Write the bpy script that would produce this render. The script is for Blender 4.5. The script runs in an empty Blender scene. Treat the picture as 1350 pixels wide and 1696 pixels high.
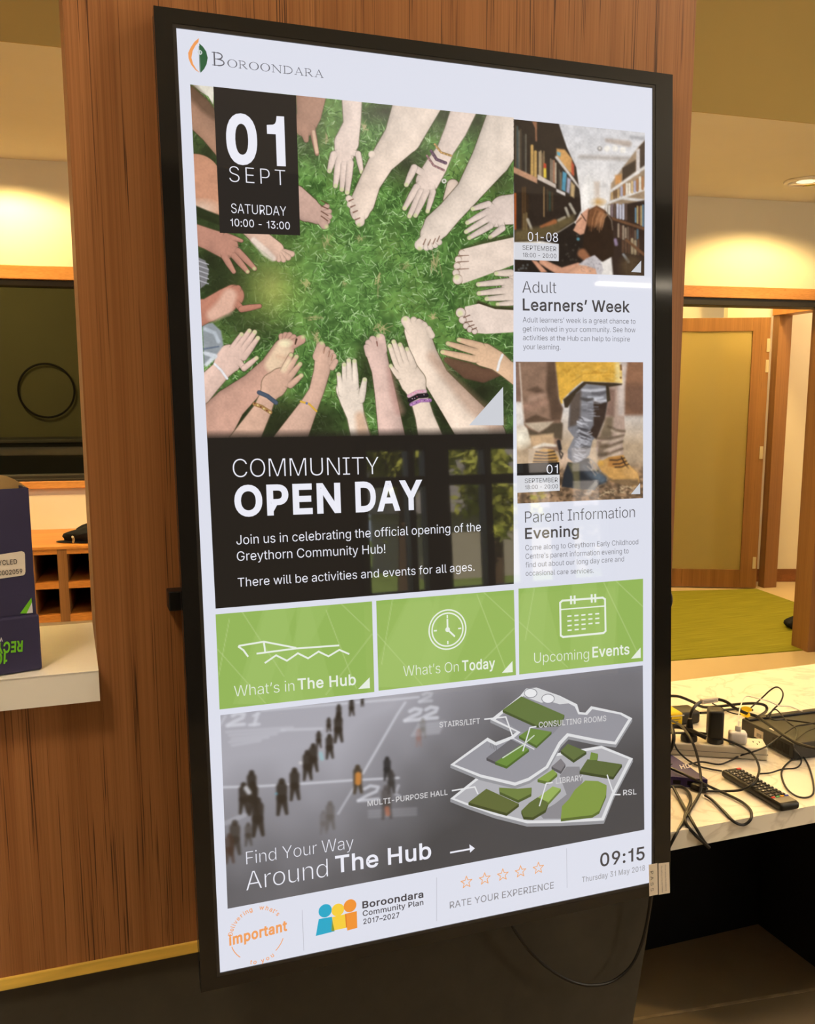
import bpy, bmesh, math, random
import numpy as np
from mathutils import Vector, Matrix
random.seed(7)
rng = np.random.default_rng(11)
S = bpy.context.scene
COL = S.collection

# ------------------------------------------------------------------ camera
CH = 1.56                                   # eye height above the floor
FPX, CX, CY = 1550.0, 675.0, 900.0          # focal length and principal point, for 1350 x 1696
RW = np.array([[0.93985464, -0.05339328, 0.33737576],
               [-0.34157322, -0.14404696, 0.92875089],
               [-0.0009911, -0.98812936, -0.15362091]])
cam_d = bpy.data.cameras.new('camera')
cam = bpy.data.objects.new('camera', cam_d)
COL.objects.link(cam)
cam_d.sensor_fit = 'HORIZONTAL'
cam_d.sensor_width = 36.0
cam_d.lens = FPX / 1350 * 36.0
cam_d.shift_y = (CY - 848.0) / 1350.0
cam_d.clip_start = 0.02
r_, u_, b_ = RW[:, 0], -RW[:, 1], -RW[:, 2]
cam.matrix_world = Matrix(((r_[0], u_[0], b_[0], 0), (r_[1], u_[1], b_[1], 0), (r_[2], u_[2], b_[2], CH), (0, 0, 0, 1)))
S.camera = cam

# ------------------------------------------------------------------ view, world, sun
S.view_settings.view_transform = 'Standard'
S.view_settings.look = 'None'
S.view_settings.exposure = 0.0
S.view_settings.gamma = 1.0
S.view_settings.use_curve_mapping = False
S.cycles.max_bounces = 8
S.cycles.sample_clamp_indirect = 6.0
W = bpy.data.worlds.new('sky')
S.world = W
W.use_nodes = True
wn = W.node_tree.nodes
wn['Background'].inputs['Color'].default_value = (0.72, 0.85, 1.0, 1)
wn['Background'].inputs['Strength'].default_value = 7.0
sun_d = bpy.data.lights.new('sun', 'SUN')
sun = bpy.data.objects.new('sun', sun_d)
COL.objects.link(sun)
sun_d.energy = 55.0
sun_d.angle = 0.01
sun_d.color = (1.0, 0.93, 0.8)
sun.rotation_euler = (math.radians(-42), math.radians(-12), 0)     # shines from above the building towards -Y

PANEL_E = 44.0                              # fill panels added out of view on the front ceiling
FILL_W = 95.0                               # warm fill spots added under the back soffit (watts)
WALLWASH_W = 46.0

# ------------------------------------------------------------------ helpers
def ray(u, v):
    return RW @ np.array([(u - CX) / FPX, (v - CY) / FPX, 1.0])
O3 = np.array([0.0, 0.0, CH])
def onz(u, v, z):
    d = ray(u, v); return O3 + d * ((z - CH) / d[2])
def ony(u, v, y):
    d = ray(u, v); return O3 + d * (y / d[1])
def onpl(u, v, o, n):
    d = ray(u, v); return O3 + d * (((o - O3) @ n) / (d @ n))

PW = {}                                     # world translation of parents
def put_parent(o, p):
    o.parent = p
    o.matrix_parent_inverse = Matrix.Translation(-Vector(PW.get(p.name, (0, 0, 0))))
def thing(name, label, cat, loc, group=None, kind=None):
    o = bpy.data.objects.new(name, None)
    o.empty_display_size = 0.05
    COL.objects.link(o)
    o.location = loc
    PW[o.name] = tuple(loc)
    tag(o, label, cat, group, kind)
    return o
def tag(o, label=None, cat=None, group=None, kind=None):
    if label: o['label'] = label
    if cat: o['category'] = cat
    if group: o['group'] = group
    if kind: o['kind'] = kind
    return o
def obj(name, verts, faces, mats, parent=None, smooth=False, fmat=None):
    me = bpy.data.meshes.new(name)
    me.from_pydata([tuple(map(float, v)) for v in verts], [], faces)
    for m in (mats if isinstance(mats, (list, tuple)) else [mats]):
        me.materials.append(m)
    if fmat: me.polygons.foreach_set('material_index', fmat)
    if smooth: me.polygons.foreach_set('use_smooth', [True] * len(me.polygons))
    me.update()
    o = bpy.data.objects.new(name, me)
    COL.objects.link(o)
    if parent: put_parent(o, parent)
    return o
class MB:
    """collects shapes for ONE mesh object"""
    def __init__(s): s.v = []; s.f = []; s.m = []
    def add(s, v, f, mi=0):
        k = len(s.v)
        s.v += [np.asarray(p, float) for p in v]
        s.f += [tuple(i + k for i in q) for q in f]
        s.m += [mi] * len(f)
    def bmesh(s, bm, mi=0):
        bm.verts.index_update()
        s.add([np.array(v.co) for v in bm.verts], [[v.index for v in f.verts] for f in bm.faces], mi)
        bm.free()
    def box(s, lo, hi, mi=0, fr=None, bev=0.0, seg=2):
        bm = bmesh.new()
        bmesh.ops.create_cube(bm, size=1.0)
        lo, hi = np.minimum(lo, hi), np.maximum(lo, hi)
        for v in bm.verts:
            v.co = Vector([(lo[i] + hi[i]) / 2 + v.co[i] * (hi[i] - lo[i]) for i in range(3)])
        if bev > 0:
            bmesh.ops.bevel(bm, geom=list(bm.edges), offset=min(bev, 0.49 * float(min(hi - lo))), segments=seg, affect='EDGES', profile=0.5)
        if fr is not None:
            for v in bm.verts: v.co = Vector(fr(*v.co))
        s.bmesh(bm, mi)
    def prism(s, poly, dvec, mi=0):
        n = len(poly); p = [np.asarray(q, float) for q in poly]
        s.add(p + [q + dvec for q in p], [tuple(range(n))[::-1], tuple(range(n, 2 * n))] + [(i, (i + 1) % n, n + (i + 1) % n, n + i) for i in range(n)], mi)
    def tube(s, pts, r, sides=8, mi=0, smooth=True, closed=False):
        P = catmull(pts, closed=closed) if smooth else [np.asarray(p, float) for p in pts]
        n = len(P); rs = r if hasattr(r, '__len__') else None
        V = []; up = np.array([0.13, 0.27, 0.95])
        for i in range(n):
            a = P[(i - 1) % n] if (closed or i) else P[i]; b = P[(i + 1) % n] if (closed or i < n - 1) else P[i]
            t = b - a; t = t / (np.linalg.norm(t) + 1e-12)
            up = up - (up @ t) * t
            if np.linalg.norm(up) < 1e-6: up = np.array([1.0, 0.1, 0]) - t * t[0]
            up = up / np.linalg.norm(up); w = np.cross(t, up)
            rr = np.interp(i / (n - 1), np.linspace(0, 1, len(rs)), rs) if rs is not None else r
            for k in range(sides):
                an = 2 * math.pi * k / sides
                V.append(P[i] + rr * (math.cos(an) * up + math.sin(an) * w))
        F = []
        for i in range(n if closed else n - 1):
            j = (i + 1) % n
            for k in range(sides):
                F.append((i * sides + k, i * sides + (k + 1) % sides, j * sides + (k + 1) % sides, j * sides + k))
        if not closed:
            F += [tuple(range(sides))[::-1], tuple((n - 1) * sides + k for k in range(sides))]
        s.add(V, F, mi)
    def lathe(s, c, prof, sides=24, mi=0, ax=(0, 0, 1), ex=(1, 0, 0)):
        ax = np.asarray(ax, float); ax /= np.linalg.norm(ax)
        ex = np.asarray(ex, float); ex = ex - (ex @ ax) * ax; ex /= np.linalg.norm(ex)
        ey = np.cross(ax, ex); c = np.asarray(c, float)
        V = [c + ax * h + r * (math.cos(2 * math.pi * k / sides) * ex + math.sin(2 * math.pi * k / sides) * ey) for r, h in prof for k in range(sides)]
        n = len(prof)
        F = [(i * sides + k, i * sides + (k + 1) % sides, (i + 1) * sides + (k + 1) % sides, (i + 1) * sides + k) for i in range(n - 1) for k in range(sides)]
        F += [tuple(range(sides))[::-1], tuple((n - 1) * sides + k for k in range(sides))]
        s.add(V, F, mi)
    def build(s, name, mats, parent=None, smooth=False):
        o = obj(name, s.v, s.f, mats, parent, smooth, s.m)
        bm = bmesh.new(); bm.from_mesh(o.data)
        bmesh.ops.recalc_face_normals(bm, faces=bm.faces); bm.to_mesh(o.data); bm.free()
        if smooth: o.data.set_sharp_from_angle(angle=math.radians(40))
        return o
def catmull(pts, sub=7, closed=False):
    P = [np.asarray(p, float) for p in pts]; n = len(P); out = []
    for i in range(n if closed else n - 1):
        if closed: p0, p1, p2, p3 = P[i - 1], P[i], P[(i + 1) % n], P[(i + 2) % n]
        else: p0, p1, p2, p3 = P[max(i - 1, 0)], P[i], P[i + 1], P[min(i + 2, n - 1)]
        for k in range(sub):
            t = k / sub
            out.append(0.5 * (2 * p1 + (p2 - p0) * t + (2 * p0 - 5 * p1 + 4 * p2 - p3) * t * t + (3 * p1 - p0 - 3 * p2 + p3) * t ** 3))
    if not closed: out.append(P[-1])
    return out
def box(name, lo, hi, m, parent=None, bev=0.0, fr=None):
    b = MB(); b.box(np.array(lo, float), np.array(hi, float), 0, fr, bev)
    return b.build(name, m, parent)

# ------------------------------------------------------------------ materials
def lin(c):
    c = np.asarray(c, float) / 255.0
    return np.where(c <= 0.04045, c / 12.92, ((c + 0.055) / 1.055) ** 2.4)
def pm(name, col, rough=0.5, spec=0.5, metal=0.0, srgb=True):
    m = bpy.data.materials.new(name); m.use_nodes = True
    b = m.node_tree.nodes['Principled BSDF']
    c = lin(col) if srgb else col
    b.inputs['Base Color'].default_value = (*c, 1)
    b.inputs['Roughness'].default_value = rough
    b.inputs['Specular IOR Level'].default_value = spec
    b.inputs['Metallic'].default_value = metal
    return m
def mottled(name, col, rough=0.5, spec=0.3, scale=(40, 40, 40), amt=0.12, bump=0.0):
    """plain colour with a little procedural unevenness"""
    m = pm(name, col, rough, spec); nt = m.node_tree; b = nt.nodes['Principled BSDF']
    tc = nt.nodes.new('ShaderNodeTexCoord'); mp = nt.nodes.new('ShaderNodeMapping'); mp.inputs['Scale'].default_value = scale
    nz = nt.nodes.new('ShaderNodeTexNoise'); nz.inputs['Scale'].default_value = 1.0; nz.inputs['Detail'].default_value = 4
    rp = nt.nodes.new('ShaderNodeValToRGB'); c = lin(col)
    rp.color_ramp.elements[0].position = 0.3; rp.color_ramp.elements[1].position = 0.7
    rp.color_ramp.elements[0].color = (*(c * (1 - amt)), 1); rp.color_ramp.elements[1].color = (*np.minimum(c * (1 + amt), 1), 1)
    L = nt.links.new
    L(tc.outputs['Object'], mp.inputs['Vector']); L(mp.outputs['Vector'], nz.inputs['Vector']); L(nz.outputs['Fac'], rp.inputs['Fac']); L(rp.outputs['Color'], b.inputs['Base Color'])
    if bump:
        bp = nt.nodes.new('ShaderNodeBump'); bp.inputs['Strength'].default_value = bump; bp.inputs['Distance'].default_value = 0.002
        L(nz.outputs['Fac'], bp.inputs['Height']); L(bp.outputs['Normal'], b.inputs['Normal'])
    return m
def wood(name, c_light, c_dark, c_pore, axis='z', fine=1.0, pore=0.62, rough=0.42):
    m = pm(name, c_light, rough, 0.35); nt = m.node_tree; b = nt.nodes['Principled BSDF']; L = nt.links.new
    tc = nt.nodes.new('ShaderNodeTexCoord')
    def nz(sc, long, det=3.0, rot=0.0):
        mp = nt.nodes.new('ShaderNodeMapping')
        v = [sc * fine, sc * fine, sc * fine]; v['xyz'.index(axis)] = long
        mp.inputs['Scale'].default_value = v; mp.inputs['Rotation'].default_value = (0, rot, 0)
        n = nt.nodes.new('ShaderNodeTexNoise'); n.inputs['Scale'].default_value = 1.0; n.inputs['Detail'].default_value = det
        L(tc.outputs['Object'], mp.inputs['Vector']); L(mp.outputs['Vector'], n.inputs['Vector']); return n
    a = nz(30, 0.4); f = nz(520, 1.5, 2.0); p = nz(400, 3.4, 2.0, 0.004); q = nz(40, 1.0, 2.0)
    r1 = nt.nodes.new('ShaderNodeValToRGB')
    r1.color_ramp.elements[0].position = 0.28; r1.color_ramp.elements[1].position = 0.72
    r1.color_ramp.elements[0].color = (*lin(c_dark), 1); r1.color_ramp.elements[1].color = (*lin(c_light), 1)
    L(a.outputs['Fac'], r1.inputs['Fac'])
    m1 = nt.nodes.new('ShaderNodeMix'); m1.data_type = 'RGBA'; m1.blend_type = 'MULTIPLY'; m1.inputs['Factor'].default_value = 0.4
    r2 = nt.nodes.new('ShaderNodeValToRGB'); r2.color_ramp.elements[0].position = 0.3; r2.color_ramp.elements[1].position = 0.62
    r2.color_ramp.elements[0].color = (.42, .38, .33, 1); r2.color_ramp.elements[1].color = (1, 1, 1, 1)
    L(f.outputs['Fac'], r2.inputs['Fac']); L(r1.outputs['Color'], m1.inputs['A']); L(r2.outputs['Color'], m1.inputs['B'])
    mul = nt.nodes.new('ShaderNodeMath'); mul.operation = 'MULTIPLY'; L(p.outputs['Fac'], mul.inputs[0])
    ad = nt.nodes.new('ShaderNodeMath'); ad.operation = 'ADD'; ad.inputs[1].default_value = 0.5; L(q.outputs['Fac'], ad.inputs[0]); L(ad.outputs[0], mul.inputs[1])
    r3 = nt.nodes.new('ShaderNodeValToRGB'); r3.color_ramp.elements[0].position = pore; r3.color_ramp.elements[1].position = pore + 0.10
    r3.color_ramp.elements[0].color = (0, 0, 0, 1); r3.color_ramp.elements[1].color = (1, 1, 1, 1); L(mul.outputs[0], r3.inputs['Fac'])
    m2 = nt.nodes.new('ShaderNodeMix'); m2.data_type = 'RGBA'; m2.inputs['B'].default_value = (*lin(c_pore), 1)
    L(r3.outputs['Color'], m2.inputs['Factor']); L(m1.outputs['Result'], m2.inputs['A']); L(m2.outputs['Result'], b.inputs['Base Color'])
    return m
def glow(name, col, e=1.0, rough=0.025, spec=0.5):
    """lit pixels of the display under glossy glass"""
    m = pm(name, (0, 0, 0), rough, spec); b = m.node_tree.nodes['Principled BSDF']
    b.inputs['Emission Color'].default_value = (*lin(col), 1); b.inputs['Emission Strength'].default_value = e
    return m
def lamp_mat(name, col, e):
    m = pm(name, (255, 255, 255)); b = m.node_tree.nodes['Principled BSDF']
    b.inputs['Emission Color'].default_value = (*col, 1); b.inputs['Emission Strength'].default_value = e
    return m
M = {}
M['veneer'] = wood('timber_veneer', (176, 120, 74), (154, 100, 58), (80, 48, 26), pore=.60)
M['oak'] = wood('oak_trim', (206, 150, 90), (184, 126, 70), (146, 94, 48), 'x', 0.6, 0.75)
M['oakv'] = wood('oak_upright', (146, 106, 68), (126, 88, 54), (92, 62, 36), 'z', 0.6, 0.75)
M['skirt'] = wood('skirting_timber', (140, 90, 55), (110, 68, 38), (80, 50, 30), 'x', 0.6, 0.75)
M['brass'] = mottled('yellow_strip', (236, 196, 88), 0.45, 0.4, (9, 9, 60), 0.14)
M['wall'] = mottled('painted_wall', (226, 220, 208), 0.85, 0.1, (3, 3, 3), 0.02)
M['ceil'] = mottled('painted_ceiling', (222, 216, 204), 0.9, 0.1, (3, 3, 3), 0.02)
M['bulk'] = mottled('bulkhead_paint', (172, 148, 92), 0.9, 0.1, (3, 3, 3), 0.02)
M['plinth'] = mottled('dark_laminate', (66, 62, 54), 0.5, 0.3, (30, 30, 30), 0.08)
M['black'] = mottled('black_panel', (22, 22, 24), 0.6, 0.2, (8, 8, 8), 0.1)
M['white'] = mottled('white_laminate', (238, 232, 222), 0.35, 0.4, (4, 4, 4), 0.02)
M['tilefloor'] = mottled('dark_floor_tile', (140, 124, 98), 0.55, 0.3, (5, 5, 5), 0.12)
M['grout'] = mottled('pale_grout', (170, 150, 120), 0.8, 0.1, (30, 30, 30), 0.2)
M['vinyl'] = mottled('beige_floor', (196, 176, 142), 0.6, 0.3, (2, 2, 2), 0.04)
M['carpet'] = mottled('green_carpet', (128, 127, 44), 0.95, 0.05, (3, 90, 3), 0.22, 0.4)
M['bezel'] = mottled('black_bezel_glass', (27, 26, 25), 0.07, 0.6, (5, 5, 5), 0.1)
M['lip'] = mottled('grey_panel_edge', (50, 48, 47), 0.25, 0.5, (5, 5, 5), 0.1)
M['case'] = mottled('black_casing', (16, 16, 16), 0.4, 0.4, (20, 20, 20), 0.1)
M['plastic'] = mottled('black_plastic', (24, 23, 21), 0.42, 0.45, (40, 40, 40), 0.15)
M['cable'] = mottled('black_cable', (20, 18, 15), 0.4, 0.4, (60, 60, 60), 0.15)
M['whitep'] = mottled('white_plastic', (232, 226, 218), 0.35, 0.4, (20, 20, 20), 0.02)
M['cream'] = mottled('cream_plastic', (224, 214, 192), 0.4, 0.4, (20, 20, 20), 0.03)
M['label'] = mottled('paper_label', (226, 214, 198), 0.7, 0.1, (60, 60, 60), 0.03)
M['ink'] = pm('black_ink', (34, 32, 32), 0.7, 0.1)
M['greyink'] = pm('grey_ink', (110, 104, 98), 0.7, 0.1)
M['yellow'] = mottled('yellow_label', (236, 200, 20), 0.5, 0.3, (50, 50, 50), 0.06)
M['purple'] = mottled('purple_casing', (52, 40, 104), 0.4, 0.4, (20, 20, 20), 0.1)
M['navy'] = mottled('navy_card', (54, 50, 80), 0.6, 0.25, (12, 12, 12), 0.06)
M['card'] = mottled('brown_card', (200, 164, 108), 0.8, 0.1, (12, 12, 60), 0.06)
M['lime'] = pm('lime_print', (116, 196, 44), 0.6, 0.2)
M['whiteink'] = pm('white_print', (222, 220, 224), 0.6, 0.2)
M['cloth'] = mottled('black_cloth', (32, 34, 40), 0.9, 0.1, (50, 50, 50), 0.2, 0.3)
M['alu'] = mottled('brushed_steel', (190, 180, 160), 0.35, 0.5, (80, 80, 4), 0.08)
M['mullion'] = mottled('bronze_frame', (40, 34, 30), 0.5, 0.4, (20, 20, 20), 0.1)
M['darkframe'] = mottled('dark_window_frame', (40, 36, 30), 0.5, 0.35, (20, 20, 20), 0.1)
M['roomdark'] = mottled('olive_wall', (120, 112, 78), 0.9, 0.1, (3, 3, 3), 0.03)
M['key_plate'] = mottled('grey_plate', (120, 112, 100), 0.4, 0.4, (20, 20, 20), 0.05)
M['hoop'] = mottled('dark_hoop', (34, 26, 16), 0.6, 0.2, (30, 30, 30), 0.1)
M['reflector'] = pm('downlight_reflector', (235, 232, 226), 0.12, 0.6, 0.9)
M['leaf'] = mottled('leaves', (170, 168, 70), 0.7, 0.2, (2, 2, 2), 0.35)
M['bark'] = mottled('bark', (84, 66, 50), 0.9, 0.1, (8, 8, 2), 0.3)
M['roof'] = mottled('grey_roof_tiles', (120, 112, 108), 0.8, 0.2, (2, 2, 12), 0.2)
M['render_wall'] = mottled('house_render', (150, 140, 124), 0.85, 0.1, (2, 2, 2), 0.05)
M['lawn'] = mottled('lawn', (110, 124, 60), 0.9, 0.1, (2, 2, 2), 0.2)
def frosted():
    m = pm('frosted_glass', (200, 186, 130), 0.55, 0.5); b = m.node_tree.nodes['Principled BSDF']
    b.inputs['Transmission Weight'].default_value = 0.55
    b.inputs['IOR'].default_value = 1.2
    return m
M['frost'] = frosted()
def clear_glass(name, f=0.1, tint=(1, 1, 1)):
    m = bpy.data.materials.new(name); m.use_nodes = True; nt = m.node_tree; nt.nodes.remove(nt.nodes['Principled BSDF'])
    t = nt.nodes.new('ShaderNodeBsdfTransparent'); t.inputs['Color'].default_value = (*tint, 1)
    g = nt.nodes.new('ShaderNodeBsdfGlossy'); g.inputs['Roughness'].default_value = 0.02
    x = nt.nodes.new('ShaderNodeMixShader'); x.inputs['Fac'].default_value = f
    nt.links.new(t.outputs[0], x.inputs[1]); nt.links.new(g.outputs[0], x.inputs[2]); nt.links.new(x.outputs[0], nt.nodes['Material Output'].inputs['Surface'])
    return m
M['glass'] = clear_glass('window_glass', 0.06, (0.9, 0.92, 0.85))
M['glassout'] = clear_glass('outside_window_glass', 0.04)

# ------------------------------------------------------------------ the setting
YW = 1.505                                  # front face of the timber cladding
XL, XR = 0.0285, 1.093                      # timber column edges
ZD = 0.72                                   # desk top
ZC = CH + ony(163, 1110, 1.47)[2] - CH      # top of the high counter
ZS = 1.1045 + CH                            # soffit of the back area
ZB = CH - 0.912                             # bottom of the timber cladding
ZT = 3.7                                    # front ceiling
def struct(o): o['kind'] = 'structure'; return o
zc0 = ZC - 0.049
# far wall frame: s runs along the wall, q towards the camera
FO = np.array([3.3331, 4.5686, 0.0]); FD = np.array([1, -0.1104, 0]); FD = FD / np.linalg.norm(FD)
FN = np.array([FD[1], -FD[0], 0.0])         # towards the camera
def onfar(u, v, q=0.0): return onpl(u, v, FO + FN * q, FN)
def fs(u, v, q=0.0): return float((onfar(u, v, q) - FO) @ FD)
def fz(u, v, q=0.0): return float(onfar(u, v, q)[2])
def ffr(s, q, z): return FO + FD * s + FN * q + np.array([0, 0, z])
def fbox(name, s0, s1, q0, q1, z0, z1, m, parent=None, bev=0.0): return box(name, (s0, q0, z0), (s1, q1, z1), m, parent, bev, ffr)

struct(box('floor', (-3.1, -3.6, -0.1), (9.5, 2.10, 0), M['tilefloor']))
struct(box('floor_back', (-4, 2.10, -0.1), (9.5, 8.5, 0.0), M['vinyl']))
struct(box('ceiling', (-3.1, -3.6, ZT), (6.6, 3.4, ZT + 0.1), M['ceil']))
# bulkhead and lower soffit of the back area
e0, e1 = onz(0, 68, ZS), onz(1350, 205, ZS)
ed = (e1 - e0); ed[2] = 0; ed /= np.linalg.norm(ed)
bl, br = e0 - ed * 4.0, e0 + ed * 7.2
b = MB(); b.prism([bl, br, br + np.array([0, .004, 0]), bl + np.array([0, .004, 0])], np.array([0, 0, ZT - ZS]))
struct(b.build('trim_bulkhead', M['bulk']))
fl, frr = FO - FD * 7.5 - FN * .2, FO + FD * 4.2 - FN * .2
b = MB(); b.prism([np.array([p[0], p[1], ZS + .002]) for p in (bl + np.array([0, .004, 0]), br + np.array([0, .004, 0]), frr, fl)], np.array([0, 0, 0.1]))
struct(b.build('ceiling_soffit', M['ceil']))
struct(box('wall_left', (-3.1, -3.6, 0), (-3.0, 8.5, ZT), M['wall']))
struct(box('wall_right', (6.5, -3.6, 0), (6.6, 4.12, ZT), M['wall']))
# far wall with a window opening (left) and a doorway (right)
zh0, zh1 = fz(1200, 494), fz(1200, 475)     # head trim
zg = fz(60, 786)                            # bottom of the glazing
zs0, zs1 = fz(100, 809, .03), fz(100, 797, .03)
sw0, sw1 = fs(-260, 600), fs(330, 600)
sd0, sd1 = fs(1040, 800), fs(1340, 960)
T = 0.12
struct(fbox('wall_far_upper', -7.3, 3.2, -T, 0, zh0, ZS + .01, M['wall']))
struct(fbox('wall_far_left', -7.3, sw0, -T, 0, 0, zh0, M['wall']))
struct(fbox('wall_far_below', sw0, sw1, -T, 0, 0, zs0 + .01, M['wall']))
struct(fbox('wall_far_middle', sw1, sd0, -T, 0, 0, zh0, M['wall']))
struct(fbox('wall_far_right', sd1 + .1, 3.2, -T, 0, 0, zh0, M['wall']))
struct(fbox('trim_head', -6.5, 3.2, 0, .025, zh0, zh1, M['oak'], bev=.003))
struct(fbox('trim_sill', sw0 - .05, sw1, -T, .03, zs0, zs1, M['oak'], bev=.003))
struct(fbox('trim_doorpost', sd1, sd1 + .12, -T - .01, .03, 0, zh0, M['oakv'], bev=.003))
struct(fbox('trim_track', sd0, sd1 + .5, -T, .012, fz(1200, 506), zh0, M['darkframe'], bev=.002))
# window in the left part of the far wall
wz0, wz1 = zs1, zh0
w = thing('window_1', 'wide dark window with black frame above the pigeonhole shelf', 'window', ffr((sw0 + sw1) / 2, 0, wz0), kind='structure')
fbox('window_frame', sw0, sw1, -.09, .005, fz(60, 474), wz1, M['darkframe'], w, .003)
fbox('window_rail', sw0, sw1, -.09, .0, wz0, fz(60, 787), M['darkframe'], w, .003)
fbox('window_track', sw0, sw1, -.0, .014, fz(60, 797), fz(60, 793), M['darkframe'], w, .002)
fbox('pane', sw0, sw1, -.05, -.044, fz(60, 790), fz(60, 470), M['glass'], w)
# dark room behind that window
def dk(u, v): return onpl(u, v, FO - FN * 1.9, FN)
d0, d1 = sw0 - 1.2, sw1 + .3
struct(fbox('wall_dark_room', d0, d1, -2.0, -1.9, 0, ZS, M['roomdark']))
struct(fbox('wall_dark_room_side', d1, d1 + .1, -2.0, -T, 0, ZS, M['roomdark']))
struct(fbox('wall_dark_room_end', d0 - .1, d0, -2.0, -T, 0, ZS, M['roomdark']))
struct(fbox('ceiling_dark_room', d0, d1, -2.0, -T, ZS, ZS + .1, M['ceil']))
hc = dk(78, 647); hr = np.linalg.norm(dk(124, 647) - hc)
b = MB(); ring = [hc + FN * .03 + hr * (math.cos(t) * FD + math.sin(t) * np.array([0, 0, 1])) for t in np.linspace(0, 2 * math.pi, 40, endpoint=False)]
b.tube(ring, .007, 8, 0, False, True)
tag(b.build('wall_hoop', M['hoop'], smooth=True), 'large thin dark hoop hanging on the wall behind the dark window', 'hoop')
lc = fs(60, 728, -1.5)
t = thing('low_cabinet', 'low dark cabinet behind the dark window, below the hoop', 'cabinet', ffr(lc, -1.6, 0))
fbox('cabinet_body', d0 + .05, d1 - .05, -1.86, -1.45, 0, fz(60, 728, -1.45) - .02, M['black'], t, .004)
fbox('cabinet_top', d0 + .04, d1 - .04, -1.87, -1.43, fz(60, 728, -1.45) - .02, fz(60, 728, -1.45), M['plinth'], t, .003)
q = onz(53, 493, ZS - .01)  # glowing disc stands in for a lamp mirrored in the window glass
t = thing('lamp_reflection', 'small pale glowing disc behind the dark window, standing for a lamp reflection', 'light', (q[0], q[1], ZS))
b = MB(); b.lathe((q[0], q[1], ZS - .015), [(.06, 0), (.075, .004), (.075, .015)], 20); b.build('glow_rim', M['whitep'], t, True)
b = MB(); b.lathe((q[0], q[1], ZS - .018), [(.055, 0), (.055, .003)], 20); b.build('diffuser', lamp_mat('lamp_reflection_glow', (1, .92, .7), 5.0), t)
# timber column, cladding below the counter, yellow strip and dark base
b = MB(); b.box(np.array([XL, YW, zc0 - .0]), np.array([XR, YW + .30, ZT]))
struct(b.build('wall_column', M['veneer']))
struct(box('wall_cladding', (-1.7, YW, ZB), (XR, YW + .03, zc0), M['veneer']))
struct(box('trim_strip', (-1.7, YW - .004, ZB - .021), (XR - .02, YW + .03, ZB), M['brass'], bev=.002))
pr0, pr1 = ony(1083, 1480, YW + .012), ony(1049, 1689, YW + .012)
pe = pr0 + (pr1 - pr0) * ((0.0 - pr0[2]) / (pr1[2] - pr0[2])); pt = pr0 + (pr1 - pr0) * ((ZB - .021 - pr0[2]) / (pr1[2] - pr0[2]))
pb = np.array([-1.7, YW + .012, 0]); pbt = np.array([-1.7, YW + .012, ZB - .021])
b = MB(); b.prism([pb, pe, pt, pbt], np.array([0, .03, 0]))
struct(b.build('wall_base', M['plinth']))
struct(box('wall_counter_back', (-1.7, YW + .28, 0), (XR - .02, YW + .31, ZC - .05), M['black']))

# floor joint under the desk
g0, g1 = onz(1049, 1689, 0), onz(1350, 1638.5, 0); gd = g1 - g0
b = MB(); w_ = np.array([0, .005, 0]); b.prism([g0 - gd * .3 - w_ + [0, 0, .0], g1 + gd * .6 - w_, g1 + gd * .6 + w_, g0 - gd * .3 + w_], np.array([0, 0, .0015]))
struct(b.build('trim_joint', M['grout']))

# high counter on the left
t = thing('counter', 'high white laminate counter left of the timber column', 'counter', (-.6, 1.6, zc0))
b = MB(); b.prism([np.array([-1.7, 1.47, zc0]), np.array([XL, 1.47, zc0]), np.array([XL, 1.80, zc0]), np.array([-1.7, 1.80, zc0])], np.array([0, 0, ZC - zc0 - .0005]))
b.build('counter_front', M['white'], t)
box('counter_top', (-1.7, 1.469, ZC - .0012), (XL, 1.80, ZC), M['white'], t)

# desk on the right
EY = float(onz(1108, 1379, ZD)[1])
t = thing('desk', 'white marble-look desk cluttered with cables, right of the sign', 'desk', (1.9, 1.8, 0))
DB = float(onz(1200, 1118, ZD)[1])
m = mottled('marble_laminate', (232, 224, 208), 0.3, 0.4, (3, 7, 3), 0.02)
nt = m.node_tree; bs = nt.nodes['Principled BSDF']; tc = nt.nodes.new('ShaderNodeTexCoord'); nz = nt.nodes.new('ShaderNodeTexNoise')
nz.inputs['Scale'].default_value = 5; nz.inputs['Detail'].default_value = 5; nz.inputs['Distortion'].default_value = 1.4
rp = nt.nodes.new('ShaderNodeValToRGB'); cr = rp.color_ramp; cr.elements[0].position = .47; cr.elements[1].position = .53
cr.elements[0].color = (*lin((232, 224, 208)), 1); cr.elements[1].color = (*lin((232, 224, 208)), 1)
e = cr.elements.new(.5); e.color = (*lin((212, 202, 184)), 1)
nt.links.new(tc.outputs['Object'], nz.inputs['Vector']); nt.links.new(nz.outputs['Fac'], rp.inputs['Fac']); nt.links.new(rp.outputs['Color'], bs.inputs['Base Color'])
M['marble'] = m
zt0 = ZD - float(onz(1108, 1379, ZD)[2] - ony(1108, 1409.6, EY)[2])
pts = [(1.035, EY), (3.2, EY), (3.2, DB), (XR + .004, DB), (XR + .004, YW - .004), (1.035, YW - .004)]
b = MB(); b.prism([np.array([x, y, zt0]) for x, y in pts], np.array([0, 0, ZD - zt0])); b.build('desk_top', M['marble'], t)
box('back_panel', (XR + .004, 2.083, 0), (3.2, 2.11, zt0), M['black'], t)
box('side_panel', (1.874, EY + .05, 0), (1.90, 2.083, zt0), M['black'], t)
ks = 1.874

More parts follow.
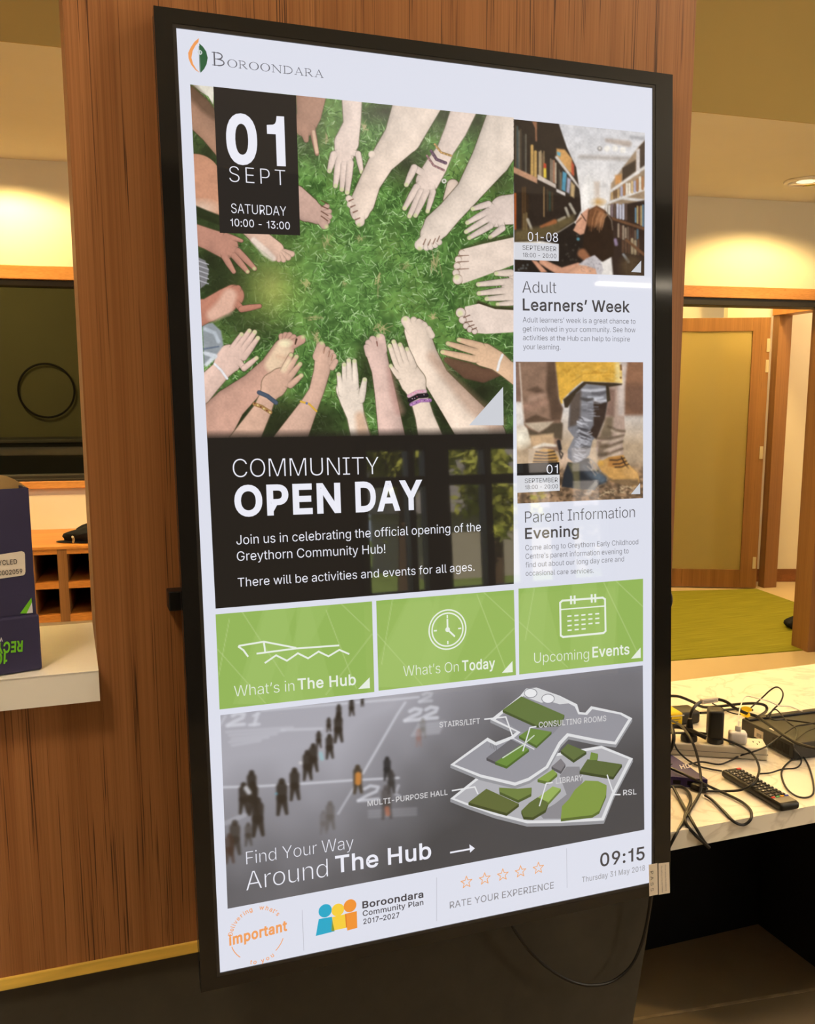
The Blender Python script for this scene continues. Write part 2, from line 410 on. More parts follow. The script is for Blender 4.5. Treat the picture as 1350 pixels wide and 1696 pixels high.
# ------------------------------------------------------------------ the room beyond the doorway
zf = 0.0
c0, c1 = onz(1110, 1095, zf), onz(1350, 1076, zf)
cb0, cb1 = onz(1253, 976, zf), onz(1335, 1005, zf)
cd = (c1 - c0) / np.linalg.norm(c1 - c0); ce = (cb1 - cb0) / np.linalg.norm(cb1 - cb0)
pc = [c0 - cd * 1.0, c1 + cd * .08, cb1 + ce * .15, cb0, cb0 + np.array([-1.6, .35, 0])]
b = MB(); b.prism(pc, np.array([0, 0, .006])); tag(b.build('carpet', M['carpet']), 'olive green carpet on the floor of the room behind the desk', 'carpet')
# leaf of the glazed door: hinge side on the right, standing open
h0, h1 = onz(1251, 975, 0), onz(1110, 972, 0)
dd = (h1 - h0); dd[2] = 0; dd /= np.linalg.norm(dd); dn = np.array([dd[1], -dd[0], 0.0])
if dn[1] > 0: dn = -dn
def dfr(s, q, z): return h0 + dd * s + dn * q + np.array([0, 0, z])
def don(u, v): return onpl(u, v, h0, dn)
def ds(u, v): return float((don(u, v) - h0) @ dd)
def dz(u, v): return float(don(u, v)[2])
dt = dz(1262, 526); LW = .92
d = thing('door_1', 'open timber door with a large frosted glass pane', 'door', dfr(LW / 2, 0, 0), kind='structure')
def dbox(n, s0, s1, q0, q1, z0, z1, m, bev=.002, par=None): return box(n, (s0, q0, z0), (s1, q1, z1), m, par or d, bev, dfr)
sx = ds(1236, 740); zt_ = dz(1200, 549); zb_ = dz(1160, 942)
dbox('door_stile', 0, sx, -.02, .02, .01, dt, M['oakv'])
dbox('door_stile', LW - .1, LW, -.02, .02, .01, dt, M['oakv'])
dbox('door_rail', sx, LW - .1, -.02, .02, zt_, dt, M['oakv'])
dbox('door_rail', sx, LW - .1, -.02, .02, .01, zb_, M['oakv'])
dbox('pane', sx, LW - .1, -.006, .006, zb_, zt_, M['frost'], 0)
for (u, v0, v1) in ((1272, 561, 583), (1270, 596, 617), (1260, 739, 760), (1248.5, 922, 941)):
    s = ds(u, (v0 + v1) / 2); dbox('hinge', s - .012, s + .014, .018, .025, dz(u, v1), dz(u, v0), M['alu'], .001)
# door frame: post behind the leaf, head running towards us
p0 = onz(1266, 973, 0)
def pfr(s, q, z): return p0 + FD * s + FN * q + np.array([0, 0, z])
pn = FD
zhd = float(onpl(1300, 519, p0, FD)[2])
struct(box('trim_far_post', (-.02, -.06, 0), (.10, .02, zhd), M['oakv'], None, .003, pfr))
struct(box('trim_far_head', (-.03, -.06, zhd - .01), (.10, 1.5, zhd + .045), M['oak'], None, .003, pfr))
struct(box('wall_door_room_upper', (.0, -.06, zhd + .045), (.10, 1.55, ZS + .4), M['wall'], None, 0, pfr))
# wall beyond with skirting
q0, q1 = onz(1280, 963, 0), onz(1338, 963, 0)
wd = (q1 - q0) / np.linalg.norm(q1 - q0); wn_ = np.array([wd[1], -wd[0], 0])
def wfr(s, q, z): return q0 + wd * s + wn_ * q + np.array([0, 0, z])
struct(box('wall_beyond', (-.5, -.1, 0), (2.6, 0, ZS + .4), M['wall'], None, 0, wfr))
zk = float(onpl(1310, 942, q0, wn_)[2])
struct(box('baseboard_beyond', (-.5, 0, 0), (2.6, .015, zk), M['skirt'], None, .003, wfr))
struct(box('wall_beyond_end', (9.3, 3.4, 0), (9.4, 9.2, ZS + .5), M['wall']))
struct(box('wall_beyond_front', (6.5, 4.02, 0), (9.4, 4.12, ZS + .5), M['wall']))
struct(box('ceiling_beyond', (4.0, 3.9, ZS + .5), (9.4, 9.2, ZS + .6), M['ceil']))
struct(fbox('wall_door_room_end', -2.2, 3.4, -2.75, -2.65, 0, ZS + .4, M['wall']))
struct(fbox('wall_door_room_side', -2.2, -2.1, -2.7, -T, 0, ZS + .4, M['wall']))
struct(fbox('ceiling_door_room', -2.2, 4.4, -2.8, -T, ZS + .4, ZS + .5, M['ceil']))
struct(fbox('wall_door_room_gable', -2.2, 4.4, -T - .02, -T, ZS, ZS + .4, M['wall']))
# dark bag on the carpet beside the doorpost
bp = onz(1326, 1042, .006)
t = thing('bag', 'black soft bag on the green carpet beside the doorpost', 'bag', bp)
bm = bmesh.new(); bmesh.ops.create_icosphere(bm, subdivisions=4, radius=1)
for v in bm.verts:
    c = v.co; n_ = .10 * math.sin(5 * c.x + 2 * c.z) + .06 * math.sin(9 * c.y + 4 * c.x)
    z = max(c.z, -.55)
    v.co = Vector((bp[0] + .10 + c.x * .17 * (1 + n_), bp[1] + .02 + c.y * .12 * (1 + n_), bp[2] + (z + .55) * .10 * (1 + n_ * 1.5) * (1 + .5 * c.x)))
b = MB(); b.bmesh(bm); b.build('bag_body', M['cloth'], t, True)
b = MB(); b.box(np.array([bp[0] - .05, bp[1] - .135, .006]), np.array([bp[0] + .08, bp[1] - .06, .022]), 0, None, .006); b.build('bag_pocket', M['alu'], t)

# pigeonhole shelf under the window
zb = fz(100, 876); pf = onz(100, 905, zb)
qf = float((pf - FO) @ FN)
sA = fs(58, 960, qf); s1_, s2_ = fs(97, 960, qf), fs(113, 960, qf)
t = thing('pigeonhole_shelf', 'oak pigeonhole shelf against the wall below the dark window', 'shelf', ffr(fs(100, 960), qf / 2, 0))
zl = [fz(100, 918, qf), fz(100, 965, qf), fz(100, 975, qf), fz(100, 1019, qf), fz(100, 1030, qf)]
pitch = fs(112, 960, qf) - fs(57, 960, qf)
sL, sR = s1_ - 5 * pitch, s1_ + 3 * pitch
M['oakf'] = wood('oak_shelf', (206, 142, 72), (186, 122, 58), (150, 92, 46), 'x', 0.6, 0.75)
fbox('shelf_top', sL, sR + .05, 0.002, qf + .004, fz(100, 910, qf), zb, M['oakf'], t, .002)
b = MB()
b.box(np.array([sL, .002, zl[4]]), np.array([sR, qf, zl[3]]), 0, ffr)
b.box(np.array([sL, .002, zl[2]]), np.array([sR, qf, zl[1]]), 0, ffr)
b.box(np.array([sL, .002, zl[0]]), np.array([sR, qf, fz(100, 910, qf)]), 0, ffr)
b.build('shelf_board', M['oakf'], t)
dw = s2_ - s1_
for k in range(-5, 3):
    fbox('divider', s1_ + k * pitch, s1_ + k * pitch + dw, .002, qf + .0005, zl[4], fz(100, 910, qf), M['oakv'], t)
fbox('shelf_back', sL, sR, .002, .012, zl[4], zb - .02, M['black'], t)
fbox('shelf_plinth', sL, sR, .002, qf - .03, 0, zl[4], M['wall'], t)
# black garment on the shelf
gp = onz(134, 898, zb)
bm = bmesh.new(); bmesh.ops.create_icosphere(bm, subdivisions=4, radius=1)
for v in bm.verts:
    c = v.co; n_ = .12 * math.sin(4 * c.x + 5 * c.y) + .10 * math.sin(8 * c.z + 3 * c.x)
    x = c.x * .21; h = (.155 * (1 - .75 * max(0, -c.x)) if c.z > 0 else .0)
    v.co = Vector((gp[0] + .14 + x * (1 + n_), gp[1] + .05 + c.y * .12 * (1 + n_), zb + .002 + max(c.z, 0) * h * (1 + n_) + max(0, n_) * .01))
t = thing('folded_jacket', 'crumpled black jacket lying on the oak pigeonhole shelf', 'jacket', gp)
b = MB(); b.bmesh(bm); b.build('jacket_body', M['cloth'], t, True)
zp = [onz(120, 889, zb + .05), onz(122, 894, zb + .03), onz(121, 898, zb + .012)]
b = MB(); b.tube(zp, .005, 6); b.build('zip_pull', M['alu'], t, True)

# downlight in the soffit
q = onz(1336, 300, ZS)
t = thing('downlight', 'recessed round ceiling downlight with shiny reflector, above the doorway', 'light', (q[0], q[1], ZS))
b = MB(); b.lathe((q[0], q[1], ZS - .006), [(.095, .0), (.11, .001), (.112, .008)], 32)
me = b; v = [np.array([q[0] + r * math.cos(a), q[1] + r * math.sin(a), ZS - h]) for r, h in ((.088, .009), (.108, .009), (.112, .0)) for a in np.linspace(0, 2 * math.pi, 32, endpoint=False)]
fc = [(i * 32 + k, i * 32 + (k + 1) % 32, (i + 1) * 32 + (k + 1) % 32, (i + 1) * 32 + k) for i in range(2) for k in range(32)]
obj('trim_ring', v, fc, M['whitep'], t, True)
v = [np.array([q[0] + r * math.cos(a), q[1] + r * math.sin(a), ZS - h]) for r, h in ((.088, .009), (.080, .003), (.05, .0025)) for a in np.linspace(0, 2 * math.pi, 32, endpoint=False)]
obj('reflector', v, fc, M['reflector'], t, True)
obj('lamp', v[64:], [tuple(range(32))], lamp_mat('warm_lamp', (1, .8, .5), 1.1), t)
DL = q

# ------------------------------------------------------------------ lamps
WARM = (1.0, 0.67, 0.235)
def light(name, kind, loc, e, col, **kw):
    d = bpy.data.lights.new(name, kind); o = bpy.data.objects.new(name, d); COL.objects.link(o)
    o.location = loc; d.energy = e; d.color = col
    tgt = kw.pop('target', None)
    for k, v_ in kw.items(): setattr(d, k, v_)
    if tgt is not None: o.rotation_euler = (Vector(tgt) - Vector(loc)).to_track_quat('-Z', 'Y').to_euler()
    return o
wl = DL.copy()
light('spot_wall_right', 'SPOT', (DL[0], DL[1], ZS - .02), WALLWASH_W * 1.3, WARM, spot_size=math.radians(148), spot_blend=.35, shadow_soft_size=.04, target=(DL[0], DL[1], 0))
dl2 = onz(-16, 232, ZS)
light('spot_wall_left', 'SPOT', (dl2[0], dl2[1], ZS - .02), WALLWASH_W, WARM, spot_size=math.radians(148), spot_blend=.35, shadow_soft_size=.04, target=(dl2[0], dl2[1], 0))
for i, (x, y, w_) in enumerate(((-.9, 3.8, 1.6), (1.35, 3.75, 1.0), (2.1, 3.5, 1.3))):
    light('soffit_fill', 'SPOT', (x, y, ZS - .03), FILL_W * w_, WARM, spot_size=math.radians(150), spot_blend=.6, shadow_soft_size=.06, target=(x, y, 0))  # unseen spots added as general warm fill for the back area
dl3 = ffr(1.5, -1.0, ZS + .30)
light('door_room_fill', 'POINT', tuple(dl3), 105, WARM, shadow_soft_size=.1)
dr = ffr((d0 + d1) / 2, -.7, ZS - .25)
light('dark_room_fill', 'POINT', tuple(dr), 17, (1, .8, .45), shadow_soft_size=.08)  # point light added to lift the walls of the dark room
dl5 = ffr(.5, -2.1, ZS + .2)
light('door_room_fill', 'POINT', tuple(dl5), 30, WARM, shadow_soft_size=.1)  # added to brighten the end wall and the frosted pane
dl4 = wfr(1.0, .9, ZS + .3)
light('beyond_light', 'POINT', tuple(dl4), 62, (1, .68, .36), shadow_soft_size=.1)
light('desk_downlight', 'SPOT', (2.2, 2.55, ZS + .9), 145, (1, .66, .33), spot_size=math.radians(75), spot_blend=.8, shadow_soft_size=.05, target=(1.7, 1.9, .72))

# front room: added fill panels, back wall with the big window
for i, (x, y) in enumerate(((-.9, .1), (2.6, .4))):
    t = thing('fill_panel', 'added square fill light panel out of frame above the viewer', 'light', (x, y, ZT), group='fill panels')
    b = MB()
    for a in ((-.33, -.33, .33, -.30), (-.33, .30, .33, .33), (-.33, -.30, -.30, .30), (.30, -.30, .33, .30)):
        b.box(np.array([x + a[0], y + a[1], ZT - .02]), np.array([x + a[2], y + a[3], ZT]))
    b.build('panel_frame', M['whitep'], t)
    b = MB(); b.box(np.array([x - .30, y - .30, ZT - .012]), np.array([x + .30, y + .30, ZT - .002])); b.build('diffuser', lamp_mat('panel_diffuser', (1, .80, .56), PANEL_E), t)
YB = -3.5
wx0, wx1, wz0_, wz1_ = 1.93, 4.0, .70, 1.84
struct(box('wall_back_left', (-3.1, YB - .12, 0), (wx0, YB, ZT), M['plinth']))
struct(box('wall_back_right', (wx1, YB - .12, 0), (6.6, YB, ZT), M['plinth']))
struct(box('wall_back_lower', (wx0, YB - .12, 0), (wx1, YB, wz0_), M['wall']))
struct(box('wall_back_upper', (wx0, YB - .12, wz1_), (wx1, YB, ZT), M['darkframe']))
t = thing('window_2', 'tall bronze framed window wall behind the viewer, mirrored in the sign', 'window', (3.5, YB, wz0_), kind='structure')
for x, w_ in ((wx0, .06), (2.30, .05), (2.43, .19), (2.90, .06), (3.22, .05), (3.50, .14), (wx1 - .06, .06)):
    box('mullion', (x, YB - .10, wz0_), (x + w_, YB + .03, wz1_), M['mullion'], t, .005)
for z in (wz0_, 1.53, wz1_ - .05):
    box('transom', (wx0, YB - .09, z), (wx1, YB + .02, z + .075), M['mullion'], t, .005)
box('pane', (wx0, YB - .05, wz0_), (wx1, YB - .044, wz1_), M['glassout'], t)
t = thing('linear_light', 'slim linear ceiling light near the window, mirrored on the sign edge', 'light', (4.2, -2.9, 2.9))
box('light_body', (3.55, -2.93, 2.90), (5.1, -2.87, 2.95), M['whitep'], t, .004)
box('diffuser', (3.56, -2.925, 2.885), (5.09, -2.875, 2.90), lamp_mat('linear_diffuser', (1, .86, .66), 14.0), t)
for x in (3.8, 4.9):
    box('suspension', (x, -2.902, 2.95), (x + .004, -2.898, ZT), M['alu'], t)

light('ceiling_fill_light', 'AREA', (6.4, -1.3, 2.7), 270, (1, .90, .76), shape='RECTANGLE', size=.12, size_y=3.6, target=(5.4, -1.3, 3.7))  # unseen area light added to brighten the front ceiling
# outside: lawn, house, trees (seen mirrored in the screen)
tag(box('lawn', (-20, -40, -.3), (40, YB - .2, -.15), M['lawn']), kind='structure')
t = thing('house', 'pale house with grey tiled roof outside the window, mirrored in the sign', 'house', (9, -17, 0))
box('house_wall', (6.9, -19, -.15), (11.5, -15, 1.3), M['render_wall'], t)
b = MB(); b.prism([np.array([6.5, -14.6, 1.25]), np.array([6.5, -19.4, 1.25]), np.array([6.5, -17, 3.0])], np.array([5.4, 0, 0])); b.build('house_roof', M['roof'], t)
def tree(x, y, h, r, n, label, ):
    t = thing('tree', label, 'tree', (x, y, -.15), group='trees outside')
    b = MB(); b.tube([np.array([x, y, -.15]), np.array([x + .05, y, h * .35]), np.array([x - .05, y + .05, h * .75])], [.14, .10, .05], 8); b.build('trunk', M['bark'], t, True)
    V, F = [], []
    cl = [(rng.normal(size=3) * np.array([.45, .45, .55]) * r + np.array([x, y, h * .68])) for _ in range(26)]
    for k in range(n):
        c = cl[k % 26] + rng.normal(size=3) * r * .20
        if c[2] < .3: continue
        a = rng.normal(size=3); a /= np.linalg.norm(a); q_ = np.cross(a, rng.normal(size=3)); q_ /= np.linalg.norm(q_); s_ = rng.uniform(.06, .13)
        i = len(V); V += [c - a * s_, c + q_ * s_ * .5, c + a * s_, c - q_ * s_ * .5]; F.append((i, i + 1, i + 2, i + 3))
    obj('foliage', V, F, M['leaf'], t)
tree(3.7, -7.6, 3.6, .95, 3400, 'bushy tree outside, close to the window, mirrored in the sign')
tree(5.9, -9.8, 2.5, .55, 1500, 'small tree outside between the near tree and the house, mirrored in the sign')
tree(10.6, -11.5, 4.6, 1.1, 2400, 'tree outside in front of the house, mirrored in the sign')
tree(4.3, -14.5, 6.0, 1.5, 2400, 'tall tree outside, farthest from the window, mirrored in the sign')
# ------------------------------------------------------------------ the display
TL = np.array([0.1806, 1.4689, 0.5251 + CH]); TR = np.array([0.9836, 1.469, 0.5274 + CH]); BL = np.array([0.1847, 1.3814, -0.8998 + CH])
EX = (TR - TL) / np.linalg.norm(TR - TL); EYv = (BL - TL); EYv -= (EYv @ EX) * EX; EYv /= np.linalg.norm(EYv)
SN = np.cross(EX, EYv)                       # into the wall
if SN[1] > 0: SN = -SN                       # now towards the viewer
def scr(u, v, h=0.0):                        # picture pixel -> point on the screen plane, h in front of it
    return onpl(u, v, TL, SN) + SN * h
def loc2(x, y, h=0.0): return TL + EX * x + EYv * y + SN * h
def uvs(u, v):
    p = onpl(u, v, TL, SN) - TL; return np.array([p @ EX, p @ EYv])
tv = thing('digital_sign', 'large upright black framed digital display with community notices, on the timber column', 'digital sign', loc2(.40, 1.4276))
def sfr(x, y, h): return loc2(x, y, h)
BX0, BX1, BY0, BY1 = -0.0305, 0.8430, -0.0260, 1.4525
b = MB()
for a in ((BX0, BY0, BX1, -.0055), (BX0, 1.4331, BX1, BY1), (BX0, -.0055, -.0055, 1.4331), (.8085, -.0055, BX1, 1.4331)):
    b.box(np.array([a[0], a[1], -.010]), np.array([a[2], a[3], .003]), 0, sfr)
b.build('bezel', M['bezel'], tv)
b = MB()
for a in ((-.0055, -.0055, .8085, 0), (-.0055, 1.4276, .8085, 1.4331), (-.0055, 0, 0, 1.4276), (.803, 0, .8085, 1.4276)):
    b.box(np.array([a[0], a[1], -.010]), np.array([a[2], a[3], .0022]), 0, sfr)
b.build('inner_bezel', M['lip'], tv)
b = MB(); b.box(np.array([BX0 + .001, BY0 + .001, -.030]), np.array([BX1 - .001, BY1 - .001, -.010]), 0, sfr, .002); b.build('casing', M['case'], tv)
screen = obj('screen', [loc2(0, 0), loc2(.803, 0), loc2(.803, 1.4276), loc2(0, 1.4276)], [(0, 1, 2, 3)], glow('screen_white', (222, 224, 236), 1.0), tv)
mt = MB(); mt.box(np.array([-.0005 + ony(278, 990, 1.488)[0], 1.470, ony(290, 1008, 1.488)[2]]), np.array([.30, 1.504, ony(290, 976, 1.488)[2]]), 0, None, .002)
mt.build('wall_bracket', M['case'], tv)
# power cord hanging under the display
cp = [ony(u, v, 1.488) for u, v in ((840, 1522), (848, 1534), (862, 1555), (880, 1578), (910, 1605), (945, 1625), (980, 1632), (1015, 1625), (1045, 1600), (1062, 1565), (1072, 1525), (1078, 1482))]
b = MB(); b.tube(cp, .0032, 8); b.build('power_cord', M['cable'], tv, True)

def part(name, v, f, m): return obj(name, v, f, m, screen)
MG = {}
def gm(col):
    if col not in MG: MG[col] = glow('pixels_%02x%02x%02x' % col, col)
    return MG[col]
def quad(name, pts, col, h=.0004): return part(name, [scr(u, v, h) for u, v in pts], [tuple(range(len(pts)))], gm(col))

class Txt:
    """several lines of lettering gathered into one flat mesh on the screen"""
    def __init__(s): s.v = []; s.f = []; s.m = []; s.mats = []
    def mi(s, col):
        m = gm(col)
        if m not in s.mats: s.mats.append(m)
        return s.mats.index(m)
    def raw(s, pts2, faces, col, h):
        k = len(s.v); s.v += [loc2(p[0], p[1], h) for p in pts2]; i = s.mi(col)
        for q in faces: s.f.append(tuple(j + k for j in q)); s.m.append(i)
    def line(s, body, p0, p1, captop, col, off=0.0, sp=1.0, h=.0012, ref='H', tall=None):
        V, F = glyphs(body, off, sp)
        xs = V[:, 0]; x0, x1 = xs.min(), xs.max()
        cap = glyphs(ref, off, 1.0)[0][:, 1].max()
        a, c, t = uvs(*p0), uvs(*p1), uvs(p0[0], captop)
        ch = (a[1] - t[1]) if tall is None else tall
        fx = (V[:, 0] - x0) / (x1 - x0)
        P = np.stack([a[0] + fx * (c[0] - a[0]), a[1] + fx * (c[1] - a[1]) - V[:, 1] / cap * ch], 1)
        s.raw(P, F, col, h)
    def poly(s, px, col, h=.0008):
        s.raw([uvs(*p) for p in px], [tuple(range(len(px)))], col, h)
    def stroke(s, px, w, col, h=.0010, closed=False, local=False):
        P = [np.asarray(p) if local else uvs(*p) for p in px]; n = len(P)
        for i in range(n if closed else n - 1):
            a, c = P[i], P[(i + 1) % n]; d = (c - a); L = np.linalg.norm(d)
            if L < 1e-9: continue
            d /= L; q = np.array([-d[1], d[0]]) * w / 2; e = d * w * .3
            s.raw([a - e - q, c + e - q, c + e + q, a - e + q], [(0, 1, 2, 3)], col, h + 1e-6 * (i % 7))
    def disc(s, c, r, col, h=.0010, n=40, a0=0, a1=2 * math.pi):
        s.raw([np.asarray(c) + r * np.array([math.cos(t), math.sin(t)]) for t in np.linspace(a0, a1, n, endpoint=False)], [tuple(range(n))], col, h)
    def ring(s, c, r, w, col, h=.0010, n=48, a0=0.0, a1=2 * math.pi, rx=1.0):
        t = np.linspace(a0, a1, n + 1)
        o = [np.asarray(c) + np.array([(r + w / 2) * rx * math.cos(x), (r + w / 2) * math.sin(x)]) for x in t]
        i = [np.asarray(c) + np.array([(r - w / 2) * rx * math.cos(x), (r - w / 2) * math.sin(x)]) for x in t]
        s.raw(o + i, [(k, k + 1, n + 2 + k, n + 1 + k) for k in range(n)], col, h)
    def build(s, name): return obj(name, s.v, s.f, s.mats, screen, False, s.m)
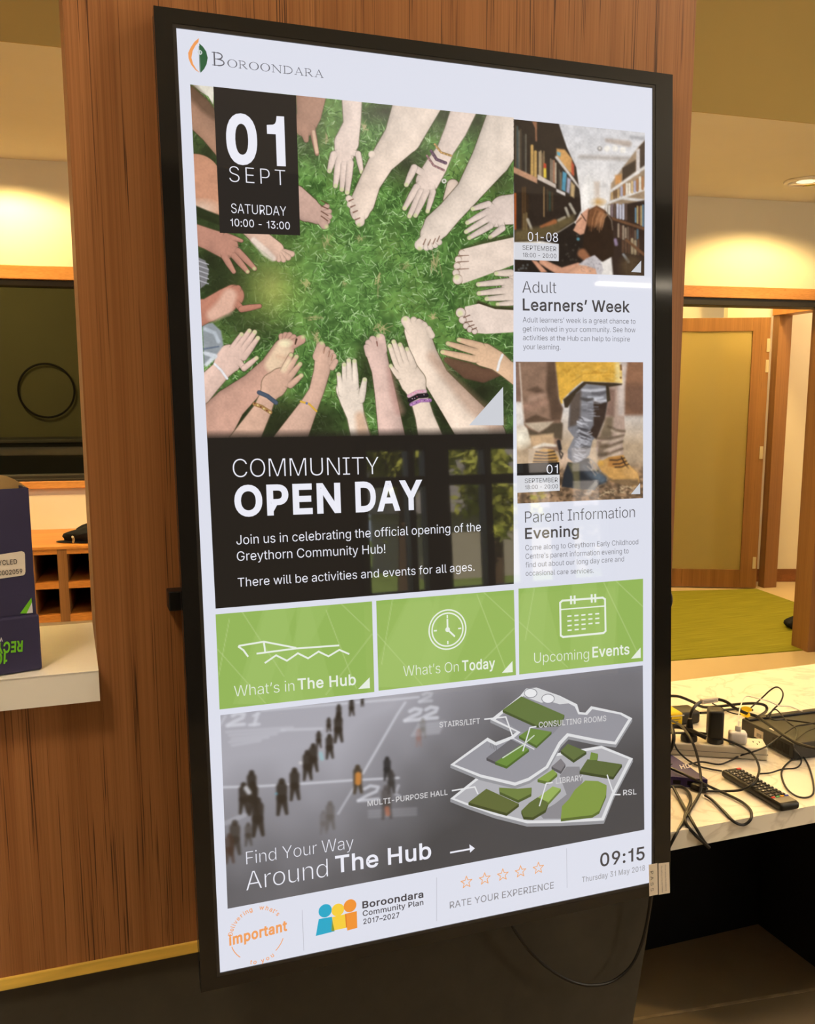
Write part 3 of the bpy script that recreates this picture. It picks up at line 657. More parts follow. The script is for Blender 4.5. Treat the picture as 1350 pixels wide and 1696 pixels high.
# letter outlines: advance width, then closed outlines as point-to-point steps (thousandths of the letter size)
GLYPH = {
    ' ': (188, ''),
    '!': (196, '67,160 -4,349 69,0 -4,-349|98,-4 -17,3 -15,10 -10,15 -4,17 4,17 10,15 15,10 17,3 18,-3 14,-10 10,-15 3,-17 -3,-17 -10,-15 -14,-10'),
    '%': (676, '175,283 -29,3 -25,11 -20,17 -15,21 -8,25 -3,28 0,24 3,28 9,24 14,22 20,17 25,10 29,4 31,-4 24,-10 20,-17 14,-22 9,-24 3,-28 0,-24 -3,-28 -9,-25 -14,-21 -20,-17 -25,-11|175,327 23,5 14,14 9,19 2,23 0,24 -2,23 -8,19 -15,14 -23,5 -22,-5 -15,-14 -8,-19 -3,-23 0,-24 3,-23 8,-19 15,-14|501,-10 -30,4 -25,11 -20,16 -14,22 -9,25 -3,27 0,25 3,27 9,25 15,22 20,16 24,11 30,4 30,-4 25,-11 20,-16 14,-22 8,-25 3,-27 0,-25 -3,-27 -9,-25 -14,-22 -20,-16 -24,-11|501,35 22,4 15,14 8,20 3,22 0,25 -3,22 -8,20 -14,14 -23,4 -22,-4 -15,-14 -8,-20 -3,-22 0,-25 2,-22 9,-20 15,-14|132,0 350,509 58,0 -349,-509'),
    '-': (453, '337,244 0,-56 -223,0 0,56'),
    '.': (188, '95,-4 -17,3 -15,10 -10,15 -3,17 3,18 10,14 15,10 17,4 18,-4 15,-10 10,-14 3,-18 -3,-17 -10,-15 -15,-10'),
    '/': (249, '235,533 -164,-609 -57,0 164,609'),
    '0': (453, '227,-7 -53,8 -44,23 -35,38 -26,51 -12,42 -7,47 -2,52 2,52 7,47 12,42 26,52 35,37 44,24 53,8 52,-8 44,-24 35,-37 26,-52 12,-42 7,-47 2,-52 -2,-52 -7,-47 -12,-42 -25,-51 -36,-38 -44,-23|227,50 34,6 29,18 23,29 17,41 10,50 4,60 -4,60 -10,51 -17,40 -23,30 -29,18 -34,7 -35,-7 -29,-18 -23,-30 -17,-40 -10,-51 -4,-60 4,-60 10,-50 17,-41 23,-29 29,-18'),
    '1': (345, '205,0 0,362 -120,0 0,43 65,5 40,20 23,40 7,39 48,0 0,-509'),
    '2': (453, '64,0 0,47 170,182 48,53 17,23 12,22 7,21 2,23 -3,26 -9,22 -15,17 -20,13 -23,8 -26,3 -28,-3 -24,-10 -19,-14 -14,-20 -9,-23 -3,-28 -61,0 5,43 15,37 25,31 32,23 39,15 43,5 43,-5 38,-14 31,-23 24,-29 15,-34 5,-39 -3,-27 -7,-27 -14,-28 -21,-31 -69,-79 -114,-120 0,-3 236,0 0,-57'),
    '3': (453, '218,-7 -45,4 -40,13 -35,20 -28,27 -18,34 -8,41 65,0 6,-25 11,-20 18,-16 21,-12 26,-7 28,-2 29,3 27,8 22,13 18,19 10,23 4,29 -3,27 -10,24 -17,21 -24,17 -33,10 -41,4 -44,0 0,51 131,149 0,4 -218,0 0,57 302,0 0,-48 -161,-183 0,11 53,-1 44,-12 36,-23 27,-31 16,-36 6,-41 -6,-42 -17,-37 -26,-30 -35,-24 -43,-14'),
    '5': (453, '221,-7 -43,5 -38,13 -32,21 -25,28 -17,33 -6,37 62,0 5,-22 11,-19 16,-16 19,-13 23,-8 25,-2 29,3 26,11 22,18 16,22 10,27 4,31 -4,31 -10,28 -17,23 -22,18 -27,11 -30,4 -26,-2 -25,-7 -22,-10 -17,-12 -61,7 29,256 270,0 0,-57 -215,0 -17,-151 2,0 19,14 23,10 25,6 26,3 34,-4 31,-9 27,-15 24,-21 19,-25 15,-29 9,-32 3,-36 -6,-46 -16,-41 -26,-35 -34,-26 -41,-16'),
    '7': (453, '97,0 226,448 0,4 -261,0 0,57 329,0 0,-60 -226,-449'),
    '8': (453, '226,-7 -48,5 -42,13 -35,22 -27,29 -17,34 -5,39 3,31 10,29 16,25 20,21 24,15 28,9 0,2 -34,15 -26,26 -17,34 -6,38 5,37 15,33 24,27 32,21 38,13 42,5 43,-5 37,-13 31,-21 24,-27 16,-33 5,-37 -6,-38 -17,-34 -26,-26 -33,-15 0,-2 27,-9 24,-15 21,-21 15,-25 10,-29 4,-31 -6,-39 -17,-34 -26,-29 -35,-22 -42,-13|226,49 32,3 27,8 22,14 16,17 10,22 4,26 -4,26 -11,24 -17,19 -22,15 -27,9 -30,3 -30,-3 -27,-9 -22,-15 -17,-19 -11,-24 -4,-26 4,-26 10,-22 16,-17 22,-14 28,-8|226,290 26,2 22,8 19,13 14,17 9,21 3,25 -3,23 -8,21 -14,17 -19,12 -23,8 -26,3 -26,-3 -23,-8 -18,-12 -14,-17 -9,-21 -3,-23 3,-25 9,-21 14,-17 19,-13 23,-8'),
    '9': (453, '226,516 45,-6 39,-16 33,-26 25,-34 16,-41 5,-46 -4,-38 -12,-39 -23,-46 -35,-56 -115,-168 -70,0 171,248 6,0 -8,-14 -12,-13 -14,-11 -16,-8 -19,-6 -20,-1 -43,4 -38,15 -31,23 -23,32 -15,38 -4,45 5,45 16,39 25,33 33,25 39,16|226,460 -27,-3 -25,-11 -20,-17 -16,-22 -9,-26 -4,-29 4,-30 9,-27 16,-21 20,-17 25,-10 27,-4 28,4 25,10 20,16 15,22 10,26 3,29 -3,31 -10,26 -15,22 -20,17 -25,11'),
    ':': (188, '95,-4 -17,3 -15,10 -10,15 -3,17 3,18 10,14 15,10 17,4 18,-4 15,-10 10,-14 3,-18 -3,-17 -10,-15 -15,-10|95,271 -17,3 -15,10 -10,15 -3,17 3,18 10,15 15,10 17,3 18,-3 15,-10 10,-15 3,-18 -3,-17 -10,-15 -15,-10'),
    'A': (480, '16,0 185,509 75,0 187,-509 -68,0 -108,302 -23,70 -32,106 13,0 -32,-107 -22,-69 -106,-302|110,142 0,57 260,0 0,-57'),
    'B': (456, '60,0 0,509 181,0 48,-5 40,-13 30,-22 22,-27 13,-32 4,-36 -3,-30 -8,-24 -14,-19 -17,-15 -20,-11 -21,-8 0,-5 24,-5 24,-12 22,-18 17,-24 12,-30 4,-37 -5,-36 -13,-33 -23,-28 -33,-21 -43,-14 -54,-4|125,57 120,0 51,6 34,17 19,25 6,32 -3,24 -10,23 -15,19 -21,15 -27,10 -31,3 -123,0|125,285 113,0 27,3 23,8 20,13 15,17 10,22 3,24 -6,31 -17,26 -30,17 -43,6 -115,0'),
    'C': (510, '267,-7 -62,8 -55,24 -46,38 -34,52 -17,42 -9,46 -4,51 4,51 9,47 17,41 34,52 46,39 55,24 62,8 38,-3 35,-9 33,-14 29,-19 25,-24 21,-29 15,-33 10,-37 -65,0 -7,25 -12,22 -14,18 -18,15 -20,12 -22,9 -23,5 -25,2 -44,-6 -39,-18 -34,-29 -25,-39 -16,-50 -6,-60 6,-60 16,-49 26,-40 33,-29 39,-17 44,-6 25,2 23,5 22,9 20,12 18,15 14,18 12,22 7,24 65,0 -10,-36 -15,-33 -20,-29 -26,-24 -29,-19 -32,-14 -36,-9'),
    'D': (502, '219,0 -123,0 0,57 119,0 57,6 46,18 36,29 25,39 15,49 5,57 -5,57 -15,49 -25,38 -34,29 -45,18 -54,6 -128,0 0,57 132,0 69,-8 59,-23 46,-37 34,-50 16,-40 9,-45 4,-51 -4,-50 -9,-46 -16,-40 -35,-51 -47,-37 -60,-23|125,509 0,-509 -65,0 0,509'),
    'E': (419, '60,0 0,509 312,0 0,-57 -247,0 0,-166 230,0 0,-57 -230,0 0,-172 250,0 0,-57'),
    'F': (410, '60,0 0,509 309,0 0,-57 -244,0 0,-174 221,0 0,-57 -221,0 0,-221'),
    'G': (520, '269,-7 -64,8 -56,24 -45,39 -35,52 -16,41 -10,46 -3,51 3,51 10,47 16,41 34,52 46,39 54,24 62,8 39,-3 36,-9 34,-15 29,-20 26,-24 20,-29 16,-32 9,-35 -66,0 -9,23 -12,21 -14,18 -17,16 -19,12 -22,9 -24,6 -26,2 -43,-6 -39,-18 -33,-28 -25,-40 -16,-50 -6,-60 6,-60 16,-49 26,-40 33,-29 40,-17 45,-6 40,4 36,14 29,22 22,30 14,37 5,42 19,-3 -151,0 0,57 195,0 0,-56 -7,-59 -20,-50 -32,-41 -42,-31 -51,-19'),
    'H': (517, '60,0 0,509 65,0 0,-220 267,0 0,220 65,0 0,-509 -65,0 0,232 -267,0 0,-232'),
    'I': (300, '31,0 0,57 87,0 0,395 -87,0 0,57 238,0 0,-57 -86,0 0,-395 86,0 0,-57'),
    'J': (396, '185,-7 -61,10 -49,30 -31,48 -11,64 0,28 65,0 0,-28 6,-41 18,-30 27,-18 36,-6 35,6 28,18 18,30 6,41 0,364 64,0 0,-364 -10,-64 -32,-48 -48,-30'),
    'L': (393, '60,0 0,509 65,0 0,-452 236,0 0,-57'),
    'M': (628, '60,0 0,509 92,0 125,-322 10,-28 12,-36 12,-39 11,-35 -15,0 11,34 12,38 12,37 10,29 124,322 92,0 0,-509 -64,0 0,291 0,36 1,42 1,44 1,44 6,0 -15,-48 -16,-46 -15,-41 -11,-31 -114,-291 -56,0 -116,291 -11,30 -14,40 -16,47 -17,49 7,0 1,-41 1,-44 1,-44 0,-37 0,-291'),
    'N': (523, '60,0 0,509 76,0 207,-326 20,-32 25,-44 26,-52 -9,-1 -4,54 -2,49 0,38 0,314 64,0 0,-509 -76,0 -185,290 -25,41 -29,50 -40,71 11,2 3,-70 2,-56 1,-37 0,-291'),
    'O': (533, '267,-7 -62,8 -55,24 -45,38 -35,52 -17,42 -9,46 -4,51 4,51 9,47 17,41 35,52 45,39 55,24 62,8 62,-8 55,-24 45,-39 35,-52 16,-41 10,-47 3,-51 -3,-51 -10,-46 -16,-42 -35,-52 -45,-38 -55,-24|267,53 43,6 39,17 34,29 25,39 17,50 5,60 -5,60 -17,51 -25,39 -34,29 -39,17 -43,6 -44,-6 -39,-17 -33,-29 -26,-40 -16,-50 -6,-60 6,-60 16,-50 26,-39 33,-29 39,-17'),
    'P': (445, '60,0 0,509 175,0 54,-6 43,-16 34,-25 24,-32 14,-39 5,-43 -5,-44 -14,-39 -24,-32 -34,-26 -43,-16 -54,-5 -126,0 0,56 124,0 36,4 28,10 21,16 15,22 9,25 2,29 -2,28 -9,26 -15,21 -21,16 -29,10 -36,3 -107,0 0,-452'),
    'R': (449, '60,0 0,509 176,0 54,-5 43,-15 34,-24 23,-32 15,-38 4,-43 -4,-43 -15,-38 -23,-31 -34,-23 -44,-14 -53,-5 -140,0 0,57 138,0 35,3 29,9 21,14 15,19 8,24 3,28 -3,28 -8,25 -15,20 -21,15 -29,9 -36,3 -108,0 0,-452|353,0 -123,229 73,0 125,-229'),
    'S': (447, '224,-9 -52,5 -44,13 -37,22 -27,29 -18,36 -8,41 66,0 6,-27 13,-22 19,-17 24,-12 28,-7 30,-3 33,3 29,8 25,14 18,18 12,22 5,25 -4,22 -10,18 -16,14 -20,12 -51,17 -61,17 -56,21 -42,29 -26,37 -8,46 6,41 17,35 27,28 36,22 42,13 47,5 48,-5 41,-13 35,-22 26,-27 17,-34 7,-37 -64,0 -11,34 -24,25 -35,16 -42,6 -31,-3 -27,-8 -22,-13 -16,-17 -11,-20 -3,-22 4,-24 12,-18 17,-15 21,-11 43,-15 52,-14 48,-15 24,-12 23,-14 20,-18 16,-22 10,-27 3,-32 -5,-40 -17,-35 -26,-30 -37,-23 -45,-15'),
    'T': (449, '32,452 0,57 385,0 0,-57 -160,0 0,-452 -64,0 0,452'),
    'U': (517, '259,-8 -56,6 -49,17 -40,28 -29,37 -19,44 -6,49 0,336 64,0 0,-331 4,-34 13,-31 19,-26 27,-19 33,-12 39,-4 39,4 33,12 26,19 20,26 12,31 4,34 0,331 64,0 0,-336 -6,-49 -18,-44 -30,-37 -40,-28 -48,-17'),
    'W': (686, '155,0 -139,509 66,0 81,-313 12,-51 12,-51 10,-54 -8,0 11,54 11,51 13,51 82,313 74,0 82,-313 12,-51 12,-51 11,-54 -9,0 11,54 11,51 13,51 80,313 67,0 -140,-509 -75,0 -87,323 -17,68 -15,84 14,0 -15,-80 -17,-72 -88,-323'),
    'X': (474, '18,0 199,284 0,-48 -188,273 75,0 74,-109 26,-39 19,-32 20,-37 -11,0 20,37 20,32 26,39 76,109 72,0 -187,-270 0,48 197,-287 -74,0 -90,129 -24,36 -18,30 -20,36 14,0 -19,-35 -19,-30 -24,-37 -91,-129'),
    'Y': (472, '203,0 0,208 -187,301 75,0 101,-165 30,-52 28,-62 -26,0 27,63 29,51 101,165 74,0 -187,-301 0,-208'),
    'a': (389, '160,-9 -34,4 -32,10 -26,17 -20,23 -13,28 -5,35 4,30 9,23 15,18 20,14 22,10 25,8 53,9 56,7 18,3 13,5 8,8 3,12 0,2 -3,22 -6,18 -11,14 -16,11 -20,7 -24,2 -25,-2 -22,-7 -17,-9 -14,-12 -11,-13 -7,-14 -59,17 16,31 22,24 25,18 29,11 30,7 31,2 45,-5 24,-7 23,-12 20,-17 16,-23 11,-30 4,-39 0,-251 -60,0 0,52 -5,0 -8,-14 -12,-13 -16,-13 -21,-11 -25,-7|170,45 32,4 26,10 20,15 15,19 9,22 4,23 0,52 -6,-4 -11,-4 -28,-6 -31,-5 -25,-3 -41,-9 -17,-9 -14,-11 -8,-15 -3,-19 2,-18 8,-15 12,-11 16,-9 19,-5'),
    'b': (424, '229,-8 -31,3 -26,9 -19,13 -15,14 -20,28 -6,0 0,-59 -59,0 0,509 61,0 0,-190 4,0 19,27 15,14 19,13 26,8 32,3 45,-6 39,-17 32,-29 25,-39 15,-48 5,-56 -5,-56 -15,-49 -24,-39 -33,-29 -39,-18|220,47 33,4 26,15 22,22 15,29 9,34 3,38 -3,38 -9,34 -15,29 -21,21 -27,14 -33,5 -32,-5 -27,-13 -21,-21 -15,-28 -9,-34 -3,-40 3,-39 9,-35 15,-29 22,-21 26,-14'),
    'c': (396, '207,-8 -48,6 -42,18 -35,30 -26,39 -16,48 -6,54 6,56 16,48 26,39 35,30 42,18 48,6 27,-1 26,-6 24,-9 21,-12 19,-15 16,-19 13,-21 9,-24 -59,-15 -5,14 -8,13 -9,12 -11,10 -13,8 -15,6 -16,4 -19,1 -34,-5 -28,-15 -21,-23 -16,-29 -9,-34 -3,-37 3,-36 9,-34 16,-28 21,-23 28,-15 34,-5 19,2 17,4 15,6 13,8 11,10 10,13 7,13 5,15 59,-15 -9,-24 -13,-22 -16,-19 -19,-16 -21,-12 -24,-10 -26,-5'),
    'd': (424, '195,-8 -44,6 -40,18 -32,29 -24,39 -16,49 -5,56 5,56 16,48 24,39 33,29 39,17 45,6 32,-3 25,-8 19,-13 15,-14 19,-27 5,0 0,190 61,0 0,-509 -59,0 0,59 -6,0 -20,-28 -15,-14 -20,-13 -25,-9|205,47 31,4 27,14 21,21 15,29 10,35 3,39 -3,40 -9,34 -16,28 -21,21 -26,13 -32,5 -33,-5 -27,-14 -21,-21 -16,-29 -9,-34 -3,-38 3,-38 10,-34 15,-29 21,-22 27,-15'),
    'e': (404, '212,-8 -51,6 -44,18 -35,30 -26,39 -16,47 -6,55 5,55 16,48 26,39 34,30 42,19 48,6 31,-2 30,-8 28,-13 25,-20 22,-26 16,-33 11,-40 3,-48 0,-25 -296,0 0,52 263,0 -28,-19 -3,35 -9,32 -15,25 -20,20 -26,12 -32,4 -32,-4 -27,-13 -21,-19 -16,-24 -10,-29 -3,-30 0,-33 4,-39 10,-33 18,-26 23,-19 28,-11 33,-4 22,2 20,5 17,8 14,12 12,15 9,17 59,-14 -12,-28 -18,-24 -24,-20 -28,-15 -34,-9'),
    'f': (254, '228,379 0,-52 -222,0 0,52|81,0 0,432 3,29 12,25 17,19 22,14 26,8 26,3 35,-3 21,-6 -16,-53 -12,4 -20,2 -24,-4 -17,-10 -9,-17 -3,-24 0,-419'),
    'g': (425, '207,-151 -39,3 -34,8 -29,13 -23,17 -18,19 -13,22 50,28 21,-25 14,-12 18,-10 24,-7 29,-2 42,5 33,17 22,28 7,41 0,74 -5,0 -19,-27 -15,-13 -20,-12 -25,-8 -32,-3 -43,5 -39,17 -33,26 -25,37 -16,46 -5,55 5,55 16,47 25,39 32,29 40,17 44,6 32,-2 25,-9 20,-13 15,-14 20,-27 5,0 0,60 59,0 0,-388 -5,-45 -17,-36 -26,-27 -33,-19 -40,-11|205,59 32,4 27,12 21,20 15,26 9,33 3,39 -3,38 -9,33 -15,27 -21,21 -27,13 -32,5 -33,-5 -27,-13 -21,-22 -15,-28 -10,-33 -3,-36 3,-38 10,-32 15,-27 21,-20 27,-13'),
    'h': (410, '114,227 0,-227 -61,0 0,509 61,0 0,-222 -12,0 22,45 28,30 35,17 40,5 37,-4 31,-11 26,-20 20,-28 12,-36 4,-45 0,-240 -61,0 0,235 -6,40 -17,29 -27,19 -36,6 -26,-3 -23,-9 -20,-14 -15,-20 -9,-26'),
    'i': (167, '53,0 0,379 61,0 0,-379|84,443 -17,3 -13,9 -10,13 -3,15 3,16 10,13 13,9 17,3 16,-3 14,-9 9,-13 3,-16 -3,-15 -9,-13 -14,-9'),
    'k': (381, '110,137 0,75 11,0 163,167 76,0 -176,-180 -7,0|53,0 0,509 61,0 0,-509|294,0 -146,186 43,43 181,-229'),
    'l': (189, '139,-2 -38,5 -27,17 -16,27 -5,37 0,425 61,0 0,-410 1,-22 5,-15 10,-8 16,-2 14,1 10,1 11,-51 -19,-4'),
    'm': (610, '53,0 0,379 59,0 0,-84 -4,0 10,28 14,23 19,17 21,13 23,8 24,2 38,-6 30,-19 22,-30 12,-36 -9,0 10,26 15,22 20,18 24,14 26,8 30,3 31,-3 29,-11 25,-18 19,-26 12,-32 4,-41 0,-255 -61,0 0,254 -6,35 -17,24 -26,13 -28,4 -24,-2 -21,-8 -16,-13 -13,-17 -7,-20 -3,-23 0,-247 -61,0 0,260 -5,28 -16,23 -24,15 -30,4 -21,-2 -20,-8 -18,-13 -14,-18 -9,-23 -3,-28 0,-238'),
    'n': (410, '114,227 0,-227 -61,0 0,379 59,0 0,-92 -10,0 22,45 28,30 35,17 40,5 37,-4 31,-11 26,-20 20,-28 12,-36 4,-45 0,-240 -61,0 0,235 -6,40 -17,29 -27,19 -36,6 -26,-3 -23,-9 -20,-14 -15,-20 -9,-26'),
    'o': (415, '207,-8 -48,6 -42,18 -35,30 -26,39 -16,48 -6,54 6,56 16,48 26,39 35,30 42,18 48,6 49,-6 43,-18 34,-30 26,-39 17,-48 5,-56 -5,-54 -17,-48 -26,-39 -34,-30 -43,-18|207,46 35,5 28,15 22,23 15,28 9,34 3,36 -3,37 -9,34 -15,29 -22,23 -28,15 -35,5 -34,-5 -28,-15 -21,-23 -16,-29 -9,-34 -3,-37 3,-36 9,-34 16,-28 21,-23 28,-15'),
    'p': (424, '53,-143 0,522 59,0 0,-60 6,0 19,27 15,14 19,13 26,8 32,3 45,-6 39,-17 32,-29 25,-39 15,-48 5,-56 -5,-56 -15,-49 -24,-39 -33,-29 -39,-18 -45,-6 -31,3 -25,9 -20,13 -15,14 -20,28 -4,0 0,-202|220,47 33,4 26,15 22,22 15,29 9,34 3,38 -3,38 -9,34 -15,29 -21,21 -27,14 -33,5 -32,-5 -27,-13 -21,-21 -15,-28 -9,-34 -3,-40 3,-39 9,-35 15,-29 22,-21 26,-14'),
    'r': (259, '53,0 0,379 59,0 0,-58 3,0 15,26 22,20 29,13 32,5 16,-1 14,0 0,-62 -13,2 -23,2 -25,-3 -23,-8 -19,-14 -14,-17 -9,-22 -3,-25 0,-237'),
    's': (365, '182,-8 -37,3 -33,8 -28,15 -22,20 -17,25 -9,31 58,13 11,-28 19,-19 26,-11 31,-4 36,5 27,12 18,19 6,22 -3,18 -11,15 -17,11 -25,8 -63,15 -45,16 -32,22 -19,29 -6,37 4,31 14,27 22,22 28,16 34,11 38,3 36,-3 31,-9 25,-14 20,-19 15,-23 10,-26 -56,-13 -10,21 -15,18 -24,12 -32,5 -31,-4 -25,-12 -17,-18 -5,-22 3,-19 12,-15 20,-11 28,-9 57,-14 46,-15 31,-23 19,-29 6,-35 -5,-32 -14,-28 -22,-23 -30,-18 -37,-11'),
    't': (227, '204,379 0,-52 -198,0 0,52|65,471 61,0 0,-373 2,-22 8,-15 14,-8 20,-3 15,1 17,3 11,-52 -21,-5 -24,-1 -43,6 -33,19 -20,31 -7,41'),
    'u': (410, '182,-5 -36,4 -31,12 -26,20 -20,28 -12,36 -4,44 0,240 61,0 0,-235 5,-39 18,-30 27,-19 36,-6 26,3 23,9 19,15 15,20 10,25 3,31 0,226 61,0 0,-379 -59,0 0,92 9,0 -21,-45 -29,-30 -35,-17'),
    'v': (389, '163,0 -146,379 67,0 81,-224 22,-68 19,-66 -22,0 19,66 21,68 81,224 66,0 -145,-379'),
    'w': (567, '138,0 -115,379 64,0 46,-165 21,-77 21,-96 -10,0 21,94 20,79 46,165 64,0 46,-165 20,-78 20,-95 -11,0 22,94 21,79 46,165 65,0 -116,-379 -61,0 -49,172 -14,53 -14,55 -14,58 14,0 -14,-58 -14,-55 -15,-53 -49,-172'),
    'y': (389, '47,-139 14,53 10,-1 17,-3 16,1 14,5 12,10 11,16 10,22 12,35 -146,380 67,0 81,-224 22,-68 19,-66 -22,0 18,66 22,68 81,224 66,0 -167,-437 -13,-27 -14,-22 -18,-17 -20,-12 -22,-7 -26,-2 -26,2'),
    '–': (350, '350,244 0,-56 -350,0 0,56'),
    '’': (177, '52,318 30,191 69,0 -53,-191'),
}
def mitre(st, off):
    e = np.roll(st, -1, 0) - st; e /= np.linalg.norm(e, axis=1)[:, None]
    n = np.stack([-e[:, 1], e[:, 0]], 1); p = np.roll(n, 1, 0)
    b_ = n + p; q = np.maximum((b_ * b_).sum(1), .9)[:, None]
    return b_ * 2 / q * off, n, p
GC = {}
def area2(p): return float((p[:, 0] * np.roll(p[:, 1], -1) - np.roll(p[:, 0], -1) * p[:, 1]).sum())
def inside(pt, poly):
    x, y = pt; p, q = poly, np.roll(poly, -1, 0)
    k = (p[:, 1] > y) != (q[:, 1] > y)
    return bool((k & (x < (q[:, 0] - p[:, 0]) * (y - p[:, 1]) / (q[:, 1] - p[:, 1] + 1e-12) + p[:, 0])).sum() % 2)
def glyphs(body, off=0.0, sp=1.0):
    k = (body, off, sp)
    if k in GC: return GC[k]
    layers, V, F = [], [], []
    x = 0.0
    for ch in body:
        adv, spl = GLYPH[ch]; outs, holes = [], []
        for sg in (spl.split('|') if spl else ()):
            st = np.cumsum([[int(q) for q in w.split(',')] for w in sg.split(' ')], 0) / 1000.0
            st = st[[i for i in range(len(st)) if np.linalg.norm(st[i] - st[i - 1]) > .003]] + [x, 0]
            if off < 0: st = st + mitre(st, off)[0]
            if off > 0:                                            # heavier weight: a band along the outline
                m_, n1, n0 = mitre(st, off); nx = np.roll(st, -1, 0)
                for i in range(len(st)):
                    t = len(V); nn = n1[i] * off
                    V += [st[i], nx[i], nx[i] + nn, st[i] + nn]; F.append((t, t + 1, t + 2, t + 3))
                    if n0[i][0] * n1[i][1] - n0[i][1] * n1[i][0] < 0:
                        t = len(V); V += [st[i], st[i] + n0[i] * off, st[i] + m_[i], st[i] + n1[i] * off]; F.append((t, t + 1, t + 2, t + 3))
            (outs if area2(st) < 0 else holes).append(st)
        for i, o_ in enumerate(outs):
            while len(layers) <= i: layers.append([])
            layers[i].append(o_); layers[i] += [h for h in holes if inside(h[0], o_)]
        x += (adv / 1000.0 + off * 1.4) * sp
    for lay in layers:
        cu = bpy.data.curves.new('lettering', 'CURVE'); cu.dimensions = '2D'; cu.fill_mode = 'BOTH'
        for st in lay:
            s_ = cu.splines.new('POLY'); s_.points.add(len(st) - 1); s_.use_cyclic_u = True
            s_.points.foreach_set('co', np.concatenate([st, np.zeros((len(st), 1)), np.ones((len(st), 1))], 1).ravel())
        o = bpy.data.objects.new('lettering', cu); COL.objects.link(o)
        bpy.context.view_layer.update()
        me = bpy.data.meshes.new_from_object(o.evaluated_get(bpy.context.evaluated_depsgraph_get()))
        t = len(V); V += [np.array(v.co[:2]) for v in me.vertices]; F += [tuple(q + t for q in p.vertices) for p in me.polygons]
        bpy.data.objects.remove(o); bpy.data.curves.remove(cu); bpy.data.meshes.remove(me)
    GC[k] = (np.array(V).reshape(-1, 2), F)
    return GC[k]
LI, BO = -.013, .016                        # light and bold lettering
WH = (236, 236, 246); DK = (74, 70, 70); GY = (120, 118, 122)

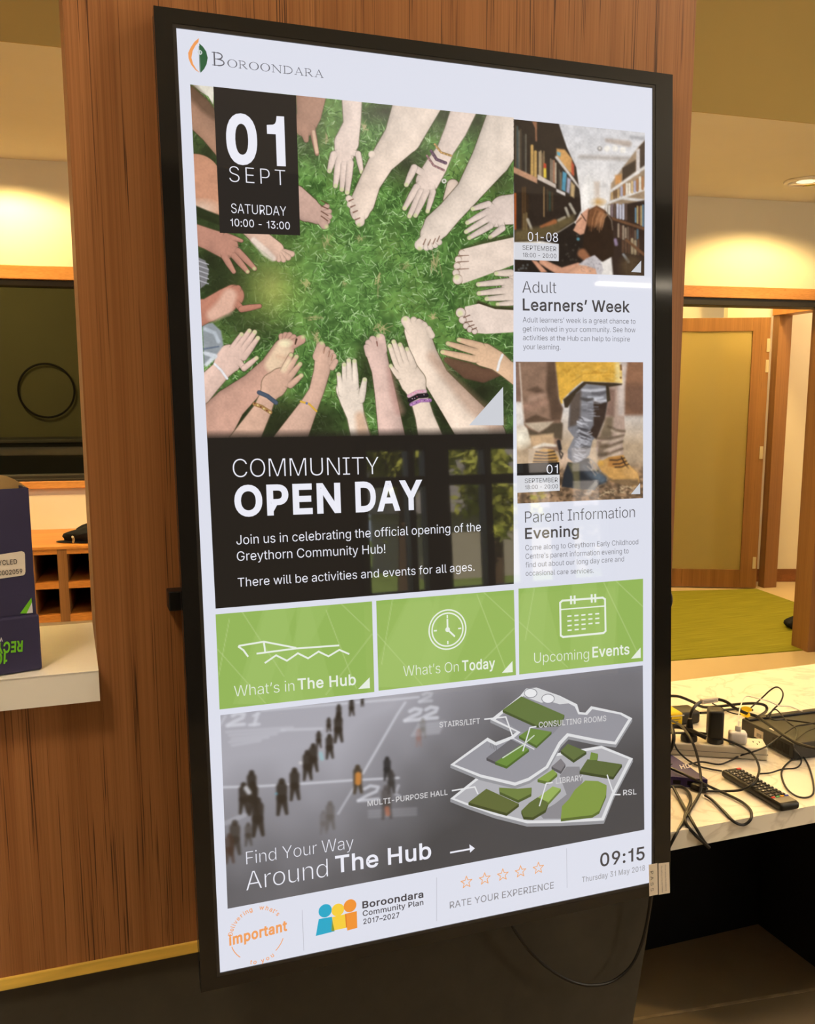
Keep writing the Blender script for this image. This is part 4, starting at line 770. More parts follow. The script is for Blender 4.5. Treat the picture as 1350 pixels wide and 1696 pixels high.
# ---- pictures shown on the screen: fine grids whose points carry the picture's colours
class Canvas:
    def __init__(s, c4, nx, ny):
        s.nx, s.ny = nx, ny
        (x0, y0), (x1, y1), (x2, y2), (x3, y3) = [map(float, p) for p in c4]
        A = []
        for (a, b_), (u, v) in zip(((0, 0), (1, 0), (1, 1), (0, 1)), ((x0, y0), (x1, y1), (x2, y2), (x3, y3))):
            A.append([a, b_, 1, 0, 0, 0, -u * a, -u * b_, -u]); A.append([0, 0, 0, a, b_, 1, -v * a, -v * b_, -v])
        H = np.linalg.svd(np.array(A))[2][-1].reshape(3, 3); s.H = H; s.Hi = np.linalg.inv(H)
        gx, gy = np.meshgrid(np.linspace(0, 1, nx), np.linspace(0, 1, ny))
        w = H[2, 0] * gx + H[2, 1] * gy + H[2, 2]
        s.X = (H[0, 0] * gx + H[0, 1] * gy + H[0, 2]) / w; s.Y = (H[1, 0] * gx + H[1, 1] * gy + H[1, 2]) / w
        s.im = np.zeros((ny, nx, 3))
    def win(s, x0, y0, x1, y1):
        p = s.Hi @ np.array([[x0, x1, x1, x0], [y0, y0, y1, y1], [1, 1, 1, 1]]); g = p[:2] / p[2]
        i0 = max(0, int(math.floor(g[0].min() * (s.nx - 1)))); i1 = min(s.nx, int(math.ceil(g[0].max() * (s.nx - 1))) + 1)
        j0 = max(0, int(math.floor(g[1].min() * (s.ny - 1)))); j1 = min(s.ny, int(math.ceil(g[1].max() * (s.ny - 1))) + 1)
        if i0 >= i1 or j0 >= j1: return None
        return slice(j0, j1), slice(i0, i1)
    def blend(s, w, col, a):
        a = a[..., None]; s.im[w] = s.im[w] * (1 - a) + col * a
    def noise(s, sc, seed, X=None, Y=None):
        r = np.random.default_rng(seed); t = r.random((64, 64))
        X = (s.X if X is None else X) / sc; Y = (s.Y if Y is None else Y) / sc
        i = np.floor(X).astype(int); j = np.floor(Y).astype(int); fx = X - i; fy = Y - j; fx = fx * fx * (3 - 2 * fx); fy = fy * fy * (3 - 2 * fy)
        g = lambda a, b_: t[a % 64, b_ % 64]
        return (g(j, i) * (1 - fx) + g(j, i + 1) * fx) * (1 - fy) + (g(j + 1, i) * (1 - fx) + g(j + 1, i + 1) * fx) * fy
    def limb(s, pts, col, edge=.78, g=0.0, soft=1.0, a=1.0, line=None, lw=1.1):
        p = np.array(pts, float); col = np.asarray(col, float) / 255
        m = p[:, 2].max() + 3
        w = s.win(p[:, 0].min() - m, p[:, 1].min() - m, p[:, 0].max() + m, p[:, 1].max() + m)
        if w is None: return
        X, Y = s.X[w], s.Y[w]; D = np.full(X.shape, 1e9); R = np.ones(X.shape); G = np.zeros(X.shape)
        if len(p) == 1: p = np.vstack([p, p + [.01, 0, 0]])
        for (x0, y0, r0), (x1, y1, r1) in zip(p[:-1], p[1:]):
            dx, dy = x1 - x0, y1 - y0; L2 = dx * dx + dy * dy + 1e-9
            h = np.clip(((X - x0) * dx + (Y - y0) * dy) / L2, 0, 1)
            r = r0 + h * (r1 - r0); d = np.hypot(X - x0 - h * dx, Y - y0 - h * dy) - r
            k = d < D; D = np.where(k, d, D); R = np.where(k, r, R)
            G = np.where(k, ((X - x0) * dy - (Y - y0) * dx) / (math.sqrt(L2) * r), G)
        if line is not None:
            s.blend(w, np.asarray(line, float) / 255, np.clip(.5 - (D - lw) / soft, 0, 1) * .8 * a)
        t = np.clip(-D / R, 0, 1); sh = edge + (1 - edge) * np.sqrt(np.clip(1 - (1 - t) ** 2, 0, 1))
        sh = sh * (1 + g * np.clip(G, -1, 1))
        s.blend(w, np.clip(col * sh[..., None], 0, 1), np.clip(.5 - D / soft, 0, 1) * a)
    def poly(s, pts, col, soft=1.0, a=1.0):
        p = np.array(pts, float); col = np.asarray(col, float) / 255
        w = s.win(p[:, 0].min() - soft - 1, p[:, 1].min() - soft - 1, p[:, 0].max() + soft + 1, p[:, 1].max() + soft + 1)
        if w is None: return
        X, Y = s.X[w], s.Y[w]; ins = np.zeros(X.shape, bool); D = np.full(X.shape, 1e9); n = len(p)
        for i in range(n):
            (x0, y0), (x1, y1) = p[i], p[(i + 1) % n]
            c = ((y0 > Y) != (y1 > Y)); ins ^= c & (X < (x1 - x0) * (Y - y0) / (y1 - y0 + 1e-12) + x0)
            dx, dy = x1 - x0, y1 - y0; h = np.clip(((X - x0) * dx + (Y - y0) * dy) / (dx * dx + dy * dy + 1e-9), 0, 1)
            D = np.minimum(D, np.hypot(X - x0 - h * dx, Y - y0 - h * dy))
        D = np.where(ins, -D, D)
        s.blend(w, col, np.clip(.5 - D / soft, 0, 1) * a)
    def blob(s, x, y, rx, ry, col, a=1.0, pw=1.0, ang=0.0):
        m = max(rx, ry) * 1.05; w = s.win(x - m, y - m, x + m, y + m)
        if w is None: return
        c, n_ = math.cos(ang), math.sin(ang); X, Y = s.X[w] - x, s.Y[w] - y
        d = np.hypot((X * c + Y * n_) / rx, (-X * n_ + Y * c) / ry)
        s.blend(w, np.asarray(col, float) / 255, a * np.clip(1 - d, 0, 1) ** pw)
    def blur(s, n=1):
        for _ in range(n):
            p = np.pad(s.im, ((1, 1), (1, 1), (0, 0)), 'edge')
            p = p[:-2] * .25 + p[1:-1] * .5 + p[2:] * .25; s.im = p[:, :-2] * .25 + p[:, 1:-1] * .5 + p[:, 2:] * .25
    def build(s, name, h=.0004):
        im = np.clip(s.im, 0, 1); L = np.where(im <= .04045, im / 12.92, ((im + .055) / 1.055) ** 2.4)
        d = np.stack([(s.X - CX) / FPX, (s.Y - CY) / FPX, np.ones_like(s.X)], -1).reshape(-1, 3) @ RW.T
        P = O3 + d * (((TL - O3) @ SN) / (d @ SN))[:, None] + SN * h
        n = s.nx * s.ny; idx = np.arange(n).reshape(s.ny, s.nx)
        q = np.stack([idx[:-1, :-1], idx[:-1, 1:], idx[1:, 1:], idx[1:, :-1]], -1).reshape(-1, 4)
        me = bpy.data.meshes.new(name); me.vertices.add(n); me.vertices.foreach_set('co', P.astype(np.float32).ravel())
        me.loops.add(q.size); me.loops.foreach_set('vertex_index', q.astype(np.int32).ravel())
        me.polygons.add(len(q)); me.polygons.foreach_set('loop_start', np.arange(0, q.size, 4, dtype=np.int32)); me.update(calc_edges=True)
        at = me.color_attributes.new('picture', 'FLOAT_COLOR', 'POINT')
        at.data.foreach_set('color', np.concatenate([L.reshape(-1, 3), np.ones((n, 1))], 1).astype(np.float32).ravel())
        m = glow('picture_' + name, (0, 0, 0)); nt = m.node_tree; a = nt.nodes.new('ShaderNodeAttribute'); a.attribute_name = 'picture'
        nt.links.new(a.outputs['Color'], nt.nodes['Principled BSDF'].inputs['Emission Color'])
        me.materials.append(m)
        o = bpy.data.objects.new(name, me); COL.objects.link(o); put_parent(o, screen); return o

# ---- main picture: hands and feet in a ring on grass
QD = 1.0
def feet_picture():
    C = Canvas([(315, 140), (851, 195), (850, 719), (343, 726)], int(580 * QD), int(625 * QD))
    X, Y = C.X, C.Y
    n1, n2, n3 = C.noise(46, 1), C.noise(17, 2), C.noise(6, 3)
    base = np.array([104, 144, 72]) / 255; dark = np.array([62, 90, 44]) / 255; yel = np.array([132, 160, 78]) / 255
    t = np.clip(.5 + 1.0 * (n2 - .5) + .8 * (n3 - .5), 0, 1)[..., None]
    C.im = dark * (1 - t) + base * t
    t = (np.clip(n1 - .5, 0, 1) * .9)[..., None]; C.im = C.im * (1 - t) + yel * t
    r = np.random.default_rng(5)
    an = C.noise(30, 9)
    for k in range(int(9500)):
        x, y = r.uniform(315, 850), r.uniform(140, 726)
        a = r.uniform(0, math.pi) + (math.sin(x * .03) + math.cos(y * .026)) * 2; L = r.uniform(5, 15); c = r.choice([0, 0, 1, 1, 2, 3])
        col = ((62, 94, 44), (112, 158, 80), (150, 194, 114), (186, 214, 156))[c]
        col = np.array(col) * r.uniform(.82, 1.1); b_ = r.uniform(-3, 3)
        C.limb([(x, y, .9), (x + math.cos(a) * L * .5 + b_ * .4, y + math.sin(a) * L * .5, .8), (x + math.cos(a) * L + b_, y + math.sin(a) * L + b_, .3)], col, .9, 0, 1.0, r.uniform(.5, .95))
    for x, y, rx, ry, aa in ((540, 400, 9, 16, .6), (508, 468, 9, 14, .9), (627, 462, 6, 18, .9), (630, 545, 16, 12, .9), (718, 436, 10, 22, .7), (717, 524, 8, 8, .7), (525, 560, 8, 12, .8), (520, 528, 14, 6, .6), (604, 210, 6, 8, .8), (540, 230, 5, 10, .6), (670, 440, 12, 8, .4), (598, 395, 8, 8, .5), (570, 470, 6, 6, .4)):
        for _ in range(14):
            C.limb([(x + r.normal() * rx * .4, y + r.normal() * ry * .4, .9), (x + r.normal() * rx * .6, y + r.normal() * ry * .6, .5)], (200, 178, 132), .9, 0, 1.2, aa * .7)
    sh = lambda x, y, rx, ry, a, c=(42, 44, 28): C.blob(x, y, rx, ry, c, a, .8)
    sh(345, 260, 70, 90, .9); sh(380, 480, 110, 70, .95); sh(350, 430, 90, 60, .9); sh(420, 545, 80, 40, .7); sh(640, 185, 60, 26, 1.0); sh(672, 268, 46, 60, .9); sh(735, 190, 46, 46, .9); sh(790, 200, 40, 40, .9); sh(825, 300, 30, 60, .6)
    sh(380, 690, 120, 60, 1.0); sh(470, 705, 120, 60, 1.0); sh(540, 705, 60, 40, .6); sh(800, 650, 90, 80, 1.0); sh(740, 690, 80, 90, 1.0); sh(670, 680, 40, 90, .9); sh(640, 620, 90, 80, .5); sh(606, 610, 20, 60, .8); sh(510, 215, 34, 60, .8); sh(690, 590, 30, 50, .8)
    C.blob(455, 485, 90, 80, (196, 208, 96), .55, 1.4); C.blob(450, 470, 40, 60, (214, 200, 120), .4, 1.2)
    C.blob(560, 440, 220, 200, (150, 196, 110), .16, 1.0); C.blob(460, 400, 60, 90, (70, 80, 40), .45, 1.0)
    LN = (70, 64, 40)
    def nails(pts, r_=3.0):
        for x, y in pts: C.blob(x, y, r_ * 1.5, r_ * 1.5, (206, 214, 150), .9, .7)
    def hand(col, palm, fingers, fr=5.0, tips=True, g=.06, nail=True, line=LN):
        pc = np.array(palm[-1][:2]); pk = np.array(palm[-2][:2]) if len(palm) > 1 else pc
        root = pc * .75 + pk * .25
        fl = []
        for f in fingers:
            rr = f[4] if len(f) > 4 else fr
            bs = np.array([f[2], f[3]]); rt = bs + (root - bs) * .45
            mx, my = (f[0] * .45 + f[2] * .55), (f[1] * .45 + f[3] * .55)
            fl.append([(rt[0], rt[1], rr * 1.05), (f[2], f[3], rr * 1.02), (mx, my, rr * .98), (f[0], f[1], rr * .66)])
        C.limb(palm, col, .9, g, 1.3, 1, line)
        for q in fl: C.limb(q, col, .80, g, 1.2, 1, line, .8)
        for q in fl: C.limb(q[1:], col, .84, g, 1.2, 1, (np.array(col) * .55), .35)
        P_ = np.array(palm, float); P_[:, 2] *= .9
        C.limb(P_, col, .98, g * .6, 8.0, .95)
        if nail: nails([(f[0], f[1]) for f in fingers])
    def foot(col, leg, toes, g=.08, nail=None, line=LN):
        C.limb(leg, col, .84, g, 1.3, 1, line)
        e = np.array(leg[-1][:2])
        for x, y, r_ in toes:
            d_ = e - np.array([x, y]); L = np.linalg.norm(d_) + 1e-6; d_ = d_ / L; l_ = min(L, r_ * 2.6)
            C.limb([(x + d_[0] * r_ * .2, y + d_[1] * r_ * .2, r_ * .95), (x + d_[0] * l_, y + d_[1] * l_, r_ * 1.05)], col, .86, 0, 1.2, 1, np.array(col) * .62, .45)
        P_ = np.array(leg, float); P_[:, 2] *= .84
        C.limb(P_, col, .97, g * .6, 8.0, .95)
        if nail: nails([nail], 3.2)
    # upper left
    C.poly([(316, 138), (355, 141), (353, 174), (345, 160), (332, 152)], (226, 220, 204), 1.2)
    C.limb([(306, 165, 24), (326, 186, 26), (352, 216, 22), (372, 246, 18)], (168, 128, 104), .78, -.12, 1.5, 1, LN)
    C.limb([(318, 150, 10), (340, 175, 10), (356, 190, 8)], (96, 72, 54), .9, 0, 8, .7)
    C.limb([(300, 280, 26), (322, 300, 45), (345, 330, 30), (370, 350, 22)], (204, 148, 118), .86, .06, 1.5, 1, LN)
    C.blob(335, 345, 34, 18, (232, 206, 184), .8, .7)
    C.limb([(314, 345, 8), (340, 356, 8), (372, 368, 8)], (50, 56, 34), .9, 0, 3)
    C.limb([(318, 365, 10), (345, 370, 10), (366, 380, 6)], (48, 52, 32), .9, 0, 6, .8)
    hand((190, 138, 118), [(318, 386, 16), (345, 396, 17), (374, 408, 20)], [(387, 450, 372, 425, 5), (410, 450, 388, 424, 5), (422, 445, 394, 416, 5), (400, 399, 374, 390, 4)], nail=False)
    nails([(421, 445), (410, 450)], 2.6)
    foot((222, 184, 162), [(408, 372, 14), (428, 392, 14), (456, 414, 14)], [(484, 421, 5), (478, 427, 5), (470, 431, 4.5), (462, 431, 4), (455, 429, 4)], .1)
    C.limb([(420, 398, 5), (440, 418, 7), (452, 428, 5)], (240, 222, 206), .95, 0, 4, .8)
    C.poly([(326, 425), (340, 432), (346, 448), (342, 470), (332, 478)], (128, 126, 128), 2)
    for i in range(5): C.limb([(328, 432 + i * 8, 1), (345, 438 + i * 8, 1)], (196, 194, 200), .9, 0, 1.5, .8)
    foot((204, 168, 152), [(486, 330, 24), (508, 346, 21), (526, 356, 15)], [(542, 341, 4.5), (546, 350, 4.5), (546, 359, 5), (543, 367, 5), (538, 374, 7)], .08, (541, 376))
    for y0, y1 in ((332, 338), (341, 346), (350, 357), (358, 366)): C.limb([(532, y0, .9), (543, y1, .9)], (96, 62, 48), 1, 0, 1.3, .8)
    hand((172, 128, 106), [(516, 150, 26), (512, 190, 20), (505, 208, 18)], [(507, 232, 504, 215, 6), (525, 255, 517, 212, 4.5)], nail=False)
    C.limb([(519, 218, 2.5), (525, 252, 3)], (226, 186, 156), .9, 0, 1.5, .9)
    # top
    hand((234, 210, 196), [(583, 150, 17), (583, 205, 14), (574, 236, 20), (570, 256, 16)], [(545.5, 283, 553, 256, 5.5), (555.5, 308, 561, 268, 5.5), (566, 314, 570, 272, 5.2), (575, 319, 580, 270, 5.4), (599, 285, 593, 255, 4.6)])
    foot((236, 214, 196), [(700, 150, 42), (668, 225, 31), (632, 268, 21), (612, 304, 18), (600, 336, 20), (596, 350, 16)], [(577, 328, 5.5), (579, 338, 5.5), (584, 348, 5.5), (588, 359, 6), (596, 369, 8)], .1, (594, 373))
    C.limb([(616, 256, 6)], (238, 216, 198), .85, 0, 1.5)
    for x, y in ((581, 333), (584, 343), (588, 352), (592, 364)): C.limb([(x - 3, y, 1.2), (x + 4, y - 3, .8)], (110, 70, 56), 1, 0, 1.3, .8)
    hand((230, 208, 194), [(775, 165, 22), (755, 215, 18), (738, 248, 14), (722, 276, 18), (708, 300, 19)], [(673, 306, 686, 278, 5.5), (670, 345, 690, 310, 5.4), (678, 358, 697, 318, 5.4), (688, 357, 706, 318, 5.2), (708, 350, 717, 318, 4.6)])
    for a, b_, c_, w_ in (((720, 239), (747, 258), (170, 132, 80), 1.8), ((714, 250), (738, 270), (96, 72, 86), 2.6), ((707, 258), (735, 282), (140, 104, 104), 1.8)):
        mx, my = (a[0] + b_[0]) / 2 - 3, (a[1] + b_[1]) / 2 + 4
        C.limb([(*a, w_), (mx, my, w_), (*b_, w_)], c_, .8, 0, 1.2)
        for k in range(7):
            f = k / 6; C.limb([(a[0] * (1 - f) + b_[0] * f - 3 * math.sin(math.pi * f), a[1] * (1 - f) + b_[1] * f + 4 * math.sin(math.pi * f), .9)], np.array(c_) * 1.5, 1, 0, 1, .9)
    C.limb([(735.5, 300, 4)], (226, 222, 210), .9); C.limb([(735.5, 300, 1.8)], (110, 120, 90), .9)
    C.limb([(750, 307, 10), (742, 330, 8)], (228, 204, 186), .8, 0, 1.5, 1, LN)
    foot((232, 214, 198), [(860, 170, 44), (814, 262, 32), (776, 318, 21), (745, 352, 20), (724, 374, 22), (714, 388, 18)], [(694, 407, 9), (706, 411, 5.5), (713, 410, 5.2), (721, 407, 5), (728, 402, 5)], .08, (695, 412))
    for x, y in ((701, 405), (709, 406), (717, 404), (724, 400)): C.limb([(x, y, .9), (x + 4, y - 9, .7)], (110, 76, 58), 1, 0, 1.2, .8)
    # right
    hand((226, 206, 194), [(870, 345, 26), (835, 348, 24), (822, 356, 20)], [(783, 346, 809, 338, 5), (774, 369, 808, 350, 5), (772, 384, 808, 362, 5), (777, 394, 812, 374, 5), (812, 393, 832, 378, 5)])
    C.limb([(764, 417, 4), (800, 402, 4), (850, 392, 4)], (70, 74, 44), 1, 0, 5, .8)
    C.poly([(762, 414), (800, 404), (856, 392), (858, 436), (800, 458), (766, 470), (752, 460), (753, 436)], (232, 212, 196), 1.4)
    for x, y, r_ in ((765, 419, 5), (759, 430, 5.5), (757, 441, 5.5), (755, 452, 5.5), (758, 463, 8)): C.limb([(x, y, r_)], (234, 214, 198), .86, 0, 1, 1, (118, 90, 66), .7)
    C.poly([(768, 416), (800, 406), (856, 395), (858, 434), (800, 455), (766, 466), (762, 440)], (234, 214, 198), 3)
    for y0 in (424, 434, 446): C.limb([(758, y0, .8), (776, y0 - 1, .6)], (108, 76, 58), 1, 0, 1.1, .8)
    nails([(756, 459)], 4)
    hand((226, 206, 190), [(880, 480, 30), (850, 480, 20)], [(792, 471, 845, 466, 5.2), (793, 486, 845, 480, 5.2), (806, 495, 846, 492, 5), (824, 504, 848, 502, 4), (822, 453, 846, 452, 5.5)])
    C.limb([(793, 502, 4), (815, 511, 4), (852, 512, 4)], (58, 52, 34), 1, 0, 4, .9)
    C.poly([(770, 508), (793, 503), (820, 512), (856, 514), (856, 550), (805, 553), (782, 551), (766, 536)], (230, 210, 196), 1.4)
    for x, y, r_ in ((763, 518, 8), (766, 530, 6), (772, 540, 5), (778, 546, 4.5), (786, 549, 4.5)): C.limb([(x, y, r_)], (230, 210, 196), .85, 0, 1, 1, (104, 74, 56), .7)
    C.poly([(772, 511), (793, 505), (820, 514), (856, 516), (856, 548), (805, 550), (790, 544), (776, 530)], (232, 212, 198), 3)
    for a, b_ in (((768, 526), (778, 522)), ((770, 534), (782, 532)), ((776, 541), (785, 538)), ((782, 546), (789, 543))): C.limb([(*a, .9), (*b_, .9)], (100, 66, 50), 1, 0, 1.2, .8)
    nails([(762, 519)], 4)
    # lower right
    C.limb([(740, 596, 5), (775, 614, 14), (800, 622, 12), (824, 616, 8)], (112, 78, 62), .8, 0, 3, .9)
    hand((222, 184, 150), [(870, 630, 18), (838, 610, 14), (822, 597, 16), (802, 588, 19)], [(733, 583, 786, 595, 5.5), (742, 569, 786, 582, 5.2), (760, 563, 796, 573, 5.4)])
    C.limb([(832, 588, 2.2), (827, 600, 2.2), (824, 613, 2.2)], (236, 232, 228), .85, 0, 1)
    foot((236, 214, 194), [(690, 548, 20), (703, 588, 21), (722, 626, 21), (752, 664, 27), (800, 725, 38)], [(671, 530, 8), (684.5, 529, 5.5), (693, 532, 5.2), (702, 537, 5), (709, 544, 5)], -.14, (671, 528))
    C.limb([(716, 590, 8), (746, 628, 10), (786, 672, 14), (820, 700, 16)], (176, 134, 110), .95, 0, 12, .45)
    foot((226, 192, 178), [(622, 580, 17), (631, 614, 15), (638, 652, 17), (650, 730, 22)], [(630, 559, 8), (617, 561, 6), (610, 567, 5.5), (607, 574, 5)], -.1, (626, 556))
    C.limb([(646, 610, 5), (652, 650, 7), (662, 680, 8)], (190, 140, 128), .95, 0, 9, .5)
    C.limb([(624, 566, 1), (625, 573, .8)], (110, 60, 50), 1, 0, 1.2, .8)
    hand((238, 216, 196), [(716, 735, 21), (703, 690, 15), (693, 656, 14), (684, 632, 21), (675, 617, 19)], [(645.5, 573, 659, 608, 5.2), (652, 566, 666, 603, 5.2), (662.5, 571, 675, 604, 5.2), (674, 578, 685, 606, 4.8), (647, 606, 660, 624, 4)])
    for a, b_, c_, w_ in (((677, 656), (704, 648), (220, 176, 190), 3), ((679, 663), (706, 655), (40, 34, 38), 4), ((681, 670), (712, 663), (172, 120, 176), 3)):
        C.limb([(*a, w_), ((a[0] + b_[0]) / 2, (a[1] + b_[1]) / 2 - 3, w_), (*b_, w_)], c_, .8, 0, 1.2)
        for k in range(8):
            f = k / 7; C.limb([(a[0] * (1 - f) + b_[0] * f, a[1] * (1 - f) + b_[1] * f - 3 * math.sin(math.pi * f) + r.uniform(-1.5, 1.5), .8)], r.choice([(244, 214, 226), (60, 40, 50), (232, 120, 150)]), 1, 0, 1, .8)
    hand((240, 222, 204), [(600, 735, 16), (589, 690, 14), (582, 664, 18), (576, 645, 19)], [(561, 620, 566, 652, 4.8), (570, 604, 573, 640, 5.2), (577.5, 597, 580, 638, 5.2), (587, 598, 589, 640, 5), (604, 629, 598, 662, 5.5)])
    C.limb([(596, 690, 8), (604, 735, 12)], (214, 164, 128), .95, 0, 9, .6)
    # lower left
    foot((218, 178, 156), [(536, 594, 14), (533, 615, 13), (524, 648, 12), (512, 672, 15), (478, 735, 27)], [(532, 572, 7.5), (542, 578, 5.2), (549, 583, 5), (553, 589, 4.8), (556, 598, 4.6)], -.08, (533, 568))
    C.limb([(498, 665, 1.6), (512, 669, 1.6), (524, 681, 1.6)], (226, 178, 70), .85, 0, 1.1)
    C.limb([(508, 668, 2)], (110, 120, 170), .9)
    for x, y in ((538, 576), (546, 582), (551, 588)): C.limb([(x, y, .9), (x - 2, y + 9, .7)], (140, 96, 76), 1, 0, 1.2, .7)
    foot((208, 162, 142), [(340, 720, 40), (380, 670, 27), (418, 638, 20), (448, 608, 17), (470, 578, 17)], [(466, 556, 4.8), (473, 554, 5), (480, 554, 5), (487, 558, 5), (500, 562, 7.5)], -.1)
    C.limb([(452, 604, 13), (468, 580, 14)], (240, 214, 178), .97, 0, 8, .8); C.blob(473, 568, 14, 8, (255, 244, 200), .9, .5)
    C.limb([(460, 590, 3), (484, 596, 6), (470, 612, 6)], (186, 138, 112), 1, 0, 7, .3)
    C.limb([(491, 562, 1.6), (489, 570, 1)], (60, 44, 30), 1, 0, 1.4, .9); nails([(502, 558)], 3.4)
    hand((218, 176, 152), [(402, 735, 24), (434, 680, 15), (443, 657, 13), (454, 638, 21), (464, 628, 18)], [(482, 588, 468, 618, 5.2), (491, 591, 472, 622, 5.2), (497, 603, 477, 628, 5), (499, 622, 481, 638, 4.8)])
    C.limb([(478, 598, 4), (470, 612, 5)], (250, 232, 190), 1, 0, 6, .6)
    C.limb([(429, 650, 3.6), (443, 656, 3.6), (457, 667, 3.6)], (82, 92, 108), .7, 0, 1.2)
    C.limb([(421, 669, 3), (434, 674, 3), (448, 683, 3)], (178, 136, 84), .7, 0, 1.2)
    for k in range(6): C.limb([(422 + k * 5, 668 + k * 3, 1.4)], ((120, 66, 50), (232, 208, 140))[k % 2], 1, 0, 1)
    hand((230, 196, 180), [(330, 650, 21), (348, 632, 18), (366, 614, 16), (380, 594, 23), (390, 586, 17)], [(400, 554, 382, 582, 5), (413, 548, 390, 582, 5.2), (422, 550, 398, 586, 5.2), (427, 560, 404, 592, 5), (425, 593, 404, 610, 4.5)])
    C.limb([(355.5, 603, 2), (366, 613, 2), (376, 627, 2)], (240, 236, 238), .85, 0, 1)
    C.poly([(335, 536), (352, 535), (366, 548), (370, 572), (360, 586), (338, 606)], (150, 156, 160), 3)
    C.limb([(340, 545, 3), (356, 552, 3), (362, 566, 3)], (196, 204, 212), 1, 0, 3, .8); C.limb([(340, 585, 3), (356, 590, 4), (342, 604, 3)], (222, 226, 232), 1, 0, 3, .9)
    C.limb([(338, 578, 1.4), (362, 574, 1.2)], (92, 104, 124), 1, 0, 2, .8)
    hand((190, 130, 108), [(322, 520, 24), (344, 514, 19), (374, 498, 20), (386, 490, 18)], [(430, 507, 400, 512, 5), (394, 478, 386, 484, 8)], nail=False)
    C.limb([(352, 522, 10), (372, 508, 15), (380, 490, 12)], (226, 184, 162), .97, 0, 8, .85)
    # pale veil over the top, and fade into the caption below
    C.blob(640, 190, 330, 120, (236, 230, 222), .25, 1.0)
    f = np.clip((Y - (706 + (850 - X) * .012)) / 16, 0, 1); C.im = C.im * (1 - f[..., None]) + np.array([40, 35, 30]) / 255 * f[..., None]
    C.im *= (.97 + .06 * C.noise(2.6, 21))[..., None] * (.96 + .08 * C.noise(14, 22))[..., None]; C.build('hands_and_feet_picture')

